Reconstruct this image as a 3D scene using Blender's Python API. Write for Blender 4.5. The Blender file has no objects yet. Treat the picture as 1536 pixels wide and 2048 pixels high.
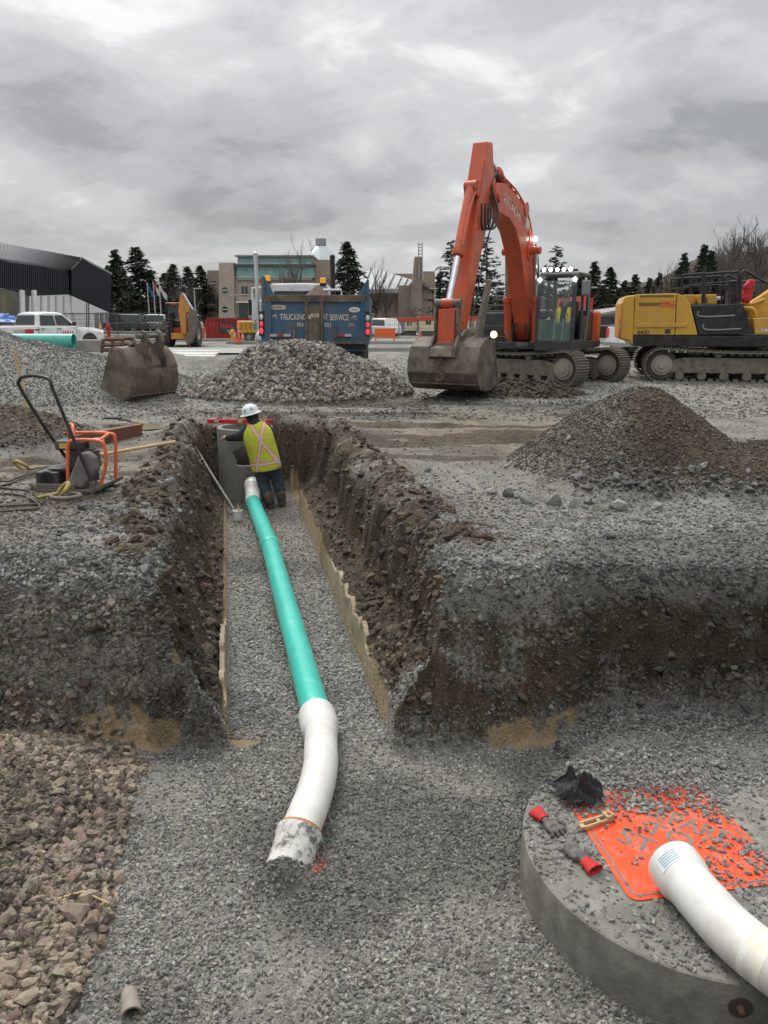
import bpy, bmesh, math, random
import numpy as np
from mathutils import Vector, Matrix, Euler
R = math.radians
random.seed(7); RNG = np.random.default_rng(11)
SC = bpy.context.scene
COL = SC.collection

# ------------------------------------------------------------------ camera, sky, sun, exposure
CAM_H = 1.65
cam_d = bpy.data.cameras.new('camera'); cam = bpy.data.objects.new('camera', cam_d); COL.objects.link(cam)
cam.location = (0, 0, CAM_H); cam.rotation_euler = (R(90 - 14.185), 0, 0)
cam_d.sensor_fit = 'VERTICAL'; cam_d.sensor_height = 36; cam_d.lens = 1539 / 2048 * 36
cam_d.clip_start = .05; cam_d.clip_end = 3000
SC.camera = cam

SUN_EL, SUN_AZ = R(52), R(-28)          # azimuth measured from +Y towards +X
w = bpy.data.worlds.new('World'); SC.world = w; w.use_nodes = True
nt = w.node_tree; nt.nodes.clear()
def nd(t, tree, **k):
    n = tree.nodes.new(t)
    for a, b in k.items(): setattr(n, a, b)
    return n
def wire(tree, a, b): tree.links.new(a, b)
o_ = nd('ShaderNodeOutputWorld', nt); bg = nd('ShaderNodeBackground', nt); wire(nt, bg.outputs[0], o_.inputs[0])
sky = nd('ShaderNodeTexSky', nt, sky_type='NISHITA', sun_disc=False, sun_elevation=SUN_EL, sun_rotation=SUN_AZ, dust_density=3.0)
tc = nd('ShaderNodeTexCoord', nt); sep = nd('ShaderNodeSeparateXYZ', nt); wire(nt, tc.outputs['Generated'], sep.inputs[0])
def mth(tree, op, a, b=None, clamp=False):
    n = nd('ShaderNodeMath', tree, operation=op, use_clamp=clamp)
    for i, x in enumerate((a, b)):
        if x is None: continue
        if isinstance(x, (int, float)): n.inputs[i].default_value = x
        else: wire(tree, x, n.inputs[i])
    return n.outputs[0]
zc = mth(nt, 'MAXIMUM', sep.outputs[2], 0.0); zp = mth(nt, 'ADD', zc, .34)
cx = mth(nt, 'DIVIDE', sep.outputs[0], zp); cy = mth(nt, 'DIVIDE', sep.outputs[1], zp)
cmb = nd('ShaderNodeCombineXYZ', nt); wire(nt, cx, cmb.inputs[0]); wire(nt, cy, cmb.inputs[1])
def cloud(scale, detail, rough, dist, off):
    mp = nd('ShaderNodeMapping', nt); mp.inputs['Location'].default_value = off; mp.inputs['Rotation'].default_value = (0, 0, .5); mp.inputs['Scale'].default_value = (1.0, 1.15, 1)
    wire(nt, cmb.outputs[0], mp.inputs[0])
    n = nd('ShaderNodeTexNoise', nt); n.inputs['Scale'].default_value = scale; n.inputs['Detail'].default_value = detail
    n.inputs['Roughness'].default_value = rough; n.inputs['Distortion'].default_value = dist
    wire(nt, mp.outputs[0], n.inputs['Vector']); return n.outputs['Fac']
n1 = cloud(1.15, 8, .53, .5, (1.3, 3.1, .2)); n2 = cloud(3.4, 8, .58, .35, (5.2, .7, 1.4))
mix = mth(nt, 'ADD', mth(nt, 'MULTIPLY', n1, .56), mth(nt, 'MULTIPLY', n2, .44))
ramp = nd('ShaderNodeValToRGB', nt); wire(nt, mix, ramp.inputs[0])
cr = ramp.color_ramp; cr.interpolation = 'EASE'
cr.elements[0].position = .385; cr.elements[0].color = (.245, .25, .262, 1)
cr.elements[1].position = .63; cr.elements[1].color = (.60, .60, .595, 1)
e = cr.elements.new(.47); e.color = (.345, .35, .362, 1)
e = cr.elements.new(.55); e.color = (.435, .44, .445, 1)
# an overcast sky brightens steadily from the horizon to the zenith, with a paler rim of far cloud along the horizon
el = mth(nt, 'ADD', .86, mth(nt, 'MULTIPLY', mth(nt, 'MULTIPLY', zc, zc), 2.3))
hz = mth(nt, 'MULTIPLY', mth(nt, 'POWER', mth(nt, 'SUBTRACT', 1.0, zc, True), 14), .30)
hb = nd('ShaderNodeMix', nt, data_type='RGBA'); wire(nt, hz, hb.inputs[0]); wire(nt, ramp.outputs[0], hb.inputs[6]); hb.inputs[7].default_value = (.60, .60, .595, 1)
vs = nd('ShaderNodeVectorMath', nt, operation='SCALE'); wire(nt, hb.outputs[2], vs.inputs[0]); wire(nt, el, vs.inputs['Scale'])
sk = nd('ShaderNodeVectorMath', nt, operation='SCALE'); wire(nt, sky.outputs[0], sk.inputs[0]); sk.inputs['Scale'].default_value = .08
fm = nd('ShaderNodeMix', nt, data_type='RGBA'); fm.inputs[0].default_value = .93; wire(nt, sk.outputs[0], fm.inputs[6]); wire(nt, vs.outputs[0], fm.inputs[7])
wire(nt, fm.outputs[2], bg.inputs[0]); bg.inputs[1].default_value = 1.0

sl = bpy.data.lights.new('sun', 'SUN'); sl.energy = 1.5; sl.angle = R(20); sl.color = (1, .97, .93)
so = bpy.data.objects.new('sun', sl); COL.objects.link(so)
so.rotation_euler = Vector((math.sin(SUN_AZ) * math.cos(SUN_EL), math.cos(SUN_AZ) * math.cos(SUN_EL), math.sin(SUN_EL))).to_track_quat('Z', 'Y').to_euler()
SC.view_settings.view_transform = 'Standard'; SC.view_settings.look = 'None'; SC.view_settings.exposure = .60; SC.view_settings.gamma = 1
SC.view_settings.use_curve_mapping = False
SC.render.engine = 'CYCLES'
try:
    SC.cycles.use_denoising = True; SC.cycles.max_bounces = 5; SC.cycles.diffuse_bounces = 3; SC.cycles.transparent_max_bounces = 8
except Exception: pass

# ------------------------------------------------------------------ mesh helpers
class MB:
    """Collects shapes; build() links them as ONE mesh object."""
    def __init__(s, T=None): s.v = []; s.f = []; s.T = T
    def add(s, vs, fs, T=None):
        b = len(s.v); M = T if T is not None else s.T
        s.v += [tuple(M @ Vector(p)) if M is not None else tuple(p) for p in vs]
        s.f += [tuple(i + b for i in q) for q in fs]; return s
    def box(s, c, d, rot=None, tx=1, ty=1):
        x, y, z = d[0] / 2, d[1] / 2, d[2] / 2
        vs = [(-x, -y, -z), (x, -y, -z), (x, y, -z), (-x, y, -z), (-x*tx, -y*ty, z), (x*tx, -y*ty, z), (x*tx, y*ty, z), (-x*tx, y*ty, z)]
        if rot is not None:
            E_ = Euler(rot).to_matrix(); vs = [tuple(E_ @ Vector(p)) for p in vs]
        vs = [(p[0]+c[0], p[1]+c[1], p[2]+c[2]) for p in vs]
        return s.add(vs, [(3,2,1,0), (4,5,6,7), (0,1,5,4), (1,2,6,5), (2,3,7,6), (3,0,4,7)])
    def cyl(s, a, b, r, r2=None, n=16, caps=True):
        return s.tube([a, b], [r, r if r2 is None else r2], n, caps)
    def tube(s, pts, r, n=8, caps=True, closed=False, flat=1.0):
        pts = [Vector(p) for p in pts]; k = len(pts)
        rs = list(r) if isinstance(r, (list, tuple)) else [r] * k
        vs = []; fs = []; up = None
        for i, p in enumerate(pts):
            if closed: t = pts[(i+1) % k] - pts[i-1]
            else: t = (pts[min(i+1, k-1)] - pts[max(i-1, 0)])
            t.normalize()
            if up is None: up = Vector((0, 0, 1)) if abs(t.z) < .9 else Vector((1, 0, 0))
            a = t.cross(up)
            if a.length < 1e-5: a = t.orthogonal()
            a.normalize(); up2 = a.cross(t).normalized(); up = up2
            for j in range(n):
                q = 2 * math.pi * j / n
                vs.append(p + a * math.cos(q) * rs[i] + up2 * math.sin(q) * rs[i] * flat)
        m = k if closed else k - 1
        for i in range(m):
            for j in range(n):
                a0 = i*n+j; a1 = i*n+(j+1) % n; b0 = ((i+1) % k)*n+j; b1 = ((i+1) % k)*n+(j+1) % n
                fs.append((a0, b0, b1, a1))
        if caps and not closed: fs += [tuple(range(n)), tuple(reversed(range((k-1)*n, k*n)))]
        return s.add(vs, fs)
    def prism(s, poly, a, b, ax='y'):
        """poly: 2-D outline; extruded from a to b along axis ax (y: poly in xz, x: poly in yz, z: poly in xy)."""
        n = len(poly)
        f = {'y': lambda p, t: (p[0], t, p[1]), 'x': lambda p, t: (t, p[0], p[1]), 'z': lambda p, t: (p[0], p[1], t)}[ax]
        vs = [f(p, a) for p in poly] + [f(p, b) for p in poly]
        fs = [tuple(range(n)), tuple(reversed(range(n, 2*n)))] + [(i, i+n, (i+1) % n+n, (i+1) % n) for i in range(n)]
        return s.add(vs, fs)
    def lathe(s, prof, o=(0, 0, 0), n=24, T=None, a0=0, a1=2*math.pi):
        full = abs(a1 - a0 - 2*math.pi) < 1e-6; m = n if full else n + 1
        vs = [(o[0] + r*math.cos(a0+(a1-a0)*j/n), o[1] + r*math.sin(a0+(a1-a0)*j/n), o[2] + z) for r, z in prof for j in range(m)]
        fs = []
        for i in range(len(prof)-1):
            for j in range(n):
                j1 = (j+1) % m
                fs.append((i*m+j, i*m+j1, (i+1)*m+j1, (i+1)*m+j))
        return s.add(vs, fs, T)
    def ball(s, c, r, n=10, m=6, sc=(1, 1, 1)):
        prof = [(math.sin(math.pi*i/m)*r, -math.cos(math.pi*i/m)*r) for i in range(m+1)]
        prof[0] = (1e-4, -r); prof[-1] = (1e-4, r)
        return s.lathe(prof, (0, 0, 0), n, Matrix.Translation(c) @ Matrix.Diagonal((*sc, 1)) if s.T is None else s.T @ Matrix.Translation(c) @ Matrix.Diagonal((*sc, 1)))
    def build(s, name, mat, parent=None, smooth=None, bevel=0, seg=2, **props):
        me = bpy.data.meshes.new(name); me.from_pydata([tuple(p) for p in s.v], [], s.f)
        bm = bmesh.new(); bm.from_mesh(me); bmesh.ops.recalc_face_normals(bm, faces=bm.faces); bm.to_mesh(me); bm.free()
        if smooth:
            me.polygons.foreach_set('use_smooth', [True]*len(me.polygons)); me.set_sharp_from_angle(angle=R(smooth))
        return link(name, me, mat, parent, bevel, seg, **props)
def link(name, me, mat=None, parent=None, bevel=0, seg=2, **props):
    o = bpy.data.objects.new(name, me); COL.objects.link(o)
    if mat is not None: me.materials.clear(); me.materials.append(mat)
    if parent is not None: o.parent = parent
    if bevel:
        b = o.modifiers.new('edge', 'BEVEL'); b.width = bevel; b.segments = seg; b.limit_method = 'ANGLE'; b.angle_limit = R(40); b.harden_normals = False
    for k, x in props.items(): o[k] = x
    return o
def tag(o, label, cat, group=None):
    o['label'] = label; o['category'] = cat
    if group: o['group'] = group
    return o
def thing(name, label, cat, loc=(0, 0, 0), rz=0, group=None, scale=1.0, rot=None):
    o = bpy.data.objects.new(name, None); COL.objects.link(o); o.empty_display_size = .2
    o.location = loc; o.rotation_euler = rot if rot else (0, 0, rz); o.scale = (scale,)*3
    return tag(o, label, cat, group)
def copy_tree(o, parent=None):
    c = o.copy(); COL.objects.link(c); c.parent = parent
    for ch in list(o.children): copy_tree(ch, c)
    return c
def text(name, s, size, mat, parent, T, depth=.002, align='CENTER', sx=1.0):
    cu = bpy.data.curves.new(name, 'FONT'); cu.body = s; cu.size = size; cu.align_x = align; cu.align_y = 'CENTER'; cu.extrude = depth; cu.space_character = 1.0; cu.offset = size*.012
    o = bpy.data.objects.new(name, cu); dg = bpy.context.evaluated_depsgraph_get()
    me = bpy.data.meshes.new_from_object(o.evaluated_get(dg), depsgraph=dg) if False else o.to_mesh().copy()
    o.to_mesh_clear(); bpy.data.objects.remove(o)
    me.transform(T @ Matrix.Diagonal((sx, 1, 1, 1)))
    return link(name, me, mat, parent)
def face_T(o, right, up):
    """matrix that lays text: x along right, y along up, z towards the reader."""
    r = Vector(right).normalized(); u = Vector(up).normalized(); n = r.cross(u)
    M = Matrix((r, u, n)).transposed().to_4x4(); M.translation = Vector(o); return M

# ------------------------------------------------------------------ materials
MATS = {}
def pm(name, c, c2=None, sc=6, rough=.6, metal=0, bump=0, bsc=40, dirt=None, damt=.5, dsc=3, spec=.5, coat=0, emit=None, es=0, alpha=1, streak=None, trans=0, ior=1.45, lo=.4, hi=.65):
    """procedural material: two-tone grain + optional dirt patches, optional bump."""
    if name in MATS: return MATS[name]
    m = bpy.data.materials.new(name); m.use_nodes = True; t = m.node_tree; b = t.nodes['Principled BSDF']
    b.inputs['Roughness'].default_value = rough; b.inputs['Metallic'].default_value = metal; b.inputs['Specular IOR Level'].default_value = spec
    b.inputs['Coat Weight'].default_value = coat; b.inputs['Alpha'].default_value = alpha
    b.inputs['Transmission Weight'].default_value = trans; b.inputs['IOR'].default_value = ior
    tcn = nd('ShaderNodeTexCoord', t)
    def noise(scale, det=5, rgh=.6, stretch=None):
        n = nd('ShaderNodeTexNoise', t); n.inputs['Scale'].default_value = scale; n.inputs['Detail'].default_value = det; n.inputs['Roughness'].default_value = rgh
        if stretch:
            mp = nd('ShaderNodeMapping', t); mp.inputs['Scale'].default_value = stretch; wire(t, tcn.outputs['Object'], mp.inputs[0]); wire(t, mp.outputs[0], n.inputs['Vector'])
        else: wire(t, tcn.outputs['Object'], n.inputs['Vector'])
        return n.outputs['Fac']
    def rng(fac, a, b_):
        mr = nd('ShaderNodeMapRange', t); wire(t, fac, mr.inputs[0]); mr.inputs[1].default_value = a; mr.inputs[2].default_value = b_; return mr.outputs[0]
    def cmix(f, A, B):
        x = nd('ShaderNodeMix', t, data_type='RGBA')
        if isinstance(f, float): x.inputs[0].default_value = f
        else: wire(t, f, x.inputs[0])
        for i, q in ((6, A), (7, B)):
            if isinstance(q, tuple): x.inputs[i].default_value = (*q[:3], 1)
            else: wire(t, q, x.inputs[i])
        return x.outputs[2]
    col = cmix(rng(noise(sc), .35, .65), c, c2 if c2 else tuple(q*.86 for q in c))
    if streak: col = cmix(mth(t, 'MULTIPLY', rng(noise(dsc*1.5, 6, .65, (1, 1, .12)), .48, .72), streak[1]), col, streak[0])
    if dirt:
        f = mth(t, 'MULTIPLY', rng(noise(dsc, 8, .68), lo, hi), damt)
        col = cmix(f, col, dirt)
        wire(t, mth(t, 'ADD', mth(t, 'MULTIPLY', f, .5*(1-rough)), rough), b.inputs['Roughness'])
    wire(t, col, b.inputs['Base Color'])
    if bump:
        bp = nd('ShaderNodeBump', t); bp.inputs['Strength'].default_value = min(1, bump); bp.inputs['Distance'].default_value = .01*max(1, bump)
        wire(t, noise(bsc, 6, .65), bp.inputs['Height']); wire(t, bp.outputs[0], b.inputs['Normal'])
    if emit: b.inputs['Emission Color'].default_value = (*emit, 1); b.inputs['Emission Strength'].default_value = es
    MATS[name] = m; return m
DUST = (.23, .20, .165); MUD = (.105, .088, .07)
m_pvc_w = pm('white pvc', (.70, .70, .665), (.63, .63, .59), 4, .38, dirt=(.44, .39, .29), damt=.55, dsc=6, bump=.05, lo=.5, hi=.72, streak=((.48, .45, .38), .35))
m_pvc_old = pm('scuffed pvc', (.66, .65, .6), (.5, .49, .45), 12, .7, dirt=(.10, .095, .085), damt=.9, dsc=16, bump=.4, bsc=60, lo=.48, hi=.6)
m_pvc_g = pm('green pvc', (.065, .52, .425), (.05, .46, .375), 3, .30, dirt=(.40, .58, .52), damt=.28, dsc=9, bump=.03, lo=.54, hi=.66)
m_gasket = pm('gasket', (.55, .19, .06), rough=.6)
m_conc = pm('concrete', (.27, .264, .232), (.165, .16, .138), 9, .9, bump=.6, bsc=55, dirt=(.13, .125, .105), damt=.6, dsc=4, streak=((.12, .112, .09), .6))
m_conc_d = pm('damp concrete', (.235, .23, .21), (.17, .165, .15), 7, .85, bump=.5, bsc=50, dirt=(.30, .29, .27), damt=.35, dsc=3)
m_sign = pm('orange sheeting', (.90, .085, .02), (.84, .075, .018), 3, .35, dirt=(.34, .29, .24), damt=.55, dsc=9, lo=.5, hi=.72)
m_signb = pm('sign print', (.17, .165, .15), (.11, .105, .1), 14, .7, dirt=(.28, .26, .23), damt=.5, dsc=20)
m_blk = pm('black plastic', (.02, .02, .021), (.03, .03, .03), 8, .5, dirt=DUST, damt=.25, dsc=7)
m_blkp = pm('black paint', (.010, .010, .012), (.016, .016, .018), 5, .38, dirt=DUST, damt=.10, dsc=5)
m_steel = pm('dusty steel', (.17, .155, .135), (.085, .075, .065), 9, .6, .35, bump=.25, bsc=40, dirt=(.23, .195, .15), damt=.65, dsc=5)
m_rust = pm('rusty steel', (.16, .075, .04), (.09, .05, .032), 14, .8, .2, bump=.35, bsc=60, dirt=(.22, .18, .14), damt=.4, dsc=7)
m_bkt = pm('worn bucket steel', (.115, .088, .068), (.06, .05, .042), 5, .6, .3, bump=.3, bsc=30, dirt=(.25, .215, .165), damt=.75, dsc=3.2, streak=((.05, .042, .036), .7))
m_bkt2 = pm('dusty bucket steel', (.15, .115, .082), (.075, .058, .045), 4, .65, .2, bump=.3, bsc=30, dirt=(.27, .235, .175), damt=.6, dsc=2.6, streak=((.07, .055, .045), .6))
m_chrome = pm('chrome', (.62, .64, .66), rough=.16, metal=1)
m_or = pm('orange paint', (.60, .085, .022), (.52, .07, .02), 3, .38, coat=.15, dirt=(.21, .12, .08), damt=.40, dsc=3, streak=((.30, .05, .02), .35))
m_or2 = pm('orange tube', (.80, .16, .05), (.72, .13, .04), 4, .45, dirt=DUST, damt=.35, dsc=12)
m_yel = pm('yellow paint', (.60, .335, .035), (.54, .30, .032), 2, .35, coat=.2, dirt=(.33, .22, .09), damt=.30, dsc=2.5, streak=((.36, .21, .05), .35))
m_char = pm('charcoal paint', (.030, .032, .037), (.040, .042, .047), 5, .45, dirt=(.20, .185, .165), damt=.18, dsc=4)
m_track = pm('muddy track', (.19, .165, .13), (.10, .088, .072), 9, .8, .1, bump=.4, bsc=30, dirt=(.27, .235, .185), damt=.7, dsc=5)
m_glass = pm('dark glass', (.03, .036, .038), rough=.06, spec=.8)
m_cglass = pm('clear glass', (.75, .9, .85), rough=.02, trans=.0, alpha=.10, spec=.7)
m_white = pm('white paint', (.74, .75, .76), (.70, .71, .72), 3, .28, coat=.3, dirt=(.40, .37, .32), damt=.35, dsc=3)
m_rub = pm('tyre rubber', (.028, .027, .026), (.05, .047, .043), 9, .85, dirt=(.20, .175, .14), damt=.55, dsc=6, bump=.2)
m_rim = pm('wheel rim', (.36, .36, .35), (.26, .26, .25), 7, .4, .6, dirt=DUST, damt=.4, dsc=8)
m_red = pm('red paint', (.33, .022, .022), (.27, .02, .02), 3, .5, dirt=(.2, .1, .08), damt=.3, dsc=3)
m_redtx = pm('red lettering', (.60, .03, .035), rough=.5)
m_whtx = pm('pale lettering', (.72, .68, .55), (.6, .56, .44), 9, .6, dirt=(.06, .11, .16), damt=.6, dsc=8, lo=.5, hi=.68)
m_wood = pm('pale wood', (.58, .42, .21), (.46, .32, .15), 9, .7, bump=.15, bsc=60, dirt=(.3, .24, .16), damt=.4, dsc=6)
m_plank = pm('wet plank', (.25, .105, .05), (.17, .075, .04), 8, .6, bump=.2, bsc=40, dirt=MUD, damt=.5, dsc=5)
m_earth = pm('brown earth', (.085, .065, .048), (.12, .095, .07), 6, .95, bump=1, bsc=9)
m_blue = pm('blue truck paint', (.033, .115, .21), (.027, .095, .175), 3, .45, dirt=(.14, .135, .125), damt=.55, dsc=3, streak=((.15, .14, .125), .5))
m_hiy = pm('hi-vis yellow', (.60, .78, .04), (.52, .70, .03), 8, .8, bump=.3, bsc=30, dirt=(.40, .42, .12), damt=.3, dsc=9)
m_hio = pm('hi-vis orange', (.85, .22, .06), rough=.8)
m_refl = pm('reflective tape', (.48, .48, .47), rough=.4)
m_jeans = pm('denim', (.05, .078, .12), (.03, .047, .075), 25, .9, bump=.35, bsc=40, dirt=(.10, .095, .085), damt=.5, dsc=6)
m_jack = pm('black jacket', (.02, .02, .024), (.032, .032, .036), 15, .85, bump=.4, bsc=25)
m_skin = pm('skin', (.46, .26, .18), (.40, .22, .15), 20, .5)
m_boot = pm('muddy boot', (.15, .125, .1), (.09, .075, .06), 14, .85, bump=.3)
m_hat = pm('white hard hat', (.74, .75, .74), rough=.3, dirt=(.5, .48, .44), damt=.25, dsc=14)
m_led = pm('lit lamp', (.9, .9, .85), emit=(1, .97, .88), es=6)
m_ledw = pm('lit warm lamp', (.9, .7, .4), emit=(1, .62, .22), es=7)
m_tail = pm('red lamp', (.62, .025, .03), rough=.2, emit=(1, .05, .06), es=.08)
m_tail_on = pm('lit red lamp', (.62, .025, .03), rough=.2, emit=(1, .05, .06), es=.6)
m_reflr = pm('red reflective tape', (.42, .03, .03), rough=.4, dirt=DUST, damt=.4, dsc=9)
m_amber = pm('amber beacon', (.75, .33, .02), rough=.25, emit=(1, .42, .03), es=.25)
m_greyp = pm('grey plastic', (.22, .23, .24), rough=.5, dirt=DUST, damt=.3)
m_cone = pm('cone orange', (.85, .14, .03), rough=.5, dirt=(.4, .25, .18), damt=.3, dsc=6)
m_tarp = pm('blue tarpaulin', (.03, .11, .36), (.05, .17, .45), 5, .45, bump=.6, bsc=9)
# ------------------------------------------------------------------ terrain
def _h(ix, iy, s):
    n = (ix.astype(np.int64)*374761393 + iy.astype(np.int64)*668265263 + s*1442695041) & 0xffffffff
    n = ((n ^ (n >> 13))*1274126177) & 0xffffffff
    return ((n ^ (n >> 16)) & 0xffff)/65535.0
def vn(x, y, s):
    ix = np.floor(x); iy = np.floor(y); fx = x-ix; fy = y-iy
    fx = fx*fx*(3-2*fx); fy = fy*fy*(3-2*fy)
    return (_h(ix, iy, s)*(1-fx)+_h(ix+1, iy, s)*fx)*(1-fy)+(_h(ix, iy+1, s)*(1-fx)+_h(ix+1, iy+1, s)*fx)*fy
def fb(x, y, sc, oc=4, s=0, g=.5):
    t = 0; a = 1; n = 0
    for i in range(oc):
        t = t+a*(vn(x*sc+17.3*i, y*sc-9.1*i, s+i)*2-1); n += a; a *= g; sc *= 2.03
    return t/n
def sst(a, b, x):
    t = np.clip((x-a)/(b-a), 0, 1); return t*t*(3-2*t)
def cone(x, y, c, r, h, p=1.0, s=3, amp=.12):
    q = np.sqrt(((x-c[0])/r[0])**2+((y-c[1])/r[1])**2)+amp*fb(x, y, .9, 4, s)
    z = h*np.clip(p*(1-q), 0, 1)
    return np.where(z > .82*h, .82*h+(z-.82*h)*.55, z)
FLOOR = -1.2
def trench_s(x, y): return (x+.58+.2*(y-5.1))*.98
def terrain(x, y, zones=False):
    x = np.asarray(x, float); y = np.asarray(y, float)
    near = sst(40, 22, y)
    wx = x+near*(.11*fb(x, y, 1.9, 3, 21)+.065*fb(x, y, 6, 3, 22)+.024*fb(x, y, 20, 2, 23))
    wy = y+near*(.10*fb(x, y, 1.9, 3, 31)+.085*fb(x, y, 5, 3, 32)+.045*fb(x, y*1.5, 12, 3, 34)+.024*fb(x, y, 26, 2, 33))
    # the upper grade
    g = .028*fb(x, y, .45, 3, 1)+.014*fb(x, y, 2.6, 3, 2)+near*.010*fb(x, y, 11, 3, 4)
    mudm = np.maximum(np.exp(-(((x-.7)/3.3)**2+((y-11.8)/3.0)**2)), .95*np.exp(-(((x+4.0)/1.6)**2+((y-9.2)/2.6)**2)))*near
    g = g+mudm*(.03*fb(x*.6, y*1.6, 3, 4, 5)-.03)
    rut = np.exp(-((y-10.4-.25*x)/.28)**2)+np.exp(-((y-12.2-.25*x)/.28)**2)
    g = g-.045*rut*sst(-.6, .6, x)*sst(6.5, 4.5, x)
    tail = np.exp(-((x+4.)/1.2)**2-((y-12.)/.9)**2)*.035
    g = g-tail
    # pit bank (towards us the ground drops into the excavation)
    yb = 4.80+.10*fb(x, x*0, .8, 3, 8)
    d = wy-yb
    zr = np.interp(d, [0, .05, .12, .22, .30, .38, .58], [-1.2, -1.02, -.76, -.42, -.15, -.035, 0])
    zl = np.interp(d, [0, .06, .15, .27, .42, .65, 1.1], [-1.2, -1.0, -.70, -.42, -.19, -.055, 0])
    ml = sst(-.9, -1.5, x); bank = zr*(1-ml)+zl*ml
    up = g+bank*1.0
    onb = np.clip(-bank/1.2, 0, 1)
    # lumps and hollows on the faces
    face = onb*(1-onb)*4
    # trench
    s0 = trench_s(x, y); s = s0+(trench_s(wx, wy)-s0+.05*fb(y*1.0, x*0, 6, 3, 45)+.03*fb(y, x*0, 17, 2, 46))*sst(.58, .80, np.abs(s0))
    c1 = np.interp(s, [-1.25, -1.05, -.90, -.74, -.62, -.56, -.55], [.0, -.05, -.42, -.86, -1.02, -1.1, -1.2])
    c2 = np.interp(s, [.55, .565, .61, .86, .94, 1.01, 1.14], [-1.2, -.92, -.87, -.68, -.27, -.06, 0])
    cr_ = np.where(s < 0, c1, c2)
    ze = np.interp(wy, [12.75, 12.95, 13.25, 13.6], [-1.24, -.75, -.18, 0])
    tr = np.maximum(cr_, ze)
    rr = np.hypot((wx+2.1)*np.where(wx < -2.1, 1.25, .92), (wy-12.3)*1.05)
    bowl = np.interp(rr, [.90, 1.05, 1.2, 1.4], [-1.25, -.75, -.25, 0])
    cut = np.minimum(tr, bowl)
    cut = np.where(y < 4.3, -1.2, cut)
    inside = cut < up-.02
    z = np.where(bank < -1.19, FLOOR, np.minimum(up, np.where(cut < -.001, cut+g*.5, 9)))
    depth = np.clip(-z/1.2, 0, 1)
    wall = np.clip(depth*(1-depth)*4, 0, 1)*near
    z = z+wall*(.10*fb(x*1.3, y, 2.6, 4, 41)+.06*fb(x, y, 10, 3, 42)+.03*fb(x, y, 26, 2, 43))
    # little berm of spoil along the trench lips
    sa = np.abs(np.where(s < 0, s+1.28, s-1.22)); berm = np.exp(-(sa/.16)**2)*sst(5.3, 6, y)*sst(13.2, 12, y)
    z = z+berm*(.05+.05*fb(x, y, 3, 3, 44))*(depth < .15)
    # pit floor
    fl = np.clip((-z-1.05)/.12, 0, 1)*near
    z = z+fl*(.022*fb(x, y, 1.7, 3, 51)+.012*fb(x, y, 6, 3, 52)+.006*fb(x, y, 24, 2, 53))
    # floor filled up behind the lid, and a drift over the buried pipe end
    z = z+near*.235*sst(1.05, 1.6, x)*sst(3.55, 3.95, y)*(z < -.9)*(y < 4.9)+.135*np.exp(-((x+.52)/.16)**2-((y-3.40)/.085)**2)
    # brown rubble heap
    rb = np.clip((-1.27-.13*(y-2.6)+.10*fb(x, y, 2.2, 3, 61)-x), 0, 3)*sst(4.95, 4.2, y)*(z < -.3)
    z = z+np.minimum(rb*.30, .55)+.05*(rb > 0)*np.clip(rb*4, 0, 1)*fb(x, y, 4, 4, 62)
    # near bank the photographer stands on
    nb = sst(2.35, 1.25, y); z = z*(1-nb)+nb*.0
    # heaps
    P1 = cone(x, y, (-1.85, 16.85), (2.55, 2.05), 1.18, 1.25, 71, .10)
    P2 = cone(x, y, (-10.4, 17.4), (7.2, 3.9), 1.75, 1.05, 72, .07)
    P3 = cone(x, y, (-5.9, 10.9), (2.0, 1.7), .5, 1.1, 73, .15)
    P4 = cone(x, y, (2.82, 8.55), (1.55, 1.5), 1.0, 1.0, 74, .09)
    P5 = cone(x, y, (4.3, 7.9), (2.1, 1.15), .42, 1.15, 75, .15)
    P6 = cone(x, y, (3.0, 16.7), (1.8, .9), .36, 1.1, 76, .25)
    P7 = cone(x, y, (-9.0, 26.5), (7.0, 2.0), .5, 1.2, 77, .2)
    rough = .045*fb(x, y, 2.6, 4, 81)+.02*fb(x, y, 9, 3, 82)
    for P, a in ((P1, 1.2), (P2, .6), (P3, 1.2), (P4, .9), (P5, 1.), (P6, 2.2), (P7, 1.)):
        z = np.maximum(z, z*.0+P+rough*a*np.clip(P*6, 0, 1)*1.0) if False else np.where(P > .004, np.maximum(z, P+g+rough*a*np.clip(P*5, 0, 1)), z)
    if not zones: return z
    n1 = fb(x, y, 1.3, 4, 91); n2 = fb(x, y, 4.5, 4, 92); n3 = fb(x, y*.5, .6, 4, 93)
    tw = inside*sst(.06, .2, depth)*sst(.97, .9, depth)*(y > 4.95)
    soil = tw*np.clip(.95+.25*n2, 0, 1)
    soil = np.maximum(soil, tw*sst(.06, .2, depth))
    # bank faces: mostly grey gravel fill with brown patches
    bf = (~inside)*sst(.12, .3, depth)*sst(1.0, .9, depth)*(y > 4.3)
    right = sst(-.6, .3, x); m1 = fb(x, z*2.2+.15*y, 1.5, 4, 191); m2 = fb(x, z*2.0, 5.5, 4, 192)
    band = np.exp(-((depth-.52)/.26)**2)
    soil = np.maximum(soil, bf*right*np.clip((.5+.6*band)*(.82+1.3*m1+1.1*m2), 0, .97)); soil = np.maximum(soil, bf*.34)
    soil = np.maximum(soil, bf*(1-right)*np.clip(.30+.9*m1+.8*m2, 0, .7))
    soil = np.maximum(soil, np.exp(-((np.where(s < 0, s+1.2, s-1.2))/np.where(s < 0, .26, .40))**2)*sst(5.2, 5.8, y)*sst(14, 13, y)*np.clip(.72+1.2*n2, 0, .95)*(depth < .3))
    soil = np.maximum(soil, np.clip(P3*6, 0, 1)*.85); soil = np.maximum(soil, np.clip(P6*9, 0, 1))
    soil = np.maximum(soil, np.clip(P5*6, 0, 1)*.85)
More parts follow.
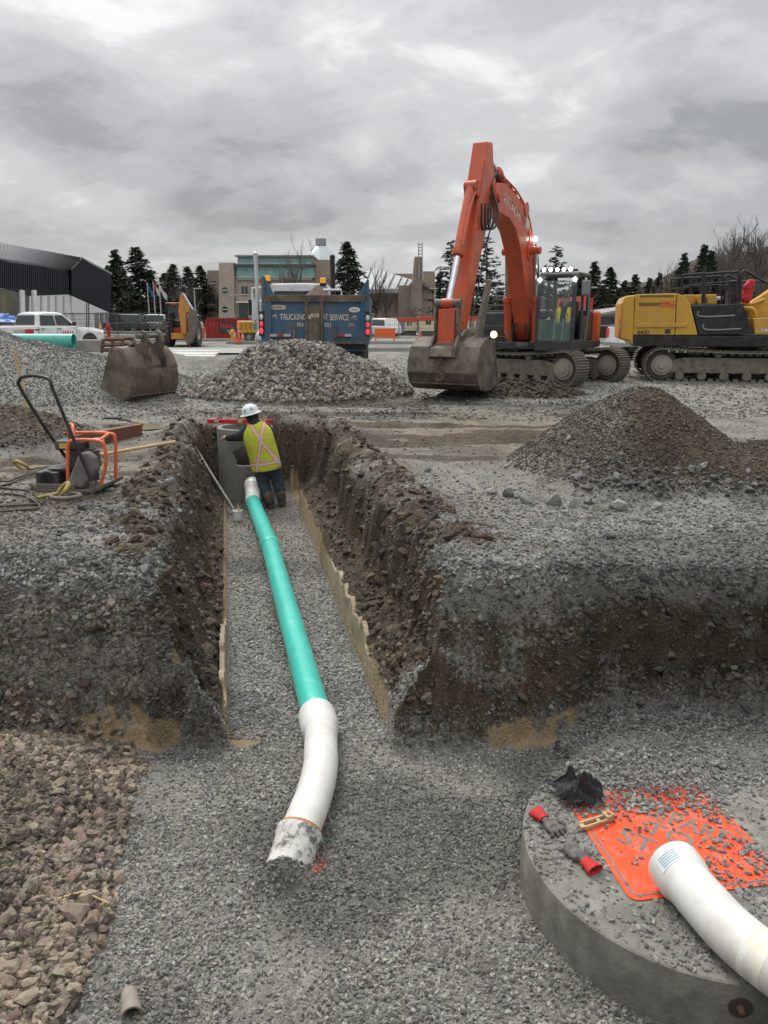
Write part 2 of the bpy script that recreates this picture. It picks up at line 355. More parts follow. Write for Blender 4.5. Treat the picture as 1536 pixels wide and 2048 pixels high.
    soil = np.maximum(soil, np.clip(P4*4, 0, 1)*np.clip(.48+1.1*sst(2.3, 3.3, x+.35*(y-8)*0)*sst(8.9, 8.0, y)+.3*n1, 0, .9))
    tanm = np.clip(mudm*1.35*(.62+.9*n3), 0, 1)
    n4 = fb(x*.55, y*1.7, .9, 4, 94)
    soil = np.maximum(soil, np.clip(mudm*2.6*sst(-.10, .24, n4), 0, .72)*(depth < .1))
    clay = inside*(y > 4.95)*np.where(s > 0, sst(.72, .8, depth)*sst(.53, .56, s), 0)*sst(.70, .60, s)
    clay = np.maximum(clay, inside*(y > 4.9)*sst(-.605, -.575, s)*sst(-.53, -.56, s)*sst(.75, .9, depth)*.8)
    base = sst(4.62, 4.72, y+.06*n2)*sst(5.06, 4.96, y+.05*n2)
    clay = np.maximum(clay, np.exp(-((x+1.75)/.40)**4)*base*np.clip(.8+1.2*m2, 0, 1))
    clay = np.maximum(clay, np.exp(-((x-1.02)/.40)**4)*base*np.clip(.8+1.2*m2, 0, 1))
    clay = np.maximum(clay, np.exp(-((x+.98)/.16)**2-((y-4.85)/.16)**2)*1.0)
    clay = np.maximum(clay, np.exp(-((x-2.5)/.4)**2-((y-4.88)/.10)**2)*.8*(.5+n2))
    clay = np.where((np.abs(trench_s(x, y)) < .9) & (y > 4.9), clay, clay*sst(-.94, -1.04, z+.08*n2))
    rub = np.clip(rb*5, 0, 1)
    return z, np.clip(soil, 0, 1), np.clip(clay, 0, 1), np.clip(tanm, 0, 1), rub
def grow(a, b, d0, d1):
    o = [a]; d = d0
    while o[-1] < b: o.append(o[-1]+d); d = min(d*1.09, d1)
    return o
xs = np.array(sorted(set([round(v, 4) for v in list(np.arange(-3.6, 3.6, .021))+list(np.arange(3.6, 9, .06))+list(np.arange(-9, -3.6, .05))+grow(9, 420, .08, 30)+[-q for q in grow(9, 420, .08, 30)]])))
ys = np.array([round(v, 4) for v in list(np.arange(-12, 2.2, .16))+list(np.arange(2.2, 4.6, .022))+list(np.arange(4.6, 5.5, .0115))+list(np.arange(5.5, 7.2, .021))+list(np.arange(7.2, 14, .035))+list(np.arange(14, 22, .055))+grow(22, 900, .08, 40)])
GX, GY = np.meshgrid(xs, ys)
GZ, ZS, ZC, ZT, ZR = terrain(GX, GY, True)
nx, ny = len(xs), len(ys)
me = bpy.data.meshes.new('ground')
me.vertices.add(nx*ny); me.vertices.foreach_set('co', np.stack([GX, GY, GZ], -1).astype(np.float32).ravel())
ii = (np.arange(ny-1)[:, None]*nx+np.arange(nx-1)[None, :]).ravel()
q = np.stack([ii, ii+1, ii+nx+1, ii+nx], -1).astype(np.int32)
me.loops.add(q.size); me.loops.foreach_set('vertex_index', q.ravel())
me.polygons.add(len(q)); me.polygons.foreach_set('loop_start', np.arange(0, q.size, 4, dtype=np.int32)); me.polygons.foreach_set('loop_total', np.full(len(q), 4, np.int32))
me.polygons.foreach_set('use_smooth', np.ones(len(q), bool)); me.update()
DAMPG = sst(.05, .40, fb(GX, GY, .8, 5, 101)+.15*fb(GX, GY, 3.1, 3, 105)).astype(np.float32)
at = me.attributes.new('damp', 'FLOAT', 'POINT'); at.data.foreach_set('value', DAMPG.ravel())
at = me.attributes.new('zone', 'FLOAT_COLOR', 'POINT'); at.data.foreach_set('color', np.stack([ZS, ZC, ZT, ZR], -1).astype(np.float32).ravel())

def ground_mat():
    m = bpy.data.materials.new('crushed stone ground'); m.use_nodes = True; t = m.node_tree; b = t.nodes['Principled BSDF']
    geo = nd('ShaderNodeNewGeometry', t); P = geo.outputs['Position']
    a = nd('ShaderNodeAttribute', t, attribute_name='zone'); sp = nd('ShaderNodeSeparateColor', t); wire(t, a.outputs['Color'], sp.inputs[0])
    def noise(s, d=6, r=.65):
        n = nd('ShaderNodeTexNoise', t); n.inputs['Scale'].default_value = s; n.inputs['Detail'].default_value = d; n.inputs['Roughness'].default_value = r; wire(t, P, n.inputs['Vector']); return n.outputs['Fac']
    def rg(f, x, y):
        r = nd('ShaderNodeMapRange', t); wire(t, f, r.inputs[0]); r.inputs[1].default_value = x; r.inputs[2].default_value = y; return r.outputs[0]
    def cm(f, A, B):
        x = nd('ShaderNodeMix', t, data_type='RGBA'); wire(t, f, x.inputs[0])
        for i, q in ((6, A), (7, B)):
            if isinstance(q, tuple): x.inputs[i].default_value = (*q, 1)
            else: wire(t, q, x.inputs[i])
        return x.outputs[2]
    def vor(s, f='F1'):
        v = nd('ShaderNodeTexVoronoi', t, feature=f); v.inputs['Scale'].default_value = s; wire(t, P, v.inputs['Vector']); return v
    v1 = vor(46); v2 = vor(110)
    sc1 = nd('ShaderNodeSeparateColor', t); wire(t, v1.outputs['Color'], sc1.inputs[0])
    sc2 = nd('ShaderNodeSeparateColor', t); wire(t, v2.outputs['Color'], sc2.inputs[0])
    stone = cm(rg(sc1.outputs[0], 0, 1), (.14, .136, .113), (.38, .37, .325))
    fine = cm(rg(sc2.outputs[0], 0, 1), (.135, .131, .11), (.32, .31, .272))
    grey = cm(rg(noise(9), .4, .6), stone, fine)
    grey = cm(mth(t, 'MULTIPLY', rg(noise(.55), .44, .62), .55), grey, (.255, .25, .225))
    grey = cm(mth(t, 'MULTIPLY', rg(noise(1.6), .48, .64), .6), grey, (.12, .118, .10))
    brown = cm(rg(noise(11), .35, .65), (.042, .031, .019), (.098, .072, .044))
    brown = cm(mth(t, 'MULTIPLY', rg(sc2.outputs[1], .82, .9), .4), brown, (.2, .17, .135))
    clay = cm(rg(noise(13), .35, .65), (.36, .28, .165), (.27, .205, .12))
    tan = cm(rg(noise(5), .38, .62), (.255, .212, .147), (.135, .11, .08))
    rub = cm(rg(sc1.outputs[1], 0, 1), (.13, .095, .072), (.27, .21, .165))
    col = cm(mth(t, 'MULTIPLY', sp.outputs[2], .85), grey, tan)
    soilf = rg(mth(t, 'ADD', sp.outputs[0], mth(t, 'ADD', mth(t, 'MULTIPLY', mth(t, 'SUBTRACT', noise(17, 8, .75), .5), .9), mth(t, 'MULTIPLY', mth(t, 'SUBTRACT', sc1.outputs[2], .5), .5))), .2, .66)
    col = cm(soilf, col, brown); col = cm(a.outputs['Alpha'], col, rub)
    col = cm(rg(mth(t, 'ADD', sp.outputs[1], mth(t, 'MULTIPLY', mth(t, 'SUBTRACT', noise(23), .5), .5)), .35, .6), col, clay)
    da = nd('ShaderNodeAttribute', t, attribute_name='damp'); dsc_ = nd('ShaderNodeVectorMath', t, operation='SCALE'); wire(t, col, dsc_.inputs[0]); wire(t, mth(t, 'SUBTRACT', 1.0, mth(t, 'MULTIPLY', da.outputs['Fac'], .36)), dsc_.inputs['Scale']); col = dsc_.outputs[0]
    wire(t, col, b.inputs['Base Color']); b.inputs['Specular IOR Level'].default_value = .35
    wire(t, mth(t, 'SUBTRACT', .92, mth(t, 'MULTIPLY', rg(noise(1.1), .5, .68), .35)), b.inputs['Roughness'])
    h = mth(t, 'ADD', mth(t, 'MULTIPLY', mth(t, 'SUBTRACT', 1.0, v1.outputs['Distance']), .55), mth(t, 'ADD', mth(t, 'MULTIPLY', v2.outputs['Distance'], -.4), mth(t, 'MULTIPLY', noise(38, 8, .7), 1.1)))
    bp = nd('ShaderNodeBump', t); bp.inputs['Strength'].default_value = .9; bp.inputs['Distance'].default_value = .022; wire(t, h, bp.inputs['Height']); wire(t, bp.outputs[0], b.inputs['Normal'])
    return m
m_ground = ground_mat()
ground = link('ground', me, m_ground); ground['kind'] = 'structure'; ground['label'] = 'grey crushed stone site ground with dug pit and trench'
def gz(x, y): return float(terrain(np.array([x]), np.array([y]))[0])

# ------------------------------------------------------------------ loose stone (uncountable): instanced crushed rock
def stone_mat(name):
    m = bpy.data.materials.new(name); m.use_nodes = True; t = m.node_tree; b = t.nodes['Principled BSDF']
    a = nd('ShaderNodeAttribute', t, attribute_name='col', attribute_type='INSTANCER')
    tcn = nd('ShaderNodeTexCoord', t); n = nd('ShaderNodeTexNoise', t); n.inputs['Scale'].default_value = 2.5; n.inputs['Detail'].default_value = 6; wire(t, tcn.outputs['Object'], n.inputs['Vector'])
    r = nd('ShaderNodeMapRange', t); wire(t, n.outputs['Fac'], r.inputs[0]); r.inputs[1].default_value = .3; r.inputs[2].default_value = .7; r.inputs[3].default_value = .72; r.inputs[4].default_value = 1.2
    v = nd('ShaderNodeVectorMath', t, operation='SCALE'); wire(t, a.outputs['Vector'], v.inputs[0]); wire(t, r.outputs[0], v.inputs['Scale'])
    wire(t, v.outputs[0], b.inputs['Base Color']); b.inputs['Roughness'].default_value = .72; b.inputs['Specular IOR Level'].default_value = .4
    bp = nd('ShaderNodeBump', t); bp.inputs['Strength'].default_value = .5; bp.inputs['Distance'].default_value = .15; wire(t, n.outputs['Fac'], bp.inputs['Height']); wire(t, bp.outputs[0], b.inputs['Normal'])
    return m
m_stone = stone_mat('crushed stone')
def rock_tree(nv=6, sub=2, squash=(1, .82, .6)):
    g = bpy.data.node_groups.new('loose_stone', 'GeometryNodeTree')
    g.interface.new_socket('Geometry', in_out='INPUT', socket_type='NodeSocketGeometry'); g.interface.new_socket('Geometry', in_out='OUTPUT', socket_type='NodeSocketGeometry')
    gi = nd('NodeGroupInput', g); go = nd('NodeGroupOutput', g); jn = nd('GeometryNodeJoinGeometry', g)
    for k in range(nv):
        ic = nd('GeometryNodeMeshIcoSphere', g); ic.inputs['Radius'].default_value = 1; ic.inputs['Subdivisions'].default_value = sub
        ns = nd('ShaderNodeTexNoise', g, noise_dimensions='4D'); ns.inputs['Scale'].default_value = .95; ns.inputs['W'].default_value = 3.7*k+1; ns.inputs['Detail'].default_value = 2
        po = nd('GeometryNodeInputPosition', g); wire(g, po.outputs[0], ns.inputs['Vector'])
        sb = nd('ShaderNodeVectorMath', g, operation='SUBTRACT'); wire(g, ns.outputs['Color'], sb.inputs[0]); sb.inputs[1].default_value = (.5, .5, .5)
        sl_ = nd('ShaderNodeVectorMath', g, operation='SCALE'); wire(g, sb.outputs[0], sl_.inputs[0]); sl_.inputs['Scale'].default_value = 2.6
        st = nd('GeometryNodeSetPosition', g); wire(g, ic.outputs[0], st.inputs['Geometry']); wire(g, sl_.outputs[0], st.inputs['Offset'])
        hu = nd('GeometryNodeConvexHull', g); wire(g, st.outputs[0], hu.inputs[0])
        tf = nd('GeometryNodeTransform', g); wire(g, hu.outputs[0], tf.inputs[0]); tf.inputs['Scale'].default_value = squash
        sm = nd('GeometryNodeSetMaterial', g); sm.inputs['Material'].default_value = m_stone; wire(g, tf.outputs[0], sm.inputs[0])
        gt = nd('GeometryNodeGeometryToInstance', g); wire(g, sm.outputs[0], gt.inputs[0]); wire(g, gt.outputs[0], jn.inputs[0])
    ip = nd('GeometryNodeInstanceOnPoints', g); wire(g, gi.outputs[0], ip.inputs['Points']); wire(g, jn.outputs[0], ip.inputs['Instance']); ip.inputs['Pick Instance'].default_value = True
    def na(nm, ty):
        n = nd('GeometryNodeInputNamedAttribute', g, data_type=ty); n.inputs['Name'].default_value = nm; return n.outputs['Attribute']
    wire(g, na('vi', 'INT'), ip.inputs['Instance Index']); er = nd('FunctionNodeEulerToRotation', g); wire(g, na('rot', 'FLOAT_VECTOR'), er.inputs[0]); wire(g, er.outputs[0], ip.inputs['Rotation'])
    wire(g, na('scl', 'FLOAT_VECTOR'), ip.inputs['Scale']); wire(g, ip.outputs[0], go.inputs[0]); return g
TREE = rock_tree()
def stones(name, label, pts, size, col, parent=None, tilt=.6):
    n = len(pts); me = bpy.data.meshes.new(name); me.vertices.add(n); me.vertices.foreach_set('co', pts.astype(np.float32).ravel())
    def A(nm, ty, key, d): me.attributes.new(nm, ty, 'POINT').data.foreach_set(key, d)
    A('vi', 'INT', 'value', RNG.integers(0, 6, n).astype(np.int32))
    rot = np.stack([RNG.normal(0, tilt, n), RNG.normal(0, tilt, n), RNG.uniform(0, 6.283, n)], -1)
    A('rot', 'FLOAT_VECTOR', 'vector', rot.astype(np.float32).ravel())
    sv = size[:, None]*RNG.uniform(.75, 1.25, (n, 3)); A('scl', 'FLOAT_VECTOR', 'vector', sv.astype(np.float32).ravel())
    A('col', 'FLOAT_VECTOR', 'vector', col.astype(np.float32).ravel())
    o = bpy.data.objects.new(name, me); COL.objects.link(o); me.materials.append(m_stone)
    md = o.modifiers.new('stones', 'NODES'); md.node_group = TREE
    o['kind'] = 'stuff'; o['label'] = label; o['category'] = 'gravel'
    return o
GREY0 = np.array([.115, .113, .098]); GREY1 = np.array([.50, .49, .44]); BRN0 = np.array([.05, .037, .023]); BRN1 = np.array([.21, .165, .108])
def tone(n, lo=GREY0, hi=GREY1, p=1.35):
    t = RNG.uniform(0, 1, n)**p; c = lo[None]*(1-t[:, None])+hi[None]*t[:, None]
    return c*RNG.uniform(.93, 1.07, (n, 3))
def scatter(n, x0, x1, y0, y1, persp=False):
    x = RNG.uniform(x0, x1, n); y = RNG.uniform(y0, y1, n) if not persp else 1/RNG.uniform(1/y1, 1/y0, n)
    return x, y
def in_view(x, y, z, mrg=110):
    zc_ = y*.9695-(z-CAM_H)*.245; px = 768+1539*x/zc_; py = 1024-1539*(y*.245+(z-CAM_H)*.9695)/zc_
    return (zc_ > .5) & (px > -mrg*2) & (px < 1536+mrg*2) & (py > 300) & (py < 2048+mrg*3)
SLAB_C = (1.56, 3.34); SLAB_R = .85
def lay(name, label, n, box, smin, smax, keep, sink=.25, p=2.2, lo=GREY0, hi=GREY1, soilmix=True, persp=False, tp=1.35):
    x, y = scatter(n, *box, persp)
    z, so_, cl, tn, ru = terrain(x, y, True)
    k = in_view(x, y, z) & keep(x, y, z, so_, cl, tn, ru)
    x, y, z, so_, tn, ru = x[k], y[k], z[k], so_[k], tn[k], ru[k]; n = len(x)
    s = smin+(smax-smin)*RNG.uniform(0, 1, n)**p
    c = tone(n, lo, hi, tp)
    if soilmix:
        b = tone(n, BRN0, BRN1, 1.6); f = np.clip(so_*1.0+tn*.45, 0, .92)[:, None]*RNG.uniform(.6, 1, (n, 1)); c = c*(1-f)+b*f
    c = c*(1-.36*sst(.05, .40, fb(x, y, .8, 5, 101)+.15*fb(x, y, 3.1, 3, 105)))[:, None]
    return stones(name, label, np.stack([x, y, z+s*sink], -1), s, c)
def U(x): return RNG.uniform(0, 1, len(x))
notslab = lambda x, y: np.hypot(x-SLAB_C[0], y-SLAB_C[1]) > SLAB_R+.0
lay('pit_gravel', 'fine grey crushed gravel over the pit floor around the concrete lid', 125000, (-1.7, 3.4, 2.3, 5.0), .0026, .0122,
    lambda x, y, z, so_, cl, tn, ru: (z < -.9) & (ru < .75) & (cl < .5) & notslab(x, y) & (U(x) < .98-.75*sst(.55, .66, vn(x*2.1, y*2.1, 5))*.8), p=2.4)
lay('bank_gravel', 'grey gravel fill showing in the cut pit banks', 92000, (-3.6, 3.6, 4.5, 6.2), .0035, .021,
    lambda x, y, z, so_, cl, tn, ru: (z < -.03) & (z > -1.17) & ((np.abs(trench_s(x, y)) > .80) | (y < 5.0)) & (cl < .4) & (U(x) < 1-.62*so_), sink=.1, p=3.4, lo=np.array([.07, .07, .061]), hi=np.array([.36, .355, .315]), tp=1.7)
lay('trench_gravel', 'clean grey bedding gravel along the trench floor', 42000, (-3.0, .4, 4.8, 12.6), .006, .016,
    lambda x, y, z, so_, cl, tn, ru: (z < -1.12) & (np.abs(trench_s(x, y)) < .62), p=1.5, persp=True, soilmix=False, lo=np.array([.15, .148, .135]), hi=np.array([.52, .515, .475]))
lay('trench_wall_stones', 'stones and clods in the brown trench walls', 22000, (-3.6, .9, 4.9, 13.6), .004, .026,
    lambda x, y, z, so_, cl, tn, ru: (so_ > .3) & (z < -.05) & (cl < .5), sink=.0, p=3.0, persp=True)
lay('soil_clods', 'lumps of dark brown soil crumbling down the trench sides', 5200, (-3.8, 1.2, 4.9, 13.8), .018, .06,
    lambda x, y, z, so_, cl, tn, ru: (so_ > .35) & (np.abs(trench_s(x, y)) > .62) & (np.abs(trench_s(x, y)) < 1.45) & (cl < .5), sink=.1, p=2.6, persp=True, soilmix=False, lo=BRN0*.85, hi=np.array([.13, .098, .06]))
lay('bank_clods', 'brown soil lumps and stones bulging from the cut pit bank', 2600, (-3.4, 3.4, 4.7, 5.7), .014, .045,
    lambda x, y, z, so_, cl, tn, ru: (z < -.08) & (z > -1.1) & ((np.abs(trench_s(x, y)) > .9) | (y < 4.95)) & (cl < .4) & (U(x) < .25+.75*so_), sink=.0, p=2.6, lo=np.array([.06, .052, .04]), hi=np.array([.24, .22, .185]))
lay('surface_gravel', 'angular grey crushed rock strewn over the ground beside the trench', 118000, (-5.5, 6, 5.1, 16), .0035, .019,
    lambda x, y, z, so_, cl, tn, ru: (z > -.30) & (so_ < .6) & (U(x) < 1-.5*tn) & (U(x) < .20+.80*sst(9, 6, y)), p=3.4, persp=True, hi=np.array([.40, .40, .38]))
lay('surface_cobbles', 'flat broken rocks along the pit edge', 1000, (-3.6, 3.8, 5.0, 8.5), .018, .05,
    lambda x, y, z, so_, cl, tn, ru: (z > -.2) & (U(x) < np.where(x < -.9, 1, .22)) & (so_ < .5), p=2.5, sink=.2, hi=np.array([.38, .38, .37]))
lay('yard_gravel', 'crushed rock scattered across the open yard', 30000, (-11, 15, 13, 34), .010, .036,
    lambda x, y, z, so_, cl, tn, ru: (z < .12) & (U(x) < 1-.6*tn), p=2.5, persp=True, lo=np.array([.11, .107, .09]), hi=np.array([.40, .39, .345]))
lay('stockpile_gravel', 'grey gravel of the big stockpile behind the bucket', 42000, (-12, -3, 13, 18.5), .007, .019,
    lambda x, y, z, so_, cl, tn, ru: (z > .05) & (y < 18.5), p=2, lo=np.array([.085, .087, .082]), hi=np.array([.215, .216, .206]))
lay('mound_stones', 'stones in the low brown mound beside the compactor', 9000, (-7.6, -3.7, 8.6, 12.8), .007, .03,
    lambda x, y, z, so_, cl, tn, ru: (z > .05), p=2.4, lo=BRN0*1.3, hi=np.array([.30, .25, .20]), soilmix=False)
lay('spoil_heap_gravel', 'dark grey gravel of the conical spoil heap', 62000, (.8, 6.6, 6.6, 10.4), .004, .018,
    lambda x, y, z, so_, cl, tn, ru: (z > .05), p=3, lo=np.array([.048, .044, .034]), hi=np.array([.20, .188, .155]))
lay('heap_toe_rocks', 'angular rocks lying along the toe of the spoil heap', 600, (1.0, 3.6, 6.5, 7.7), .02, .05,
    lambda x, y, z, so_, cl, tn, ru: (z > .02) & (z < .22) & (U(x) < .6), p=2, sink=.3, soilmix=False, hi=np.array([.27, .262, .24]))
lay('mud_clods', 'loose brown mud clods dug up below the excavator', 4600, (1.2, 5, 15.6, 17.8), .015, .055,
    lambda x, y, z, so_, cl, tn, ru: (z > .05), p=2, soilmix=False, lo=BRN0*.9, hi=np.array([.13, .1, .075]))
lay('rubble_gravel', 'brown crushed rubble sloping down to the pit floor', 56000, (-2.9, -1.0, 2.0, 4.9), .0045, .032,
    lambda x, y, z, so_, cl, tn, ru: (ru > .15) & (U(x) < .2+ru), p=3, soilmix=False, lo=np.array([.075, .057, .04]), hi=np.array([.42, .35, .265]), tp=1.25)
# riprap heap: stones big enough to see, heaped in layers
RIP0 = np.array([.075, .062, .048]); RIP1 = np.array([.41, .38, .325])
x, y = scatter(17000, -4.7, 1.0, 14.4, 18.4); z = terrain(x, y); k = (z > .07) & (cone(x, y, (-1.85, 16.85), (2.55, 2.05), 1.18, 1.25, 71, .10) > .02)
x, y, z = x[k], y[k], z[k]; s = .022+.042*RNG.uniform(0, 1, len(x))**1.8
stones('riprap_heap', 'pale angular rock heaped behind the blue dump truck', np.stack([x, y, z+s*.35], -1), s, tone(len(x), RIP0, RIP1, 1.1), tilt=1.2)
# individual rocks large enough to pick out
ROCKS = []
for k in range(7):
    bm = bmesh.new()
    for i in range(22):
        v = Vector((random.gauss(0, 1), random.gauss(0, 1), random.gauss(0, 1))).normalized()*random.uniform(.8, 1.1)
        bm.verts.new((v.x, v.y*.85, v.z*.68))
    h = bmesh.ops.convex_hull(bm, input=bm.verts)
    bmesh.ops.delete(bm, geom=[e for e in h['geom_unused'] if isinstance(e, bmesh.types.BMVert)], context='VERTS')
    me = bpy.data.meshes.new('rock'); bm.to_mesh(me); bm.free(); ROCKS.append(me)
def rock_mat(name, a, b):
    return pm(name, a, b, 1.4, .8, bump=1, bsc=3, dirt=tuple(q*.55 for q in a), damt=.5, dsc=2)
m_rk = [rock_mat('brown rock', (.28, .225, .17), (.20, .155, .115)), rock_mat('tan rock', (.36, .30, .22), (.26, .21, .155)), rock_mat('pinkish rock', (.26, .19, .155), (.19, .135, .11))]
m_rkg = [rock_mat('grey rock', (.21, .208, .19), (.15, .148, .135)), rock_mat('pale grey rock', (.29, .285, .262), (.21, .206, .19))]
RMESH = {}
def rock(x, y, s, mats, label, group, name='rock', sink=.3, z=None, sc=None):
    mi = random.randrange(len(mats)); ri = random.randrange(7); key = (mats[mi].name, ri)
    if key not in RMESH:
        me = ROCKS[ri].copy(); me.materials.append(mats[mi]); RMESH[key] = me
    o = bpy.data.objects.new(name, RMESH[key]); COL.objects.link(o)
    o.location = (x, y, (gz(x, y) if z is None else z)+s*sink); o.rotation_euler = (random.gauss(0, .5), random.gauss(0, .5), random.uniform(0, 6.28))
    o.scale = sc if sc else (s*random.uniform(.9, 1.2), s*random.uniform(.8, 1.1), s*random.uniform(.8, 1.1))
    return tag(o, label, 'rock', group)
for i in range(150):
    y = random.uniform(2.15, 4.6); edge = -1.30-.13*(y-2.6); x = edge-abs(random.gauss(0, .38))*(1 if y > 2.9 else .8)
    s = random.uniform(.018, .042)*(1.25 if y < 3.2 else 1)
    if random.random() < .13: s *= 1.5
    rock(x, y, s, m_rk, 'brown angular rock lying in the rubble slope', 'rocks of the brown rubble slope')
for (x, y, s) in ((-1.47, 3.22, .072), (-1.40, 3.08, .062), (-1.5, 2.62, .07), (-1.60, 2.50, .075), (-1.42, 2.86, .05), (-1.38, 3.42, .055), (-1.55, 2.92, .055), (-1.72, 2.72, .05), (-1.48, 2.42, .06)):
    rock(x, y, s, m_rk[:2], 'large tan rock among the smaller brown rubble', 'large rocks of the brown rubble slope')
for i in range(26):
    x = random.uniform(-1.1, .7); y = random.uniform(2.6, 4.6)
    rock(x, y, random.uniform(.012, .022), m_rkg, 'small grey stone lying loose on the fine pit gravel', 'loose stones on the pit floor')
for i in range(105):
    a = random.uniform(0, 6.28); rr_ = random.uniform(.1, 1)
    x = -1.85+math.cos(a)*2.1*rr_; y = 16.5-abs(math.sin(a))*1.5*rr_
    rock(x, y, random.uniform(.05, .088), m_rk[:1]+m_rkg, 'pale block of rock on the heap behind the dump truck', 'large rocks of the riprap heap')
for (px_, y, s) in ((1.32, 6.95, .085), (1.55, 6.85, .10), (1.75, 6.8, .08), (2.1, 6.72, .10), (1.2, 7.2, .09), (2.45, 6.7, .075), (1.9, 6.95, .07), (1.05, 7.3, .07)):
    rock(px_, y, s, m_rkg, 'grey angular rock at the foot of the conical spoil heap', 'rocks at the foot of the spoil heap')

# pale hard clay standing as an upright band at the foot of the trench walls
def clay_band(sgn, y0, y1, zt, amp, seed):
    m = MB(); n = 110; vs = []
    for i in range(n+1):
        y = y0+(y1-y0)*i/n; f = math.sin(math.pi*min(1, max(0, i/n)))**.35; j = float(fb(np.array(y), np.array(0.), 5, 4, seed)); k = float(fb(np.array(y), np.array(3.), 14, 3, seed+5))
        xc = -.58-.2*(y-5.1)+sgn*(.553+.012*j)/.98; top = -1.21+(zt+1.21)*f*(1+amp*j+.12*k)
        for dx, z in ((0, -1.24), (.006*sgn*k, (top-1.24)/2), (.012*sgn, top), (.05*sgn, top+.01)): vs.append((xc+dx+sgn*0, y, z))
    m.add(vs, [(4*i+j, 4*i+4+j, 4*i+5+j, 4*i+1+j) for i in range(n) for j in range(3)])
    o = m.build('clay_band', pm('hard pale clay', (.44, .37, .255), (.35, .29, .195), 9, .9, bump=.8, bsc=22, dirt=(.12, .09, .065), damt=.75, dsc=5, streak=((.17, .125, .085), .7)), ground, smooth=50)
clay_band(1, 5.12, 8.7, -.86, .25, 111); clay_band(-1, 4.95, 7.0, -1.0, .35, 121); clay_band(1, 9.0, 10.3, -.98, .3, 131)
# ------------------------------------------------------------------ placing helpers
F_, S_, C_ = 1539., .24505, .96951
def gpx(px, py, z=0.):
    v = (1024-py)/F_; k = S_-v*C_; q = (CAM_H-z)/k
    return Vector(((px-768)/F_*q, q*(C_+v*S_), z))
def at(px, py, Y):
    v = (1024-py)/F_; q = Y/(C_+v*S_)
    return Vector(((px-768)/F_*q, Y, CAM_H+q*(-S_+v*C_)))
def smooth_path(pts, n=6):
    pts = [Vector(p) for p in pts]; out = []
    for i in range(len(pts)-1):
        p0 = pts[max(i-1, 0)]; p1 = pts[i]; p2 = pts[i+1]; p3 = pts[min(i+2, len(pts)-1)]
        for k in range(n):
            t = k/n; out.append(.5*((2*p1)+(p2-p0)*t+(2*p0-5*p1+4*p2-p3)*t*t+(3*p1-p0-3*p2+p3)*t**3))
    return out+[pts[-1]]
def pipe_shell(pts, r, wall=.008, n=32):
    """a hollow pipe along pts"""
    m = MB(); m.tube(pts, r, n, caps=False); k = len(m.v)
    rr_ = [(q-wall) for q in r] if isinstance(r, list) else r-wall
    m.tube(pts, rr_, n, caps=False)
    L_ = len(pts)
    for e in (0, (L_-1)*n):
        for j in range(n): m.f.append((e+j, e+(j+1) % n, k+e+(j+1) % n, k+e+j))
    return m
# ------------------------------------------------------------------ sewer run in the trench
A0 = Vector((-.467, 4.88, -1.075)); A1 = Vector((-1.42, 9.15, -1.07)); A2 = Vector((-1.99, 11.35, -1.05)); A3 = Vector((-2.09, 11.98, -.93))
run = thing('sewer_pipe', 'green sewer pipe with white bend fittings laid along the trench bed', 'pipe', (A0.x, A0.y, -1.2)); O = Vector(run.location)
def rel(*p): return [Vector(q)-O for q in p]
pipe_shell(rel(A0+(A0-A1).normalized()*.08, A1), .1065).build('pipe_length', m_pvc_g, run, smooth=40)
pipe_shell(rel(A1, A2), .1065).build('pipe_length', m_pvc_g, run, smooth=40)
d_ = (A1-A0).normalized()
c_ = pipe_shell(rel(A1-d_*.13, A1-d_*.11, A1-d_*.02, A1+d_*.02), [.112, .118, .122, .120], .014).build('coupling', m_pvc_g, run, smooth=50)
d2 = (A3-A2).normalized()
pipe_shell(rel(A2-d2*.05, A3-d2*.2, A3-d2*.17, A3-d2*.155, A3-d2*.03, A3-d2*.025, A3), [.111, .111, .122, .128, .128, .135, .135], .014).build('socket_adapter', m_pvc_w, run, smooth=50, label='white bell-ended adapter reaching to the concrete barrel')
bend = [A0+d_*.06, A0+d_*.04, A0-d_*.15, A0-d_*.19, Vector((-.413, 4.50, -1.075)), Vector((-.397, 4.28, -1.075)), Vector((-.412, 4.0, -1.08)), Vector((-.450, 3.76, -1.095)), Vector((-.472, 3.66, -1.103))]
bp_ = rel(*([bend[0], bend[1], bend[2], bend[3]]+smooth_path(bend[3:], 5)[1:]))
pipe_shell(bp_, [.124, .131, .131, .115]+[.1095]*(len(bp_)-4), .012).build('bend', m_pvc_w, run, smooth=50, label='white swept bend fitting')
g0, g1 = Vector((-.463, 3.695, -1.100)), Vector((-.511, 3.475, -1.19))
dg = (g1-g0).normalized()
MB().tube(rel(g0-dg*.004, g0+dg*.006), .1225, 32).build('gasket', m_gasket, run, smooth=40)
ph = pipe_shell(rel(g0+dg*.006, g0+dg*.012, g0+dg*.06, g0+dg*.075, g1), [.120, .129, .129, .121, .121], .012)
ph.build('old_pipe_stub', m_pvc_old, run, smooth=40, label='scuffed dirty white pipe end buried in gravel')
ms = MB(); side = d_.cross(Vector((0, 0, 1))).normalized(); dn = Vector((0, 0, 1))*.93+side*.37
for i in range(26):
    p = A0+d_*(.35+i*.145)-O+dn.normalized()*.1068; ms.box(p, (.004, .05, .0012), (0, math.radians(-20), math.atan2(d_.y, d_.x)-math.pi/2))
ms.build('printed_line', pm('pipe print', (.10, .30, .26), rough=.6), run)
x, y = RNG.normal(-.36, .035, 60), RNG.normal(3.50, .05, 60)
stones('paint_flecks', 'orange paint flecks on the gravel by the buried pipe end', np.stack([x, y, terrain(x, y)+.006], -1), RNG.uniform(.004, .009, 60), tone(60, np.array([.5, .12, .06]), np.array([.7, .25, .15])))
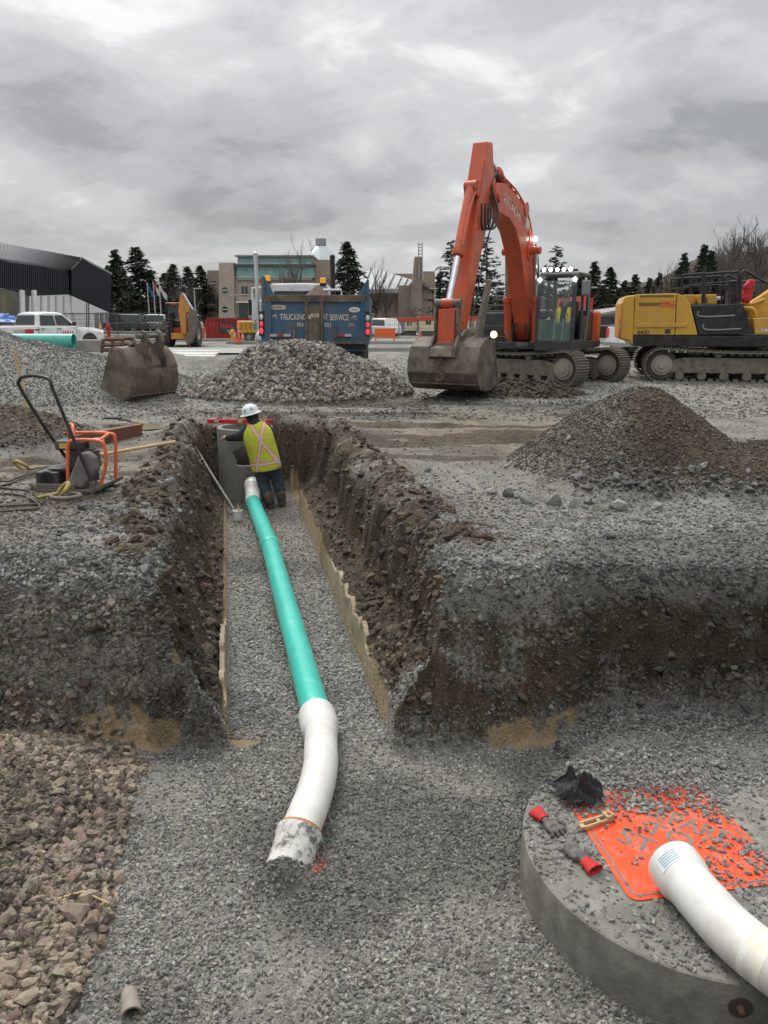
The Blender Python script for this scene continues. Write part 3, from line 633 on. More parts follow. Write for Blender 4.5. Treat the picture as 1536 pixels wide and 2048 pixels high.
# ------------------------------------------------------------------ concrete lid
ST = -.92
lid = thing('concrete_slab', 'round precast concrete manhole lid slab littered with gravel', 'concrete lid', (SLAB_C[0], SLAB_C[1], -1.24))
lid['kind'] = 'thing'
b = ST+1.24
mb = MB(); N = 128
prof = [(.02, b), (.5, b+.002), (SLAB_R-.012, b), (SLAB_R-.003, b-.006), (SLAB_R, b-.018), (SLAB_R+.004, b-.15), (SLAB_R+.004, .0), (SLAB_R-.06, 0)]
mb.lathe(prof, n=N); slab = mb.build('slab', m_conc, lid, smooth=30)
for v in slab.data.vertices:
    r_ = math.hypot(v.co.x, v.co.y); n_ = math.sin(v.co.x*31+v.co.y*17)*.002+math.sin(v.co.y*53)*.0015
    if r_ > .9: v.co.x *= 1+n_; v.co.y *= 1-n_*.5
ang = math.atan2(2.50-SLAB_C[1], 1.425-SLAB_C[0]); cx_, cy_ = math.cos(ang)*(SLAB_R+.004), math.sin(ang)*(SLAB_R+.004); dn = Vector((math.cos(ang), math.sin(ang), 0))
pk = MB(); pk.cyl(Vector((cx_, cy_, .215))-dn*.02, Vector((cx_, cy_, .215))+dn*.004, .042, .047, 24)
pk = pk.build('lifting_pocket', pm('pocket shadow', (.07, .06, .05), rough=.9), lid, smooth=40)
MB().cyl(Vector((cx_, cy_, .215)), Vector((cx_, cy_, .215))+dn*.022, .017, .014, 12).ball(Vector((cx_, cy_, .215))+dn*.02, .014, 10, 6).build('lifting_bolt', m_rust, pk, smooth=40)
n = 24000; a = RNG.uniform(0, 6.283, n); r_ = np.sqrt(RNG.uniform(0, 1, n))*(SLAB_R-.01); x = SLAB_C[0]+r_*np.cos(a); y = SLAB_C[1]+r_*np.sin(a)
NC = Vector((1.118, 2.946)); e1 = Vector((-.155, .988)); e2 = Vector((.988, .155)); SD = .80
u_ = (x-NC.x)*e2.x+(y-NC.y)*e2.y; v_ = (x-NC.x)*e1.x+(y-NC.y)*e1.y; ons = (u_ > 0) & (u_ < SD) & (v_ > 0) & (v_ < SD)
den = .22+.5*sst(.45, .65, vn(x*4, y*4, 9))+.9*np.exp(-((x-1.5)/.30)**2-((y-3.78)/.13)**2)+2.2*sst(3.72, 4.0, y)
dens = .03+.30*sst(.55, .72, vn(x*6, y*6, 19))*sst(.12, .5, u_)+1.5*sst(.52, .72, v_+.10*(vn(x*7, y*7, 3)-.5)+.14*(u_-.3))+.7*sst(.60, .76, u_)*sst(.35, .6, vn(x*7, y*7, 29))
k = U(x) < np.where(ons, dens, den); x, y, ons = x[k], y[k], ons[k]
s = .0022+.0125*RNG.uniform(0, 1, len(x))**4; heap = .05*np.exp(-((x-1.5)/.25)**2-((y-3.80)/.10)**2)+.035*sst(3.75, 4.1, y)
z = ST+np.where(ons, .010, 0)+s*.3+heap*RNG.uniform(0, 1, len(x))
stones('lid_gravel', 'loose gravel crumbs scattered over the concrete lid and road sign', np.stack([x, y, z], -1), s, tone(len(x), np.array([.18, .178, .16]), np.array([.42, .41, .375])))
# ------------------------------------------------------------------ road sign
sg = thing('road_sign', 'orange diamond road sign lying face up on the concrete lid', 'road sign', (NC.x, NC.y, ST))
def rrect(u0, u1, r, n=6):
    out = []
    for cx0, cy0, a0 in ((u1-r, u1-r, 0), (u0+r, u1-r, 90), (u0+r, u0+r, 180), (u1-r, u0+r, 270)):
        for i in range(n+1):
            q = R(a0+90*i/n); out.append((cx0+r*math.cos(q), cy0+r*math.sin(q)))
    return out
Ms = Matrix(((e2.x, e1.x, 0, 0), (e2.y, e1.y, 0, 0), (0, 0, 1, .004), (0, 0, 0, 1)))
pl = MB(Ms); pl.prism(rrect(0, SD, .05), 0, .004, 'z'); pl.build('panel', m_sign, sg)
bd = MB(Ms); o_r = rrect(.022, SD-.022, .04); i_r = rrect(.034, SD-.034, .03); nn = len(o_r)
bd.add([(p[0], p[1], .0052) for p in o_r]+[(p[0], p[1], .0052) for p in i_r], [(i, (i+1) % nn, nn+(i+1) % nn, nn+i) for i in range(nn)]); bd.build('border', m_signb, sg)
tr_ = (e2-e1).normalized(); tu = (e1+e2).normalized(); cc = (e1+e2)*SD/2
for row, (s_, off, sx) in enumerate((('PREPARE', .145, .82), ('TO', 0, 1.05), ('STOP', -.145, 1.05))):
    p = cc+tu*off
    text('lettering', s_, .165, m_signb, sg, face_T((p.x, p.y, .0092), (tr_.x, tr_.y, 0), (tu.x, tu.y, 0)), .0003, sx=sx)
# ------------------------------------------------------------------ white bend lying on the lid
bz = ST+.119
path = [Vector((1.335, 3.05, bz+.006)), Vector((1.337, 3.035, bz+.006)), Vector((1.352, 2.95, bz)), Vector((1.358, 2.92, bz)), Vector((1.388, 2.80, bz-.002)), Vector((1.432, 2.65, bz-.004)), Vector((1.51, 2.48, bz+.004)), Vector((1.64, 2.28, bz+.02)), Vector((1.82, 2.08, bz+.05))]
wp = thing('pipe_bend', 'white plastic pipe bend lying across the concrete lid and sign', 'pipe fitting', (1.335, 3.01, ST)); O = Vector(wp.location)
pth = rel(*(path[:4]+smooth_path(path[3:], 5)[1:]))
pipe_shell(pth, [.119, .1225, .121, .110]+[.108]*(len(pth)-4), .012).build('body', m_pvc_w, wp, smooth=50)
k = smooth_path(path[3:], 8); q0 = k[21]; q1 = k[25]
tt = (q1-q0).normalized(); MB().tube(rel(q0, q1), .1088, 32, caps=False).build('glue_band', pm('dried primer', (.62, .53, .33), (.70, .66, .55), 9, .5, dirt=(.76, .75, .72), damt=.9, dsc=7), wp, smooth=40)
stv = (path[2]-path[1]).normalized(); mm = MB()
vs = []; fs = []
sdv = stv.cross(Vector((0, 0, 1))).normalized()
for i in range(9):
    for j in range(2):
        q = R(100+i*7); pp = path[1]+stv*(.02+.07*j)-O; vs.append(pp+(sdv*math.cos(q)*-1+Vector((0, 0, 1))*math.sin(q))*(.1228)); 
for i in range(8): fs.append((2*i, 2*i+1, 2*i+3, 2*i+2))
mm.add(vs, fs); stk = mm.build('sticker', pm('paper sticker', (.70, .74, .76), (.6, .66, .7), 60, .5), wp, smooth=60)
bar = MB()
for r_i in range(5):
    v2 = []; f2 = []
    for i in range(7):
        q = R(105+i*7.0)
        for j in range(2): v2.append(path[1]+stv*(.028+.012*r_i+.005*j)-O+(sdv*math.cos(q)*-1+Vector((0, 0, 1))*math.sin(q))*.1234)
    bar.add(v2, [(2*i, 2*i+1, 2*i+3, 2*i+2) for i in range(6)])
bar.build('printed_lines', pm('blue print', (.16, .28, .33), rough=.5), stk)
# ------------------------------------------------------------------ organic shapes from overlapping capsules
def capsules(caps, voxel, name, mat, parent, smooth=4, fac=.5, disp=0, dsc=.05):
    m = MB()
    for p0, p1, r0, r1 in caps:
        p0 = Vector(p0); p1 = Vector(p1); L = (p1-p0).length
        if L > 1e-4:
            k = 5; m.tube([p0.lerp(p1, i/k) for i in range(k+1)], [r0+(r1-r0)*i/k for i in range(k+1)], 12)
        m.ball(p0, r0, 12, 8); m.ball(p1, r1, 12, 8)
    o = m.build(name, mat, parent)
    r = o.modifiers.new('skin', 'REMESH'); r.mode = 'VOXEL'; r.voxel_size = voxel; r.use_smooth_shade = True
    s = o.modifiers.new('relax', 'SMOOTH'); s.iterations = smooth; s.factor = fac
    if disp:
        tx = bpy.data.textures.new(name, 'CLOUDS'); tx.noise_scale = dsc
        d = o.modifiers.new('folds', 'DISPLACE'); d.texture = tx; d.strength = disp; d.mid_level = .5
    return o
def glove(name, label, loc, rz, curl, m1, m2, flip=1):
    g = thing(name, label, 'glove', loc, rz, 'red cuffed work gloves')
    caps = [((0, .0, .016), (.0, .05, .018), .024, .026), ((-.022, .03, .016), (-.026, .055, .017), .018, .018), ((.022, .03, .016), (.024, .055, .017), .018, .018)]
    for i, (x_, L) in enumerate(((-.033, .052), (-.011, .064), (.011, .060), (.032, .046))):
        a = Vector((x_, .065, .018)); b_ = a+Vector((x_*.15, L*.55, .010*curl)); c2 = b_+Vector((x_*.1, L*.45*(1-.4*curl), -.014*curl)); caps += [(a, b_, .0112, .0105), (b_, c2, .0105, .009)]
    caps += [((.03*flip, .01, .014), (.058*flip, .035, .016), .014, .012), ((.058*flip, .035, .016), (.070*flip, .062, .014), .012, .010)]
    capsules(caps, .0035, 'hand', m1, g, 2, .5, .004, .015)
    cu = MB(); n = 20; sec = [(-.01, .030, .022), (-.035, .033, .025), (-.06, .040, .027), (-.085, .046, .026)]
    vs = [(rx*math.cos(2*math.pi*j/n), yy, .02+rz_*math.sin(2*math.pi*j/n)*(1+.12*math.sin(3*j))) for yy, rx, rz_ in sec for j in range(n)]
    vs += [(rx*.9*math.cos(2*math.pi*j/n), yy, .02+rz_*.86*math.sin(2*math.pi*j/n)*(1+.12*math.sin(3*j))) for yy, rx, rz_ in reversed(sec) for j in range(n)]
    L_ = len(vs)//n; cu.add(vs, [(i*n+j, i*n+(j+1) % n, (i+1)*n+(j+1) % n, (i+1)*n+j) for i in range(L_-1) for j in range(n)])
    cu.build('cuff', m2, g, smooth=60)
    return g
m_gl = pm('grey glove rubber', (.055, .052, .05), (.12, .115, .11), 40, .8, bump=.4, bsc=90, dirt=(.24, .22, .19), damt=.6, dsc=30)
m_cf = pm('red cuff', (.52, .03, .03), (.42, .025, .025), 30, .8, bump=.4, bsc=80)
glove('work_glove', 'grey work glove lying palm down, red cuff next to the black cloth', (.845, 3.50, ST+.004), R(-152), .9, m_gl, m_cf, -1)
glove('work_glove', 'grey work glove with crumpled open red cuff beside the sign edge', (.965, 3.20, ST+.006), R(28), 1.0, m_gl, m_cf, 1)
# crumpled cloth
def crumple(name, mat, parent, size, n=56, seed=5, h=.09):
    xs_ = np.linspace(-1, 1, n); X, Y = np.meshgrid(xs_, xs_)
    ang_ = np.arctan2(Y, X); rr_ = np.hypot(X, Y)
    w1 = np.abs(fb(X+3*seed, Y, 1.5, 4, seed)); w2 = np.abs(fb(X, Y+seed, 3.4, 3, seed+7))
    Zh = (np.clip(1-rr_**1.7*.75, 0, 1)**.8)*h*(.6+1.2*w1+.25*w2)+.006*(w2-.2)
    X2 = X+.25*fb(X, Y, 2.0, 3, seed+20)+.05*fb(X, Y, 6, 2, seed+22); Y2 = Y+.25*fb(X, Y, 2.0, 3, seed+30)+.05*fb(X, Y, 6, 2, seed+32)
    keep = rr_ < 1.0+.25*fb(np.cos(ang_), np.sin(ang_), 2, 3, seed+40)
    idx = -np.ones(n*n, int); kk = np.where(keep.ravel())[0]; idx[kk] = np.arange(len(kk))
    vs = np.stack([X2.ravel()[kk]*size[0], Y2.ravel()[kk]*size[1], np.maximum(Zh.ravel()[kk], .003)], -1)
    fs = [tuple(int(idx[q]) for q in (i*n+j, i*n+j+1, (i+1)*n+j+1, (i+1)*n+j)) for i in range(n-1) for j in range(n-1) if all(idx[q] >= 0 for q in (i*n+j, i*n+j+1, (i+1)*n+j+1, (i+1)*n+j))]
    m = MB(); m.add([tuple(p) for p in vs], fs); o = m.build(name, mat, parent, smooth=70)
    sd = o.modifiers.new('thick', 'SOLIDIFY'); sd.thickness = .004
    ss = o.modifiers.new('soft', 'SUBSURF'); ss.levels = 1; ss.render_levels = 1
    return o
cl = crumple('jacket', pm('black cloth', (.014, .014, .016), (.022, .022, .025), 30, .65, bump=.5, bsc=60), None, (.155, .13), seed=5, h=.15); cl.location = (1.06, 3.72, ST+.004); cl.rotation_euler = (0, 0, -.5)
tag(cl, 'crumpled black jacket heaped on the concrete lid', 'jacket')
# tan bracket
br = thing('bracket', 'tan broken plastic clamp bracket on the orange sign', 'bracket', (1.10, 3.49, ST+.012), R(24))
m_tan = pm('tan plastic', (.50, .37, .20), (.40, .29, .15), 12, .6, dirt=(.25, .2, .14), damt=.4, dsc=20)
MB().box((0, .018, .012), (.19, .012, .024)).box((0, -.018, .012), (.17, .012, .020)).box((-.085, 0, .010), (.03, .036, .018)).box((.02, 0, .010), (.02, .028, .018)).build('frame', m_tan, br, bevel=.003)
MB().box((.085, .004, .018), (.045, .052, .034)).cyl((.10, -.02, .03), (.10, .03, .03), .012, n=12).build('jaw', m_tan, br, bevel=.003)
MB().cyl((.085, 0, .03), (.085, 0, .046), .009, n=10).build('knob', pm('orange knob', (.6, .14, .07), rough=.5), br, smooth=40)
# broken pipe stub in the foreground
ps = thing('pipe_stub', 'broken grey-brown clay pipe stub on the gravel by the rubble', 'pipe stub', (-1.07, 2.655, gz(-1.07, 2.655)-.01), 0, scale=.72)
m_clay = pm('old clay pipe', (.30, .265, .225), (.22, .19, .16), 10, .85, bump=.5, bsc=40)
pipe_shell([Vector((-.05, .10, .02)), Vector((-.03, .05, .035)), Vector((0, -.02, .045)), Vector((.004, -.03, .046)), Vector((.02, -.07, .045))], [.048, .052, .054, .060, .060], .012, 24).build('barrel', m_clay, ps, smooth=40)
st_ = MB(); st_.tube([(-1.60, 3.19, gz(-1.6, 3.19)+.02), (-1.49, 3.23, gz(-1.49, 3.23)+.05), (-1.36, 3.21, gz(-1.36, 3.21)+.03)], [.006, .007, .004], 6)
tag(st_.build('stick', m_wood, None, smooth=50), 'thin pale wood splinter lying on the brown rubble', 'stick')
# ------------------------------------------------------------------ manhole barrel
bz0 = -1.27; BC = (-2.27, 12.52)
mh = thing('manhole_barrel', 'upright grey concrete manhole barrel standing at the trench end', 'manhole barrel', (BC[0], BC[1], bz0))
RB, HB = .45, 1.20
hole_a = math.atan2(-.99, .08); hz_, hr = .78, .165
brl = MB().lathe([(RB-.07, 0), (RB, 0), (RB, HB-.012), (RB-.012, HB), (RB-.058, HB), (RB-.07, HB-.012), (RB-.07, 0)], n=96).build('barrel', m_conc_d, mh, smooth=40)
hd_ = Vector((math.cos(hole_a), math.sin(hole_a), 0)); hs_ = Vector((-hd_.y, hd_.x, 0)); ct_ = MB(); vs = []
for e_ in (RB-.25, RB+.2):
    for j in range(30):
        q = 2*math.pi*j/30; r_ = hr*(1+.10*math.sin(5*q)+.06*math.sin(11*q+1)+.05*math.sin(3*q)); vs.append(hd_*e_+hs_*math.cos(q)*r_+Vector((0, 0, hz_+math.sin(q)*r_)))
ct_.add(vs, [tuple(range(30)), tuple(reversed(range(30, 60)))]+[(j, (j+1) % 30, 30+(j+1) % 30, 30+j) for j in range(30)])
cut_ = ct_.build('cut', None, mh); bo_ = brl.modifiers.new('b', 'BOOLEAN'); bo_.object = cut_; bo_.operation = 'DIFFERENCE'; bo_.solver = 'EXACT'
dg_ = bpy.context.evaluated_depsgraph_get(); dg_.update(); nm_ = bpy.data.meshes.new_from_object(brl.evaluated_get(dg_)); brl.modifiers.clear(); brl.data = nm_; bpy.data.objects.remove(cut_)
# ------------------------------------------------------------------ small tools
def on(px, py, dz=0, z=0.):
    p = gpx(px, py, z); return Vector((p.x, p.y, gz(p.x, p.y)+dz))
lv = thing('spirit_level', 'red spirit level laid across the top of the concrete barrel', 'spirit level', (-2.40, 12.83, bz0+HB+.002), R(-3))
MB().box((0, 0, .035), (1.1, .028, .07)).build('beam', pm('red aluminium', (.52, .025, .04), (.46, .02, .035), 3, .4), lv, bevel=.003)
for x_ in (-.40, .0, .40):
    MB().box((x_, -.0155, .04), (.07, .004, .04)).build('vial_window', pm('vial', (.55, .50, .25), rough=.2), lv)
for s_ in (-1, 1): MB().box((s_*.552, 0, .035), (.006, .031, .073)).build('end_cap', m_blk, lv)
pa = thing('pail', 'small white plastic pail with a brush on the trench floor', 'pail', (-2.12, 10.78, gz(-2.12, 10.78)+.005))
MB().lathe([(.001, 0), (.058, 0), (.068, .135), (.075, .135), (.076, .16), (.070, .162), (.064, .02), (.001, .015)], n=28).build('tub', m_hat, pa, smooth=40)
MB().tube([(.03, 0, .03), (.02, .0, .2), (.012, .0, .25)], [.012, .014, .006], 8).build('brush', m_wood, pa, smooth=50)
def pole(name, label, a, b, r, mat, cat='pole', r2=None):
    a = Vector(a); b = Vector(b); m = MB(); m.tube([Vector((0, 0, 0)), (b-a)*.5, b-a], [r, r, r2 or r], 12)
    o = m.build(name, mat, None, smooth=40); o.location = a; return tag(o, label, cat)
p0_ = on(352, 842, .03); p1_ = Vector((-2.24, 11.12, -1.12)); p0_.z += .05
pole('digging_bar', 'long steel digging bar leaning down into the trench', p0_, p1_, .024, pm('worn bar steel', (.24, .23, .21), (.16, .15, .135), 9, .5, .4), 'steel bar')
pole('rod', 'grey rod lying on the far slope beside the worker', (-1.02, 12.25, gz(-1.02, 12.25)+.16), (-.45, 11.9, gz(-.45, 11.9)+.05), .02, pm('grey rod', (.33, .32, .29), rough=.7), 'rod')
sh = thing('shovel', 'long handled shovel with black blade lying by the puddle', 'shovel', on(262, 845, .03), 0)
O = Vector(sh.location); h1 = on(395, 834, .045)-O
MB().tube([(0, 0, .02), h1*.5, h1], [.018, .018, .019], 10).build('handle', m_wood, sh, smooth=40)
hd = -h1.normalized()
MB().tube([Vector((0, 0, .02)), hd*.10+Vector((0, 0, .035)), hd*.2+Vector((0, 0, .02))], [.021, .02, .016], 10).build('socket', m_steel, sh, smooth=40)
pv = Vector((-hd.y, hd.x, 0)); bl = MB(); vs = []
for i, t in enumerate((.18, .26, .36, .46)):
    for j, s_ in enumerate((-.13, -.06, 0, .06, .13)): vs.append(hd*t+pv*s_*(1 if i < 3 else .8)+Vector((0, 0, .03-.03*(i/3)+abs(s_)*.25)))
bl.add(vs, [(i*5+j, i*5+j+1, (i+1)*5+j+1, (i+1)*5+j) for i in range(3) for j in range(4)])
ob = bl.build('blade', m_blkp, sh, smooth=60); ob.modifiers.new('t', 'SOLIDIFY').thickness = .006
q0 = on(200, 917, .10); q1 = on(352, 903, .12)
pole('tool_handle', 'pale wooden tool handle lying behind the plate compactor', q0, q1, .02, m_wood, 'tool handle', .021)
q0 = on(150, 893, .05); q1 = on(283, 868, .05); o = MB().box((0, 0, 0), ((q1-q0).length, .05, .19)).build('plank', m_plank, None, bevel=.004)
o.location = (q0+q1)/2+Vector((0, 0, .03)); o.rotation_euler = (R(12), 0, math.atan2((q1-q0).y, (q1-q0).x)); tag(o, 'wet brown plank on edge in the mud behind the compactor', 'plank')
s0 = on(57, 830); s0.z -= .08; top = Vector((s0.x-.12, s0.y, 1.12))
o = MB().box((0, 0, .58), (.05, .022, 1.2)).build('survey_stake', m_wood, None, bevel=.002); o.location = s0; o.rotation_euler = (0, R(-5), 0); tag(o, 'thin wooden survey stake driven in before the gravel stockpile', 'stake')
# puddle
pd = MB(); c0 = Vector((-3.92, 12.0, 0)); ring = [(c0.x+.42*math.cos(a)*(1+.25*math.sin(3*a+1)), c0.y+.40*math.sin(a)*(1+.2*math.sin(2*a)), 0) for a in [2*math.pi*i/40 for i in range(40)]]
zz = gz(c0.x, c0.y)+.012; pd.add([(c0.x, c0.y, zz)]+[(p[0], p[1], zz) for p in ring], [(0, i+1, (i+1) % 40+1) for i in range(40)])
o = pd.build('water', pm('muddy water', (.30, .25, .17), (.26, .215, .145), 3, .08, spec=.5)); o['kind'] = 'structure'; o['label'] = 'shallow muddy puddle beside the shovel'
# ------------------------------------------------------------------ plate compactor
pcx, pcy = -3.08, 7.55
pc = thing('plate_compactor', 'muddy plate compactor with orange roll cage and tall black handle', 'compactor', (pcx, pcy, gz(pcx, pcy)+.005), R(-6))
MB().prism([(-.37, .085), (-.36, .055), (-.30, .0), (.29, .0), (.38, .05), (.385, .085), (.36, .075), (.27, .03), (-.27, .03), (-.34, .09)], -.24, .24).box((-.1, -.215, .055), (.40, .03, .05)).box((-.1, .215, .055), (.40, .03, .05)).build('base_plate', m_steel, pc, bevel=.004)
MB().box((-.20, -.02, .115), (.24, .34, .15)).cyl((-.2, -.19, .12), (-.2, .15, .12), .085, n=20).build('exciter', m_char, pc, bevel=.012)
MB().box((-.02, .03, .20), (.40, .34, .03)).box((.13, .03, .12), (.05, .3, .15)).build('deck', m_blkp, pc, bevel=.004)
gd = MB(); gd.prism([(-.02, .05), (.16, .03), (.33, .22), (.31, .34), (.24, .40), (.15, .38)], -.20, -.10); gd.build('belt_guard', pm('dusty guard', (.11, .11, .105), (.17, .165, .155), 7, .65, dirt=DUST, damt=.6, dsc=8, bump=.2), pc, bevel=.03, seg=4)
MB().cyl((.06, -.04, .32), (.06, .20, .32), .10, n=20).box((.06, .08, .28), (.24, .22, .16)).build('engine', m_char, pc, bevel=.01)
for i in range(6): MB().box((.06, .08, .22+.022*i), (.26, .235, .006)).build('cooling_fin', m_steel, pc)
MB().box((-.02, .06, .43), (.30, .24, .10)).build('fuel_tank', m_blk, pc, bevel=.03, seg=3)
MB().cyl((.22, .06, .40), (.22, .06, .475), .075, n=24).cyl((.22, .06, .475), (.22, .06, .495), .06, .03, 24).build('air_filter', pm('filter can', (.28, .28, .26), rough=.5, dirt=DUST, damt=.5), pc, smooth=40)
MB().box((-.06, -.062, .43), (.10, .004, .05)).build('label_plate', pm('yellow decal', (.6, .42, .08), rough=.5), pc)
oc = MB()
oc.tube(smooth_path([(.0, -.17, .05), (.02, -.17, .30), (.04, -.17, .45), (.10, -.17, .505), (.35, -.17, .505), (.41, -.17, .44), (.40, -.17, .26), (.33, -.17, .06)], 5), .017, 10)
oc.tube(smooth_path([(-.07, .17, .05), (-.12, .17, .40), (-.12, .17, .49), (-.06, .17, .525), (.30, .17, .525), (.36, .17, .45), (.33, .17, .06)], 5), .017, 10)
oc.tube(smooth_path([(-.12, .17, .49), (-.07, .08, .61), (.01, .0, .635), (.06, -.08, .61), (.10, -.17, .505)], 5), .017, 10)
oc.tube([(.35, -.17, .505), (.33, .0, .515), (.30, .17, .525)], .016, 10); oc.build('roll_cage', m_or2, pc, smooth=50)
MB().tube(smooth_path([(.29, -.24, .09), (.15, -.25, .52), (.0, -.26, .99), (-.02, -.255, 1.07), (-.07, -.24, 1.105), (-.22, -.19, 1.12), (-.36, -.14, 1.105), (-.41, -.12, 1.07), (-.42, -.10, .99), (-.27, .04, .55), (-.11, .20, .14)], 6), .0165, 10).build('handle', m_blkp, pc, smooth=50)
for y_ in (-.24, .22): MB().box((.29 if y_ < 0 else -.11, y_, .09), (.05, .04, .06)).build('handle_mount', m_steel, pc, bevel=.005)
# ------------------------------------------------------------------ lifting slings
m_hook = pm('yellow hook', (.40, .32, .07), (.28, .215, .06), 8, .55, dirt=MUD, damt=.65, dsc=14)
m_rope = pm('muddy wire rope', (.10, .085, .07), (.065, .052, .042), 40, .7, .3, bump=.6, bsc=80)
def hook(px, py, sc, rz, label, ropes, ring=False):
    c = on(px, py, .03); t = thing('lifting_sling', label, 'sling', c, 0, 'wire rope slings with hooks'); O = Vector(c)
    pts = []
    for i in range(14):
        a = R(-60+270*i/13); pts.append(Vector((math.cos(a)*.075, math.sin(a)*.055, .05+.055*math.sin(a))))
    pts += [Vector((-.03, -.16, .015)), Vector((-.05, -.22, .01))]
    M = Matrix.Rotation(rz, 3, 'Z'); pts = [M @ p*sc for p in pts]
    k = len(pts); MB().tube(smooth_path(pts, 3), [.010*sc+.009*sc*math.sin(math.pi*min(1, i/(3*k-3))) for i in range(3*k-2)], 10).build('hook', m_hook, t, smooth=60)
    e = pts[-1]
    MB().tube([e+M @ Vector((.03*math.cos(a), .03*math.sin(a), .004)) for a in [2*math.pi*i/16 for i in range(16)]], .009, 8, closed=True).build('eye', m_steel, t, smooth=60)
    if ring: MB().tube(smooth_path([Vector((.06, .03, .03)), Vector((.16, .0, .03)), Vector((.19, -.08, .03)), Vector((.13, -.16, .03)), Vector((.02, -.17, .03)), Vector((-.05, -.13, .035))], 4), .021, 10).build('shackle', m_steel, t, smooth=60)
    for rp in ropes:
        P = [on(*p, .02)-O for p in rp]; MB().tube(smooth_path([e]+P, 5), .011, 8).build('wire_rope', m_rope, t, smooth=60)
    return t
hook(45, 943, 1.15, R(150), 'yellow lifting hook with wire rope lying beside the compactor plate', [[(30, 955), (10, 962), (-60, 960)], [(35, 960), (10, 972), (-60, 985)]])
hook(125, 1000, 1.2, R(-60), 'yellow lifting hook with steel shackle lying on stone dust', [[(85, 1012), (40, 1014), (-40, 1020)], [(80, 1020), (30, 1026), (-40, 1030)], [(60, 985), (20, 978), (-50, 968)], [(70, 1000), (20, 992), (-40, 995)]], True)
# ------------------------------------------------------------------ people
def loft(sec, n=28, fold=0):
    m = MB(); vs = []
    for i, (z, cx0, cy0, rx, ry) in enumerate(sec):
        for j in range(n):
            a = 2*math.pi*j/n; f = 1+fold*math.sin(a*7+z*9)*math.sin(a*3+z*23); vs.append((cx0+rx*math.cos(a)*f, cy0+ry*math.sin(a)*f, z))
    m.add(vs, [(i*n+j, i*n+(j+1) % n, (i+1)*n+(j+1) % n, (i+1)*n+j) for i in range(len(sec)-1) for j in range(n)]); return m
def vest_mat(name, x0, y0, zc0, zb, front=False):
    m = bpy.data.materials.new(name); m.use_nodes = True; t = m.node_tree; b_ = t.nodes['Principled BSDF']; b_.inputs['Roughness'].default_value = .75
    tcn = nd('ShaderNodeTexCoord', t); s = nd('ShaderNodeSeparateXYZ', t); wire(t, tcn.outputs['Object'], s.inputs[0])
    X, Z = s.outputs[0], s.outputs[2]
    dz = mth(t, 'ABSOLUTE', mth(t, 'SUBTRACT', Z, zb))
    ax = mth(t, 'ABSOLUTE', mth(t, 'SUBTRACT', X, mth(t, 'ADD', x0, mth(t, 'MULTIPLY', mth(t, 'SUBTRACT', Z, zc0), -.10))))
    if front: dx = mth(t, 'ABSOLUTE', mth(t, 'SUBTRACT', ax, .09))
    else: dx = mth(t, 'ABSOLUTE', mth(t, 'SUBTRACT', ax, mth(t, 'MULTIPLY', mth(t, 'ABSOLUTE', mth(t, 'SUBTRACT', Z, zc0)), .42)))
    dd = mth(t, 'MINIMUM', mth(t, 'MULTIPLY', dx, 1.0), mth(t, 'ADD', dz, 0.0))
    n = nd('ShaderNodeTexNoise', t); n.inputs['Scale'].default_value = 9; n.inputs['Detail'].default_value = 5; wire(t, tcn.outputs['Object'], n.inputs['Vector'])
    base = nd('ShaderNodeMix', t, data_type='RGBA'); wire(t, n.outputs['Fac'], base.inputs[0]); base.inputs[6].default_value = (.36, .42, .03, 1); base.inputs[7].default_value = (.57, .61, .06, 1)
    a1 = nd('ShaderNodeMix', t, data_type='RGBA'); wire(t, mth(t, 'LESS_THAN', dd, .036), a1.inputs[0]); wire(t, base.outputs[2], a1.inputs[6]); a1.inputs[7].default_value = (.80, .20, .05, 1)
    a2 = nd('ShaderNodeMix', t, data_type='RGBA'); wire(t, mth(t, 'LESS_THAN', dd, .019), a2.inputs[0]); wire(t, a1.outputs[2], a2.inputs[6]); a2.inputs[7].default_value = (.50, .50, .48, 1)
    wire(t, a2.outputs[2], b_.inputs['Base Color'])
    bp2 = nd('ShaderNodeBump', t); bp2.inputs['Strength'].default_value = .5; bp2.inputs['Distance'].default_value = .03; wire(t, n.outputs['Fac'], bp2.inputs['Height']); wire(t, bp2.outputs[0], b_.inputs['Normal'])
    return m
def hand(parent, w_, d, up, sc=1.0, mat=None):
    w_ = Vector(w_); d = Vector(d).normalized(); up = Vector(up).normalized(); s = d.cross(up).normalized(); cp = [(w_, w_+d*.07*sc, .028*sc, .034*sc)]
    for i in range(4):
        a = w_+d*.075*sc+s*(i-1.5)*.02*sc; b_ = a+d*(.045-.006*abs(i-1.4))*sc-up*.008; cp += [(a, b_, .0095*sc, .009*sc), (b_, b_+d*.022*sc-up*.022*sc, .009*sc, .008*sc)]
    cp.append((w_+d*.02+s*.03*sc, w_+d*.065*sc+s*.05*sc, .012*sc, .009*sc))
    return capsules(cp, .006, 'hand', mat or m_skin, parent, 2)
wx_, wy_ = -1.73, 11.76
wk = thing('person', 'worker in yellow vest and white hard hat leaning on the concrete barrel', 'person', (wx_, wy_, gz(wx_, wy_)-.0), rot=(R(3), R(-8), 0))
legs = [((-.085, .0, .76), (-.10, .05, .43), .125, .088), ((-.10, .05, .43), (-.055, -.02, .12), .088, .066), ((.10, .01, .76), (.125, .07, .43), .122, .085), ((.125, .07, .43), (.135, .05, .12), .085, .062)]
body = [((-.0, 0, .80), (-.03, .02, 1.0), .165, .165), ((-.08, .05, 1.18), (.01, .05, 1.18), .13, .13), ((-.03, .02, 1.0), (-.04, .04, 1.2), .165, .16), ((-.16, .05, 1.27), (.08, .06, 1.27), .08, .07), ((-.05, .05, 1.28), (-.07, .07, 1.44), .075, .07)]
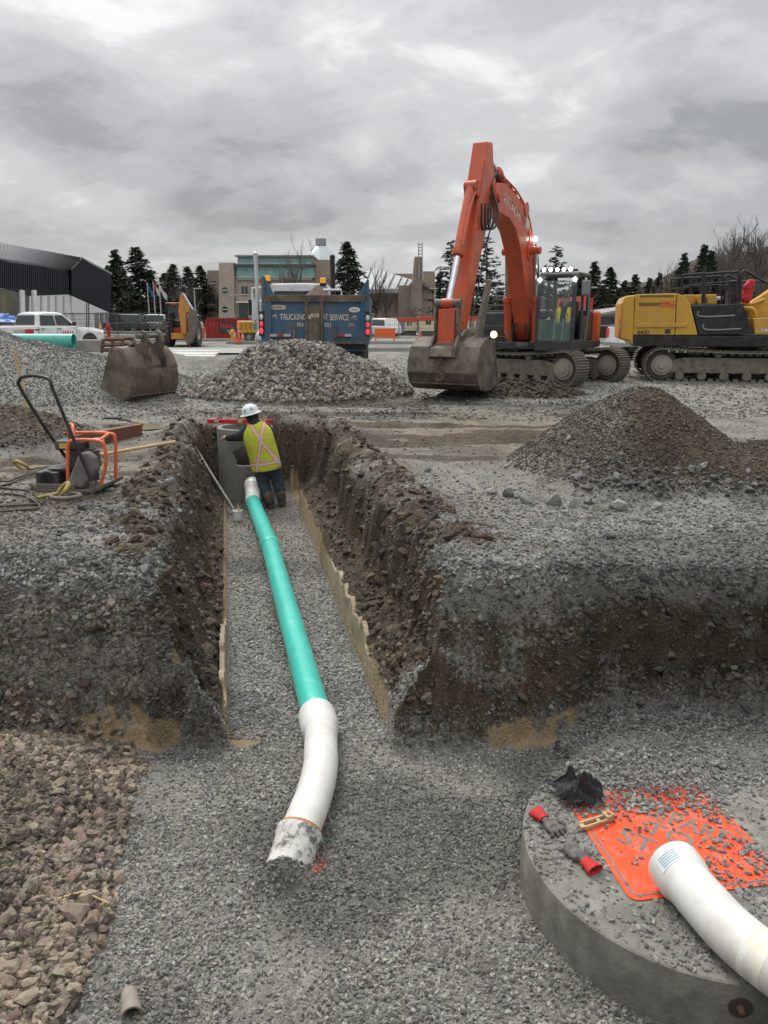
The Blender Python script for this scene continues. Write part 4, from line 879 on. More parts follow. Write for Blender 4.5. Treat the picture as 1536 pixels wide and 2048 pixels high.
arms = [((-.17, .05, 1.27), (-.32, .08, 1.19), .095, .083), ((-.32, .08, 1.19), (-.53, .18, 1.17), .083, .055), ((.10, .10, 1.26), (.10, .34, 1.12), .075, .062), ((.12, .34, 1.12), (-.14, .40, 1.17), .060, .045)]
capsules(body+arms+legs, .014, 'body', m_jack, wk, 3, .5, .012, .06)
capsules([(a, b_, r0+.012, r1+.012) for a, b_, r0, r1 in legs]+[((-.085, 0, .76), (.1, .01, .76), .14, .137), ((-.03, .0, .84), (.05, .0, .84), .15, .15)], .013, 'trousers', m_jeans, wk, 3, .5, .018, .05)
for (x_, y_, a) in ((-.055, -.02, .25), (.135, .05, -.25)):
    capsules([((x_, y_, .045), (x_-.02+a*.1, y_+.15, .04), .052, .048), ((x_, y_, .05), (x_, y_, .22), .062, .083), ((x_, y_, .015), (x_-.02+a*.1, y_+.15, .015), .05, .045)], .011, 'boot', m_boot, wk, 2, .5, .008, .04)
vm = loft([(.635, .0, .005, .235, .185), (.66, .0, .005, .24, .19), (.76, .0, .01, .235, .185), (.90, -.015, .02, .232, .182), (1.02, -.03, .025, .232, .18), (1.14, -.04, .035, .24, .18), (1.24, -.045, .045, .225, .165), (1.31, -.05, .05, .185, .135), (1.36, -.055, .055, .125, .10), (1.385, -.06, .06, .088, .085)], 36, .03)
vs_o = vm.build('vest', vest_mat('hi-vis vest back', .02, 0, 1.12, .755), wk, smooth=80); vs_o.modifiers.new('t', 'SOLIDIFY').thickness = .008
ss = vs_o.modifiers.new('s', 'SUBSURF'); ss.levels = 1; ss.render_levels = 1
pk_ = MB(); 
for i in range(5): pk_.box((-.235+.004*i, .03, .72+.05*i), (.03, .06, .035), (0, .2, .3))
pk_.build('vest_tabs', m_hio, wk, bevel=.006)
capsules([((-.075, .06, 1.40), (-.085, .075, 1.49), .085, .105), ((-.06, .04, 1.36), (-.06, .04, 1.36), .09, .09)], .010, 'hood', m_jack, wk, 2)
fc = [((-.105, .10, 1.475), (-.11, .105, 1.44), .088, .078), ((-.18, .145, 1.475), (-.202, .157, 1.462), .016, .016), ((-.165, .15, 1.425), (-.175, .13, 1.425), .018, .016), ((-.15, .135, 1.40), (-.15, .135, 1.40), .035, .035), ((-.17, .13, 1.505), (-.16, .16, 1.505), .014, .014)]
capsules(fc, .006, 'face', m_skin, wk, 1)
ht = MB(); Th = Matrix.Translation((-.095, .08, 1.515)) @ Matrix.Rotation(R(-6), 4, 'Y')
ht.lathe([(.165, -.012), (.168, -.004), (.138, .008), (.132, .02), (.128, .06), (.108, .10), (.07, .128), (.03, .140), (.001, .142)], n=32, T=Th)
ho = ht.build('hard_hat', m_hat, wk, smooth=40); ho.modifiers.new('t', 'SOLIDIFY').thickness = .004
rdg = MB(); 
for k in (-.03, .03): rdg.tube([Th @ Vector((k, .128*math.cos(R(a)), .02+.125*math.sin(R(a)))) for a in range(10, 171, 16)], .007, 6)
rdg.build('ridge', m_hat, ho, smooth=60)
for (a, z_) in ((-1.15, .075), (-2.0, .07)):
    p = Th @ Vector((.121*math.cos(a), .121*math.sin(a), z_)); nn_ = Vector((math.cos(a), math.sin(a), .35)).normalized()
    MB().cyl(p-nn_*.004, p+nn_*.006, .021, n=14).build('sticker', pm('blue sticker', (.10, .25, .38), (.3, .45, .5), 40, .5), ho)
hand(wk, (-.53, .18, 1.185), (-1, .25, -.12), (0, 0, 1)); hand(wk, (-.14, .40, 1.17), (-1, .1, -.1), (0, 0, 1))
# ------------------------------------------------------------------ detached bucket
def bucket_parts(t, prof, y0, y1, mat, th=.03, mat_side=None, teeth=True, M=None):
    """prof: open outline (x,z) from the top lip round the back to the cutting edge; width from y0 to y1."""
    n = len(prof); inn = []
    for i, p in enumerate(prof):
        a = Vector(prof[max(i-1, 0)]); b_ = Vector(prof[min(i+1, n-1)]); d = (b_-a).normalized(); inn.append((p[0]+d.y*th, p[1]-d.x*th) if True else p)
    sh_ = MB(M); vs = []
    for p, q in zip(prof, inn):
        for y in (y0, y1): vs += [(p[0], y, p[1]), (q[0], y, q[1])]
    fs = []
    for i in range(n-1):
        a = 4*i; c = 4*i+4; fs += [(a, a+2, c+2, c), (a+1, c+1, c+3, a+3), (a, c, c+1, a+1), (a+2, a+3, c+3, c+2)]
    fs += [(0, 1, 3, 2), (4*n-4, 4*n-2, 4*n-1, 4*n-3)]
    sh_.add(vs, fs); sh_.build('shell', mat, t, smooth=30, bevel=.004)
    for y, s in ((y0, -1), (y1, 1)):
        sp_ = MB(M); sp_.prism(prof, y, y+s*.03); so_ = sp_.build('side_plate', mat_side or mat, t, bevel=.005)
        cu = MB(M); a = Vector(prof[0]); b_ = Vector(prof[-1]); d = (b_-a).normalized(); nrm = Vector((d.y, -d.x))
        cu.prism([tuple(a), tuple(b_), tuple(b_-nrm*.05), tuple(a-nrm*.05)] if True else [], y+s*.029, y+s*.044); cu.build('side_cutter', mat, t, bevel=.004)
    a = Vector(prof[-1]); b_ = Vector(prof[-2]); d = (a-b_).normalized(); nr = Vector((-d.y, d.x))
    le = MB(M); le.prism([tuple(a-d*.16-nr*.012), tuple(a+d*.06-nr*.012), tuple(a+d*.06+nr*.006), tuple(a-d*.16+nr*.03)], y0-.03, y1+.03); le.build('cutting_edge', mat, t, bevel=.003)
    we = MB(M)
    wp_ = prof[int(n*.62)]; we.box((wp_[0], (y0+y1)/2, wp_[1]-.004), (.16, y1-y0+.02, .02)); we.build('wear_strap', mat, t)
bkx = gpx(263, 812); bk = thing('excavator_bucket', 'rusty dusty digging bucket standing loose beside the rock heap', 'bucket', (bkx.x, bkx.y, gz(-4.6, 15.3)-.02), math.atan2(.47, -.88))
prof = [(.36, 1.0), (.16, .98), (.03, .86), (-.06, .66), (-.09, .46), (-.07, .28), (.0, .12), (.12, .035), (.28, .0), (.52, .01), (.78, .06)]
bucket_parts(bk, prof, -1.22, -.0, m_bkt2, .028)
for y_ in (-.42, -.82):
    er = MB(); er.prism([(.30, .98), (.10, .96), (-.04, .80), (-.09, .62), (-.16, .66), (-.18, .84), (-.12, .98), (-.16, 1.12), (-.10, 1.30), (.0, 1.33), (.05, 1.24), (.03, 1.12), (.12, 1.06), (.22, 1.16), (.31, 1.14), (.34, 1.05)], y_-.03, y_+.03); er.build('ear', m_bkt, bk, bevel=.006)
MB().cyl((-.02, -1.0, 1.22), (-.02, -.25, 1.22), .045, n=16).build('pin', m_steel, bk, smooth=40)
MB().cyl((.24, -.95, 1.06), (.24, -.28, 1.06), .04, n=16).build('pin', m_steel, bk, smooth=40)
MB().tube(smooth_path([(-.09, -.70, .50), (-.17, -.70, .46), (-.17, -.70, .36), (-.09, -.70, .32)], 4), .022, 8).build('lifting_eye', m_bkt2, bk, smooth=60)
MB().box((-.088, -.62, .64), (.02, 1.2, .05), (0, R(8), 0)).build('weld_strip', m_bkt, bk, bevel=.004)
# ------------------------------------------------------------------ builders that measure from the photograph at a stated distance
class PX:
    """local frame of a thing whose front stands in the plane y = Y"""
    def __init__(s, t, Y): s.t = t; s.Y = Y; s.O = Vector(t.location)
    def p(s, px, py, dy=0.): return at(px, py, s.Y)+Vector((0, dy, 0))-s.O
    def box(s, m, x0, y0, x1, y1, d0, d1):
        a = s.p(x0, y0); b = s.p(x1, y1); c = s.p(x1, y0); d = s.p(x0, y1)
        xs0 = [a.x, c.x, b.x, d.x]; zt = a.z; zb = b.z
        vs = [(q, dd, z) for dd in (d0, d1) for q, z in ((xs0[0], zt), (xs0[1], zt), (xs0[2], zb), (xs0[3], zb))]
        oy = s.Y-s.O.y; vs = [(v[0], v[1]+oy, v[2]) for v in vs]
        return m.add(vs, [(0, 1, 2, 3), (7, 6, 5, 4), (0, 4, 5, 1), (1, 5, 6, 2), (2, 6, 7, 3), (3, 7, 4, 0)])
    def poly(s, m, pts, d0, d1):
        oy = s.Y-s.O.y; q = [s.p(*p) for p in pts]; return m.prism([(v.x, v.z) for v in q], d0+oy, d1+oy)
    def b(s, name, mat, x0, y0, x1, y1, d0, d1, parent=None, bevel=0, **k):
        return s.box(MB(), x0, y0, x1, y1, d0, d1).build(name, mat, parent or s.t, bevel=bevel, **k)
def wheel(t, c, r, w_, ax=(1, 0, 0), rimr=.55, name='wheel', lugs=0):
    ax = Vector(ax).normalized(); c = Vector(c); z = Vector((0, 0, 1)); M = Matrix((ax.cross(z), z, ax)).transposed().to_4x4(); M.translation = c
    ty = MB(M); h = w_/2
    ty.lathe([(r*rimr, -h*.85), (r*.93, -h), (r, -h*.75), (r, h*.75), (r*.93, h), (r*rimr, h*.85)], n=32)
    o = ty.build(name, m_rub, t, smooth=35)
    if lugs:
        lg = MB(M)
        for i in range(lugs):
            a = 2*math.pi*i/lugs
            for s in (-1, 1):
                q = a+(.5*s*math.pi/lugs); lg.box((math.cos(q)*r, math.sin(q)*r, s*h*.45), (r*.09, r*.12, h*.95), (0, 0, q))
        lg.build('tread', m_rub, o)
    rm = MB(M); rm.lathe([(.001, -h*.55), (r*rimr*.5, -h*.6), (r*rimr*.75, -h*.35), (r*rimr*.98, -h*.8), (r*rimr, -h*.8), (r*rimr, h*.8), (r*rimr*.98, h*.8), (r*rimr*.75, h*.35), (r*rimr*.5, h*.6), (.001, h*.55)], n=28); rm.build('rim', m_rim, o, smooth=35)
    return o
# ------------------------------------------------------------------ blue dump truck (seen from behind)
TY = 19.4; q = at(628, 745, TY)
tk = thing('dump_truck', 'blue dump truck seen from behind the rock heap', 'dump truck', (q.x, TY, gz(q.x, TY+1))); T = PX(tk, TY)
T.b('tailgate', m_blue, 541, 604, 724, 683, 0, .06, bevel=.004)
T.b('tailgate_rail', m_bkt, 528, 590, 733, 604, -.06, .10, bevel=.008)
for x0, x1 in ((537, 543), (610, 616), (641, 647), (722, 727)): T.b('tailgate_rib', m_bkt if 600 < x0 < 650 else m_blue, x0, 603, x1, 684, -.055, 0, bevel=.006)
T.b('tailgate_sill', m_bkt, 531, 683, 730, 688, -.08, .1, bevel=.006)
ch = T.b('chute_door', pm('rusty chute', (.17, .115, .07), (.11, .075, .05), 4, .75, dirt=(.07, .09, .11), damt=.5, dsc=3, bump=.2), 616, 610, 641, 681, -.035, 0, bevel=.004)
T.b('chute_plate', m_bkt, 617, 645, 640, 681, -.05, -.035, ch, bevel=.003)
for x0, x1, l in ((523, 538, 1), (727, 738, -1)):
    m = MB(); T.poly(m, [(523, 552), (529, 552), (530, 592), (538, 594), (538, 690), (524, 690)] if l > 0 else [(733, 560), (738, 560), (738, 690), (727, 690), (727, 594), (733, 592)], -.04, .12); m.build('corner_post', m_blue, tk, bevel=.008)
for x0, x1, ya in ((523, 529, 591), (733, 738, 592)): T.b('side_wall', m_blue, x0, ya, x1, 686, .1, 4.6, bevel=.004)
m = MB(); T.poly(m, [(530, 556), (541, 575), (549, 592), (530, 592)], .0, .05); m.build('gusset', m_blue, tk)
m = MB(); T.poly(m, [(733, 562), (724, 575), (714, 592), (733, 592)], .0, .05); m.build('gusset', m_blue, tk)
T.b('headboard', m_blue, 530, 592, 734, 686, 4.5, 4.6)
T.b('box_floor', m_blue, 531, 683, 733, 688, .1, 4.6)
T.b('hinge_beam', m_blkp, 528, 688, 733, 697, .02, .3, bevel=.01); T.b('rear_crossmember', m_blue, 560, 697, 728, 703, .1, .25, bevel=.006)
T.b('chassis', m_blkp, 600, 697, 665, 722, .2, 8.5)
for x0, x1 in ((531, 584), (674, 728)): T.b('mudflap', m_blk, x0, 704, x1, 747, .24, .26)
for s, x0 in ((-1, 523), (1, 733)):
    ph_ = T.b('lamp_panel', m_blkp, x0-4.5 if s < 0 else x0-1, 622, x0+6 if s < 0 else x0+6.5, 672, -.075, -.02, bevel=.012)
    for ya, yb, mt in ((628, 640, m_white), (642, 653, m_tail_on), (655, 668, m_tail_on)):
        yo = 2 if s > 0 else 0; m = MB(); c = T.p((x0+.8) if s < 0 else x0+2.7, (ya+yb)/2+yo); r0 = abs(T.p(0, ya).z-T.p(0, yb).z)/2
        m.ball(Vector((c.x, -.085, c.z)), r0, 16, 8, (.62, .35, 1)); m.build('lamp', mt, ph_, smooth=60)
for x0, x1, c in ((541, 555, m_refl), (555, 568, m_reflr), (568, 582, m_refl), (676, 690, m_reflr), (690, 703, m_refl)): T.b('reflector_strip', c, x0, 668, x1, 673, -.062 if x0 < 600 else -.062, -.0)
for x0 in (586, 669): T.b('tailgate_latch', m_bkt, x0, 652, x0+5, 676, -.05, 0, bevel=.004)
def ttx(s, px, py, hp, mat, sx=1.0, dy=-.008):
    c = T.p(px, py); sz = (T.p(px, py-hp/2).z-T.p(px, py+hp/2).z)*1.38
    return text('lettering', s, sz, mat, tk, face_T((c.x, dy, c.z), (1, 0, 0), (0, 0, 1)), .0015, sx=sx)
ttx('TRUCKING', 586.5, 634.5, 12, m_whtx, .66); ttx('&', 619.5, 634, 9, m_whtx, .8, -.04); ttx('BOB', 630, 631, 8, m_whtx, .8, -.04); ttx('AT', 650.5, 634, 11, m_whtx, .58); ttx('SERVICE', 678.5, 635.5, 12, m_whtx, .66)
ttx('PH:', 601.5, 650, 8.5, m_whtx, .85); ttx('021', 656, 650.5, 8.5, m_whtx, .85)
m_bad = pm('badge', (.58, .50, .38), (.5, .43, .32), 9, .6); m_badt = pm('badge print', (.22, .16, .10), rough=.6)
m = MB(); ov = []
c = T.p(555, 614.5)
for i in range(28): a = 2*math.pi*i/28; ov.append((c.x+(.20+.0*i)*max(-1, min(1, 1.35*math.cos(a))), c.z+.055*math.sin(a)))
m.prism(ov, -.008, 0); m.build('maker_badge', m_bad, tk)
for k in range(9): T.b('badge_print', m_badt, 545+k*2.2, 612.7, 546.5+k*2.2, 616.3, -.0105, -.008)
m = MB(); c = T.p(709, 619.5); m.prism([(c.x+.14*math.cos(2*math.pi*i/28), c.z+.062*math.sin(2*math.pi*i/28)) for i in range(28)], -.008, 0); m.build('maker_badge', m_white, tk)
for k in range(6): T.b('badge_print', m_badt, 702.5+k*2.2, 618.3, 704+k*2.2, 621, -.0105, -.008)
for px_ in (549, 708.5):
    c = T.p(px_, 633 if px_ < 600 else 635); m = MB()
    m.tube(smooth_path([(c.x-.06, -.006, c.z-.05), (c.x-.04, -.006, c.z+.03), (c.x, -.006, c.z-.01), (c.x+.03, -.006, c.z+.05), (c.x+.06, -.006, c.z-.04), (c.x, -.006, c.z-.05)], 5), .006, 6); m.ball((c.x+.01, -.006, c.z+.02), .022, 8, 6, (1, .3, 1)); m.build('painted_emblem', m_whtx, tk)
T.b('license_plate', pm('faded plate', (.30, .20, .16), (.2, .22, .25), 20, .6), 697, 646, 709, 653, -.008, 0)
ch_ = MB(); a = T.p(672, 697); b_ = T.p(690, 697); pts = [Vector((a.x+(b_.x-a.x)*i/10, .15, a.z-.28*math.sin(math.pi*i/10))) for i in range(11)]; ch_.tube(pts, .018, 6); ch_.build('safety_chain', m_steel, tk, smooth=60)
# cab, seen over the box
T0 = T; T = PX(tk, TY+5.2)
cb = MB(); T.poly(cb, [(537, 569), (545, 567), (600, 566), (640, 567), (656, 570), (660, 580), (660, 640), (532, 640)], 0, 1.7); cb.build('cab', m_white, tk, bevel=.06, seg=3)
T.b('cab_rear_window', m_glass, 548, 582, 655, 600, -.02, 0)
T.b('bonnet', m_white, 548, 610, 650, 680, 1.7, 3.4, bevel=.05)
for px_, py_, mt, r0 in ((513, 509, m_chrome, .062), (665.5, 515, m_blkp, .075)):
    a = T.p(px_, py_); m = MB()
    A_ = Vector((a.x, 5.0, a.z)); B_ = Vector((a.x+.02, 5.0, .9)); m.tube([B_, A_-Vector((0, 0, .1)), A_], r0, 18); m.ball(A_, r0*1.12, 14, 8); m.build('exhaust_stack', mt, tk, smooth=50)
for px_, py_ in ((534.5, 557), (646, 561)):
    c = T.p(px_, py_); m = MB(); m.box((c.x, 5.2, c.z), (.17, .15, .16)); m.build('beacon', m_amber, tk, bevel=.02); MB().box((c.x, 5.2, c.z-.12), (.19, .17, .08)).build('beacon_base', m_blkp, tk)
MB().tube([T.p(640, 581, -.5), T.p(684, 581, -.5), T.p(685, 592, -.5)], .035, 8).build('tarp_bar', m_white, tk, smooth=40)
ld = MB(); vs = []; g = np.random.default_rng(3); n = 18
X, Yy = np.meshgrid(np.linspace(-1, 1, n), np.linspace(-1, 1, n)); c = T0.p(620, 592)
Zl = np.clip(1-np.hypot(X, Yy), 0, 1)*.62+.03*g.normal(size=X.shape)
ld.add([(c.x+X[i, j]*.6, 2.2+Yy[i, j]*1.2, c.z-.22+Zl[i, j]*.95) for i in range(n) for j in range(n)], [(i*n+j, i*n+j+1, (i+1)*n+j+1, (i+1)*n+j) for i in range(n-1) for j in range(n-1)])
o = ld.build('load', m_earth, None, smooth=60); o.location = tk.location; tag(o, 'mound of brown earth heaped inside the dump truck box', 'load')
# left side: mirror, air cleaner, fender
m = MB(); T.poly(m, [(494, 598), (502, 597), (506, 630), (495, 630)], .2, .35); m.build('mirror', m_blkp, tk, bevel=.02)
MB().tube([T.p(524, 575, 0), T.p(503, 576, .1), T.p(504, 600, .1), T.p(510, 651, .1)], .035, 8).build('mirror_arm', m_white, tk, smooth=40)
MB().cyl(T.p(511, 600, .1), T.p(511, 640, .1), .13, n=18).build('air_cleaner', m_chrome, tk, smooth=40)
MB().cyl(T.p(510, 648, .1), T.p(512, 658, .1), .12, n=16).build('mirror_spot', m_greyp, tk, smooth=40)
T.b('cab_side', m_white, 514, 600, 536, 668, 0, 1.6, bevel=.04)
T = T0; m = MB(); c = T.p(517, 680, .4); m.ball(c, .16, 14, 8, (1, .8, 1.5)); m.build('fender_tank', m_chrome, tk, smooth=60)
for s in (-1, 1):
    for yy in (.95, 2.3):
        for k in (0, .34): wheel(tk, (s*(1.12-k), yy, .5), .5, .28)
    wheel(tk, (s*1.05, 7.4, .5), .5, .3)
# ------------------------------------------------------------------ tracks
def track(t, L, r, w_, y0, rr_lo=.12, mat=m_track, n_shoe=46, name='track'):
    """one crawler track along local x, centre line y0; height 2r."""
    h = L/2-r; per = 2*2*h+2*math.pi*r; st = None
    def pos(s):
        s %= per
        if s < 2*h: return Vector((-h+s, 0, 0)), 0.0
        s -= 2*h
        if s < math.pi*r: a = s/r; return Vector((h+math.sin(a)*r, 0, r-math.cos(a)*r)), a
        s -= math.pi*r
        if s < 2*h: return Vector((h-s, 0, 2*r-.05*math.sin(math.pi*s/(2*h))*2)), math.pi
        s -= 2*h; a = s/r; return Vector((-h-math.sin(a)*r, 0, r+math.cos(a)*r)), math.pi+a
    tr = bpy.data.objects.new(name, None); COL.objects.link(tr); tr.parent = t; tr.location = (0, y0, 0)
    pitch = per/n_shoe
    sm = MB(); sm.box((0, 0, .02), (pitch*.94, w_, .03)); 
    for k in (-.36, .0, .36): sm.box((k*pitch, 0, -.012), (.022, w_*.98, .045))
    sm.box((0, 0, .06), (pitch*.6, w_*.35, .07))
    first = None
    for i in range(n_shoe):
        p, a = pos(i*pitch)
        if first is None: first = sm.build('shoe', mat, tr, bevel=0); o = first
        else: o = first.copy(); COL.objects.link(o)
        o.location = p; o.rotation_euler = (0, -a, 0)
    fr = MB(); fr.prism([(-h*.95, r*.55), (h*.9, r*.55), (h*.95, r*1.2), (h*.6, r*1.45), (-h*.75, r*1.45), (-h*.98, r*1.1)], -w_*.30, w_*.30); fr.build('track_frame', mat, tr, bevel=.02)
    for sx, nm in ((1, 'idler'), (-1, 'sprocket')):
        m = MB(); c = Vector((sx*h, 0, r)); m.cyl(c-Vector((0, w_*.32, 0)), c+Vector((0, w_*.32, 0)), r*.60, n=28); m.cyl(c-Vector((0, w_*.40, 0)), c+Vector((0, w_*.40, 0)), r*.42, n=24); m.cyl(c-Vector((0, w_*.46, 0)), c+Vector((0, w_*.46, 0)), r*.2, n=18); MB().cyl(c-Vector((0, w_*.28, 0)), c+Vector((0, w_*.28, 0)), r*.86, n=32).build('hollow_backing', pm('track hollow shade', (.06, .05, .04), (.09, .075, .06), 8, .9), tr, smooth=35); m.build(nm, pm('dusty hub', (.33, .30, .25), (.24, .215, .18), 6, .8, dirt=(.38, .34, .27), damt=.6), tr, smooth=35)  # dark disc added behind the hub so the track hollow reads as shade
    for i in range(7):
        x_ = -h*.78+i*h*1.56/6; c = Vector((x_, 0, .17)); MB().cyl(c-Vector((0, w_*.34, 0)), c+Vector((0, w_*.34, 0)), .11, n=16).build('roller', mat, tr, smooth=35)
    for x_ in (-h*.35, h*.35):
        c = Vector((x_, 0, 2*r-.17)); MB().cyl(c-Vector((0, w_*.36, 0)), c+Vector((0, w_*.36, 0)), .08, n=14).build('carrier_roller', mat, tr, smooth=35)
    return tr
# ------------------------------------------------------------------ orange excavator
EX, EY, EA = 4.1, 20.9, math.atan2(-.888, -.460)
ex = thing('crawler_excavator', 'orange crawler excavator with raised boom beside the dump truck', 'excavator', (EX, EY, gz(EX, EY)), EA)
uc = bpy.data.objects.new('undercarriage', None); COL.objects.link(uc); uc.parent = ex; TA = math.atan2(-.69, .72); uc.rotation_euler = (0, 0, TA-EA)
# undercarriage empties stay within two levels: tracks hang directly below the machine
bpy.data.objects.remove(uc)
def ex_track(y0):
    t_ = track(ex, 3.95, .43, .55, 0); M = Matrix.Rotation(TA-EA, 4, 'Z') @ Matrix.Translation((0, y0, 0)); t_.matrix_local = M; return t_
ex_track(1.08); ex_track(-1.08)
M = Matrix.Rotation(TA-EA, 4, 'Z'); m = MB(M); m.box((0, 0, .50), (1.5, 1.8, .32)); m.build('car_body', m_track, ex, bevel=.04); MB().cyl((0, 0, .66), (0, 0, .84), .62, n=32).build('swing_ring', m_blkp, ex, smooth=40)
BL = -.15
m = MB(); m.box((-.45, 0, .95), (3.2, 2.35, .20)); m.box((.9, .12, .96), (.7, 1.6, .18)); m.build('deck', m_char, ex, bevel=.02)
hs = MB(); hs.box((-.95, -.80, 1.62), (1.9, .80, 1.20)); hs.build('right_housing', m_char, ex, bevel=.05, seg=3)
m = MB(); m.box((.55, -.84, 1.38), (1.1, .72, .78)); m.build('fuel_tank_box', m_char, ex, bevel=.04)
for i in range(3): MB().box((.80-.30*i, -.84, 1.80+.15*i), (.32, .70, .05)).build('step', pm('step plate', (.10, .105, .11), rough=.6, dirt=DUST, damt=.4), ex, bevel=.006)
MB().box((-1.0, .30, 1.45), (1.6, 1.5, .80)).build('engine_hood', m_char, ex, bevel=.06, seg=3)
MB().box((-1.75, 0, 1.35), (.55, 2.35, .95)).build('counterweight', m_or, ex, bevel=.10, seg=3)
MB().tube([(1.05, -1.15, 1.6), (1.05, -1.15, 2.25), (.2, -1.15, 2.35), (-1.0, -1.15, 2.3)], .022, 8).tube([(.2, -1.15, 1.9), (.2, -1.15, 2.35)], .02, 8).build('handrail', m_greyp, ex, smooth=50)
MB().box((-.1, -.55, 2.28), (.1, .1, .12)).build('warning_lamp', m_cone, ex, bevel=.01)
lm = MB(); lm.ball((1.12, -.86, 1.22), .085, 14, 8, (.5, 1, 1)); lm.build('work_lamp', m_ledw, ex, smooth=60); MB().box((1.08, -.86, 1.22), (.05, .26, .22)).build('lamp_guard', m_blkp, ex, bevel=.01)
# cab
cx0, cx1, cy0, cy1, cz0, cz1 = .15, 1.62, .40, 1.30, .92, 2.62
def post(a, b, w_=.05, mt=m_char, nm='cab_post', d=None):
    return MB().tube([a, b], w_, 4).build(nm, mt, ex)
MB().box(((cx0+cx1)/2, (cy0+cy1)/2, .98), (cx1-cx0+.04, cy1-cy0+.06, .26)).build('cab_base', m_char, ex, bevel=.03)
MB().prism([(cx0, cz1), (cx1-.28, cz1), (cx1-.14, cz1-.05), (cx1-.12, cz1+.03), (cx1-.3, cz1+.08), (cx0, cz1+.08)], cy0-.02, cy1+.02).build('cab_roof', m_char, ex, bevel=.02)
for y_ in (cy0+.02, cy1-.02):
    MB().tube(smooth_path([(cx1, y_, 1.08), (cx1, y_, 1.7), (cx1-.06, y_, 2.3), (cx1-.2, y_, cz1)], 4), .05, 6).build('front_pillar', m_char, ex, smooth=50)
    MB().tube([(cx0+.02, y_, 1.05), (cx0+.02, y_, cz1)], .055, 6).build('rear_pillar', m_char, ex, smooth=50)
    MB().tube([(.78, y_, 1.05), (.78, y_, cz1)], .04, 6).build('centre_pillar', m_char, ex, smooth=50)
MB().box((cx0+.04, (cy0+cy1)/2, 1.45), (.06, cy1-cy0, .75)).build('rear_panel', m_char, ex, bevel=.01)
MB().box((.45, cy1, 1.38), (.62, .05, .6)).build('door_panel', m_char, ex, bevel=.01)
gl = MB(); gl.add([(cx1+.02, cy0+.05, 1.12), (cx1+.02, cy1-.05, 1.12), (cx1+.02, cy1-.05, 1.62), (cx1+.02, cy0+.05, 1.62)], [(0, 1, 2, 3)]); gl.build('lower_windscreen', pm('green tinted glass', (.35, .55, .5), rough=.05, alpha=.30, spec=.7), ex)
gl = MB(); gl.add([(cx1+.012, cy0+.05, 1.64), (cx1+.012, cy1-.05, 1.64), (cx1-.14, cy1-.05, 2.5), (cx1-.14, cy0+.05, 2.5)], [(0, 1, 2, 3)]); gl.build('upper_windscreen', m_cglass, ex)
for i in range(5):
    MB().ball((cx1-.08, cy0+.10+i*.16, cz1+.13), .044, 12, 8, (.5, 1, 1)).build('roof_lamp', m_led, ex, smooth=60)
MB().box((cx1-.13, (cy0+cy1)/2, cz1+.11), (.06, cy1-cy0, .05)).build('lamp_bar', m_blkp, ex)
for y_ in (cy0+.0, cy1-.06): MB().ball((cx1-.02, y_+.03, cz1-.10), .050, 12, 8, (.5, 1, 1)).build('cab_lamp', m_led, ex, smooth=60)
MB().tube([(cx1-.2, cy1, 2.45), (cx1+.05, cy1+.25, 2.48)], .015, 6).build('mirror_arm', m_blkp, ex); MB().box((cx1+.05, cy1+.26, 2.32), (.06, .2, .34)).build('mirror', m_greyp, ex, bevel=.03)
MB().box((.65, .85, 1.28), (.5, .5, .18)).box((.38, .85, 1.65), (.14, .5, .8), (0, R(-8), 0)).build('seat', m_blk, ex, bevel=.04)
for y_ in (.74, .95): MB().tube([(1.3, y_, 1.1), (1.22, y_, 1.62)], .014, 6).build('lever', m_greyp, ex)
# boom, arm, cylinders
boom = [(.72, 1.0), (.42, 1.05), (.36, 1.25), (.50, 1.95), (.78, 2.85), (1.12, 3.50), (1.65, 4.00), (2.40, 4.32), (3.25, 4.47), (3.75, 4.42), (3.98, 4.22), (3.96, 3.98), (3.62, 3.84), (2.95, 3.80), (2.40, 3.58), (1.98, 3.15), (1.58, 2.45), (1.15, 1.65), (.88, 1.1)]
m = MB(); m.prism(boom, BL-.21, BL+.21); bo = m.build('boom', m_or, ex, bevel=.02)
def rail(pts, y_, r0, nm, mt, par): MB().tube(smooth_path([(a, y_, b) for a, b in pts], 4), r0, 8).build(nm, mt, par, smooth=60)
rail([(1.0, 3.45), (1.6, 4.06), (2.4, 4.4), (3.2, 4.55)], BL+.20, .022, 'hydraulic_line', m_or, bo); rail([(1.0, 3.45), (1.6, 4.06), (2.4, 4.4), (3.2, 4.55)], BL+.12, .022, 'hydraulic_line', m_or, bo)
rail([(1.05, 3.38), (.85, 3.2), (.72, 2.9), (.62, 2.5)], BL+.26, .022, 'hydraulic_line', m_blk, bo)
c = Vector((2.75, BL+.213, 4.02)); text('lettering', 'HITACHI', .30, pm('pale decal', (.62, .56, .50), rough=.5), bo, face_T(c, (-.97, 0, -.24), (-.24, 0, .97)), .002, sx=1.05)
m = MB(); m.prism([(1.55, 3.62), (1.78, 3.72), (1.68, 3.98), (1.45, 3.86)], BL+.211, BL+.216); m.build('decal', pm('pale decal', (.62, .56, .50)), bo)
MB().cyl((1.32, BL-.40, 3.22), (1.32, BL+.40, 3.22), .10, n=20).build('cylinder_pin', m_or, bo, smooth=40)
MB().ball((1.18, BL+.29, 3.50), .06, 12, 8).build('boom_lamp', m_led, bo, smooth=60)
arm = [(4.02, 5.16), (4.36, 5.12), (4.55, 4.55), (4.80, 3.75), (5.05, 3.0), (5.62, 1.30), (5.58, 1.02), (5.38, 1.0), (5.18, 1.45), (4.50, 2.95), (4.12, 3.66), (3.72, 3.90), (3.62, 4.12), (3.70, 4.35), (3.92, 4.75)]
m = MB(); m.prism(arm, BL-.155, BL+.155); ar = m.build('arm', m_or, ex, bevel=.018)
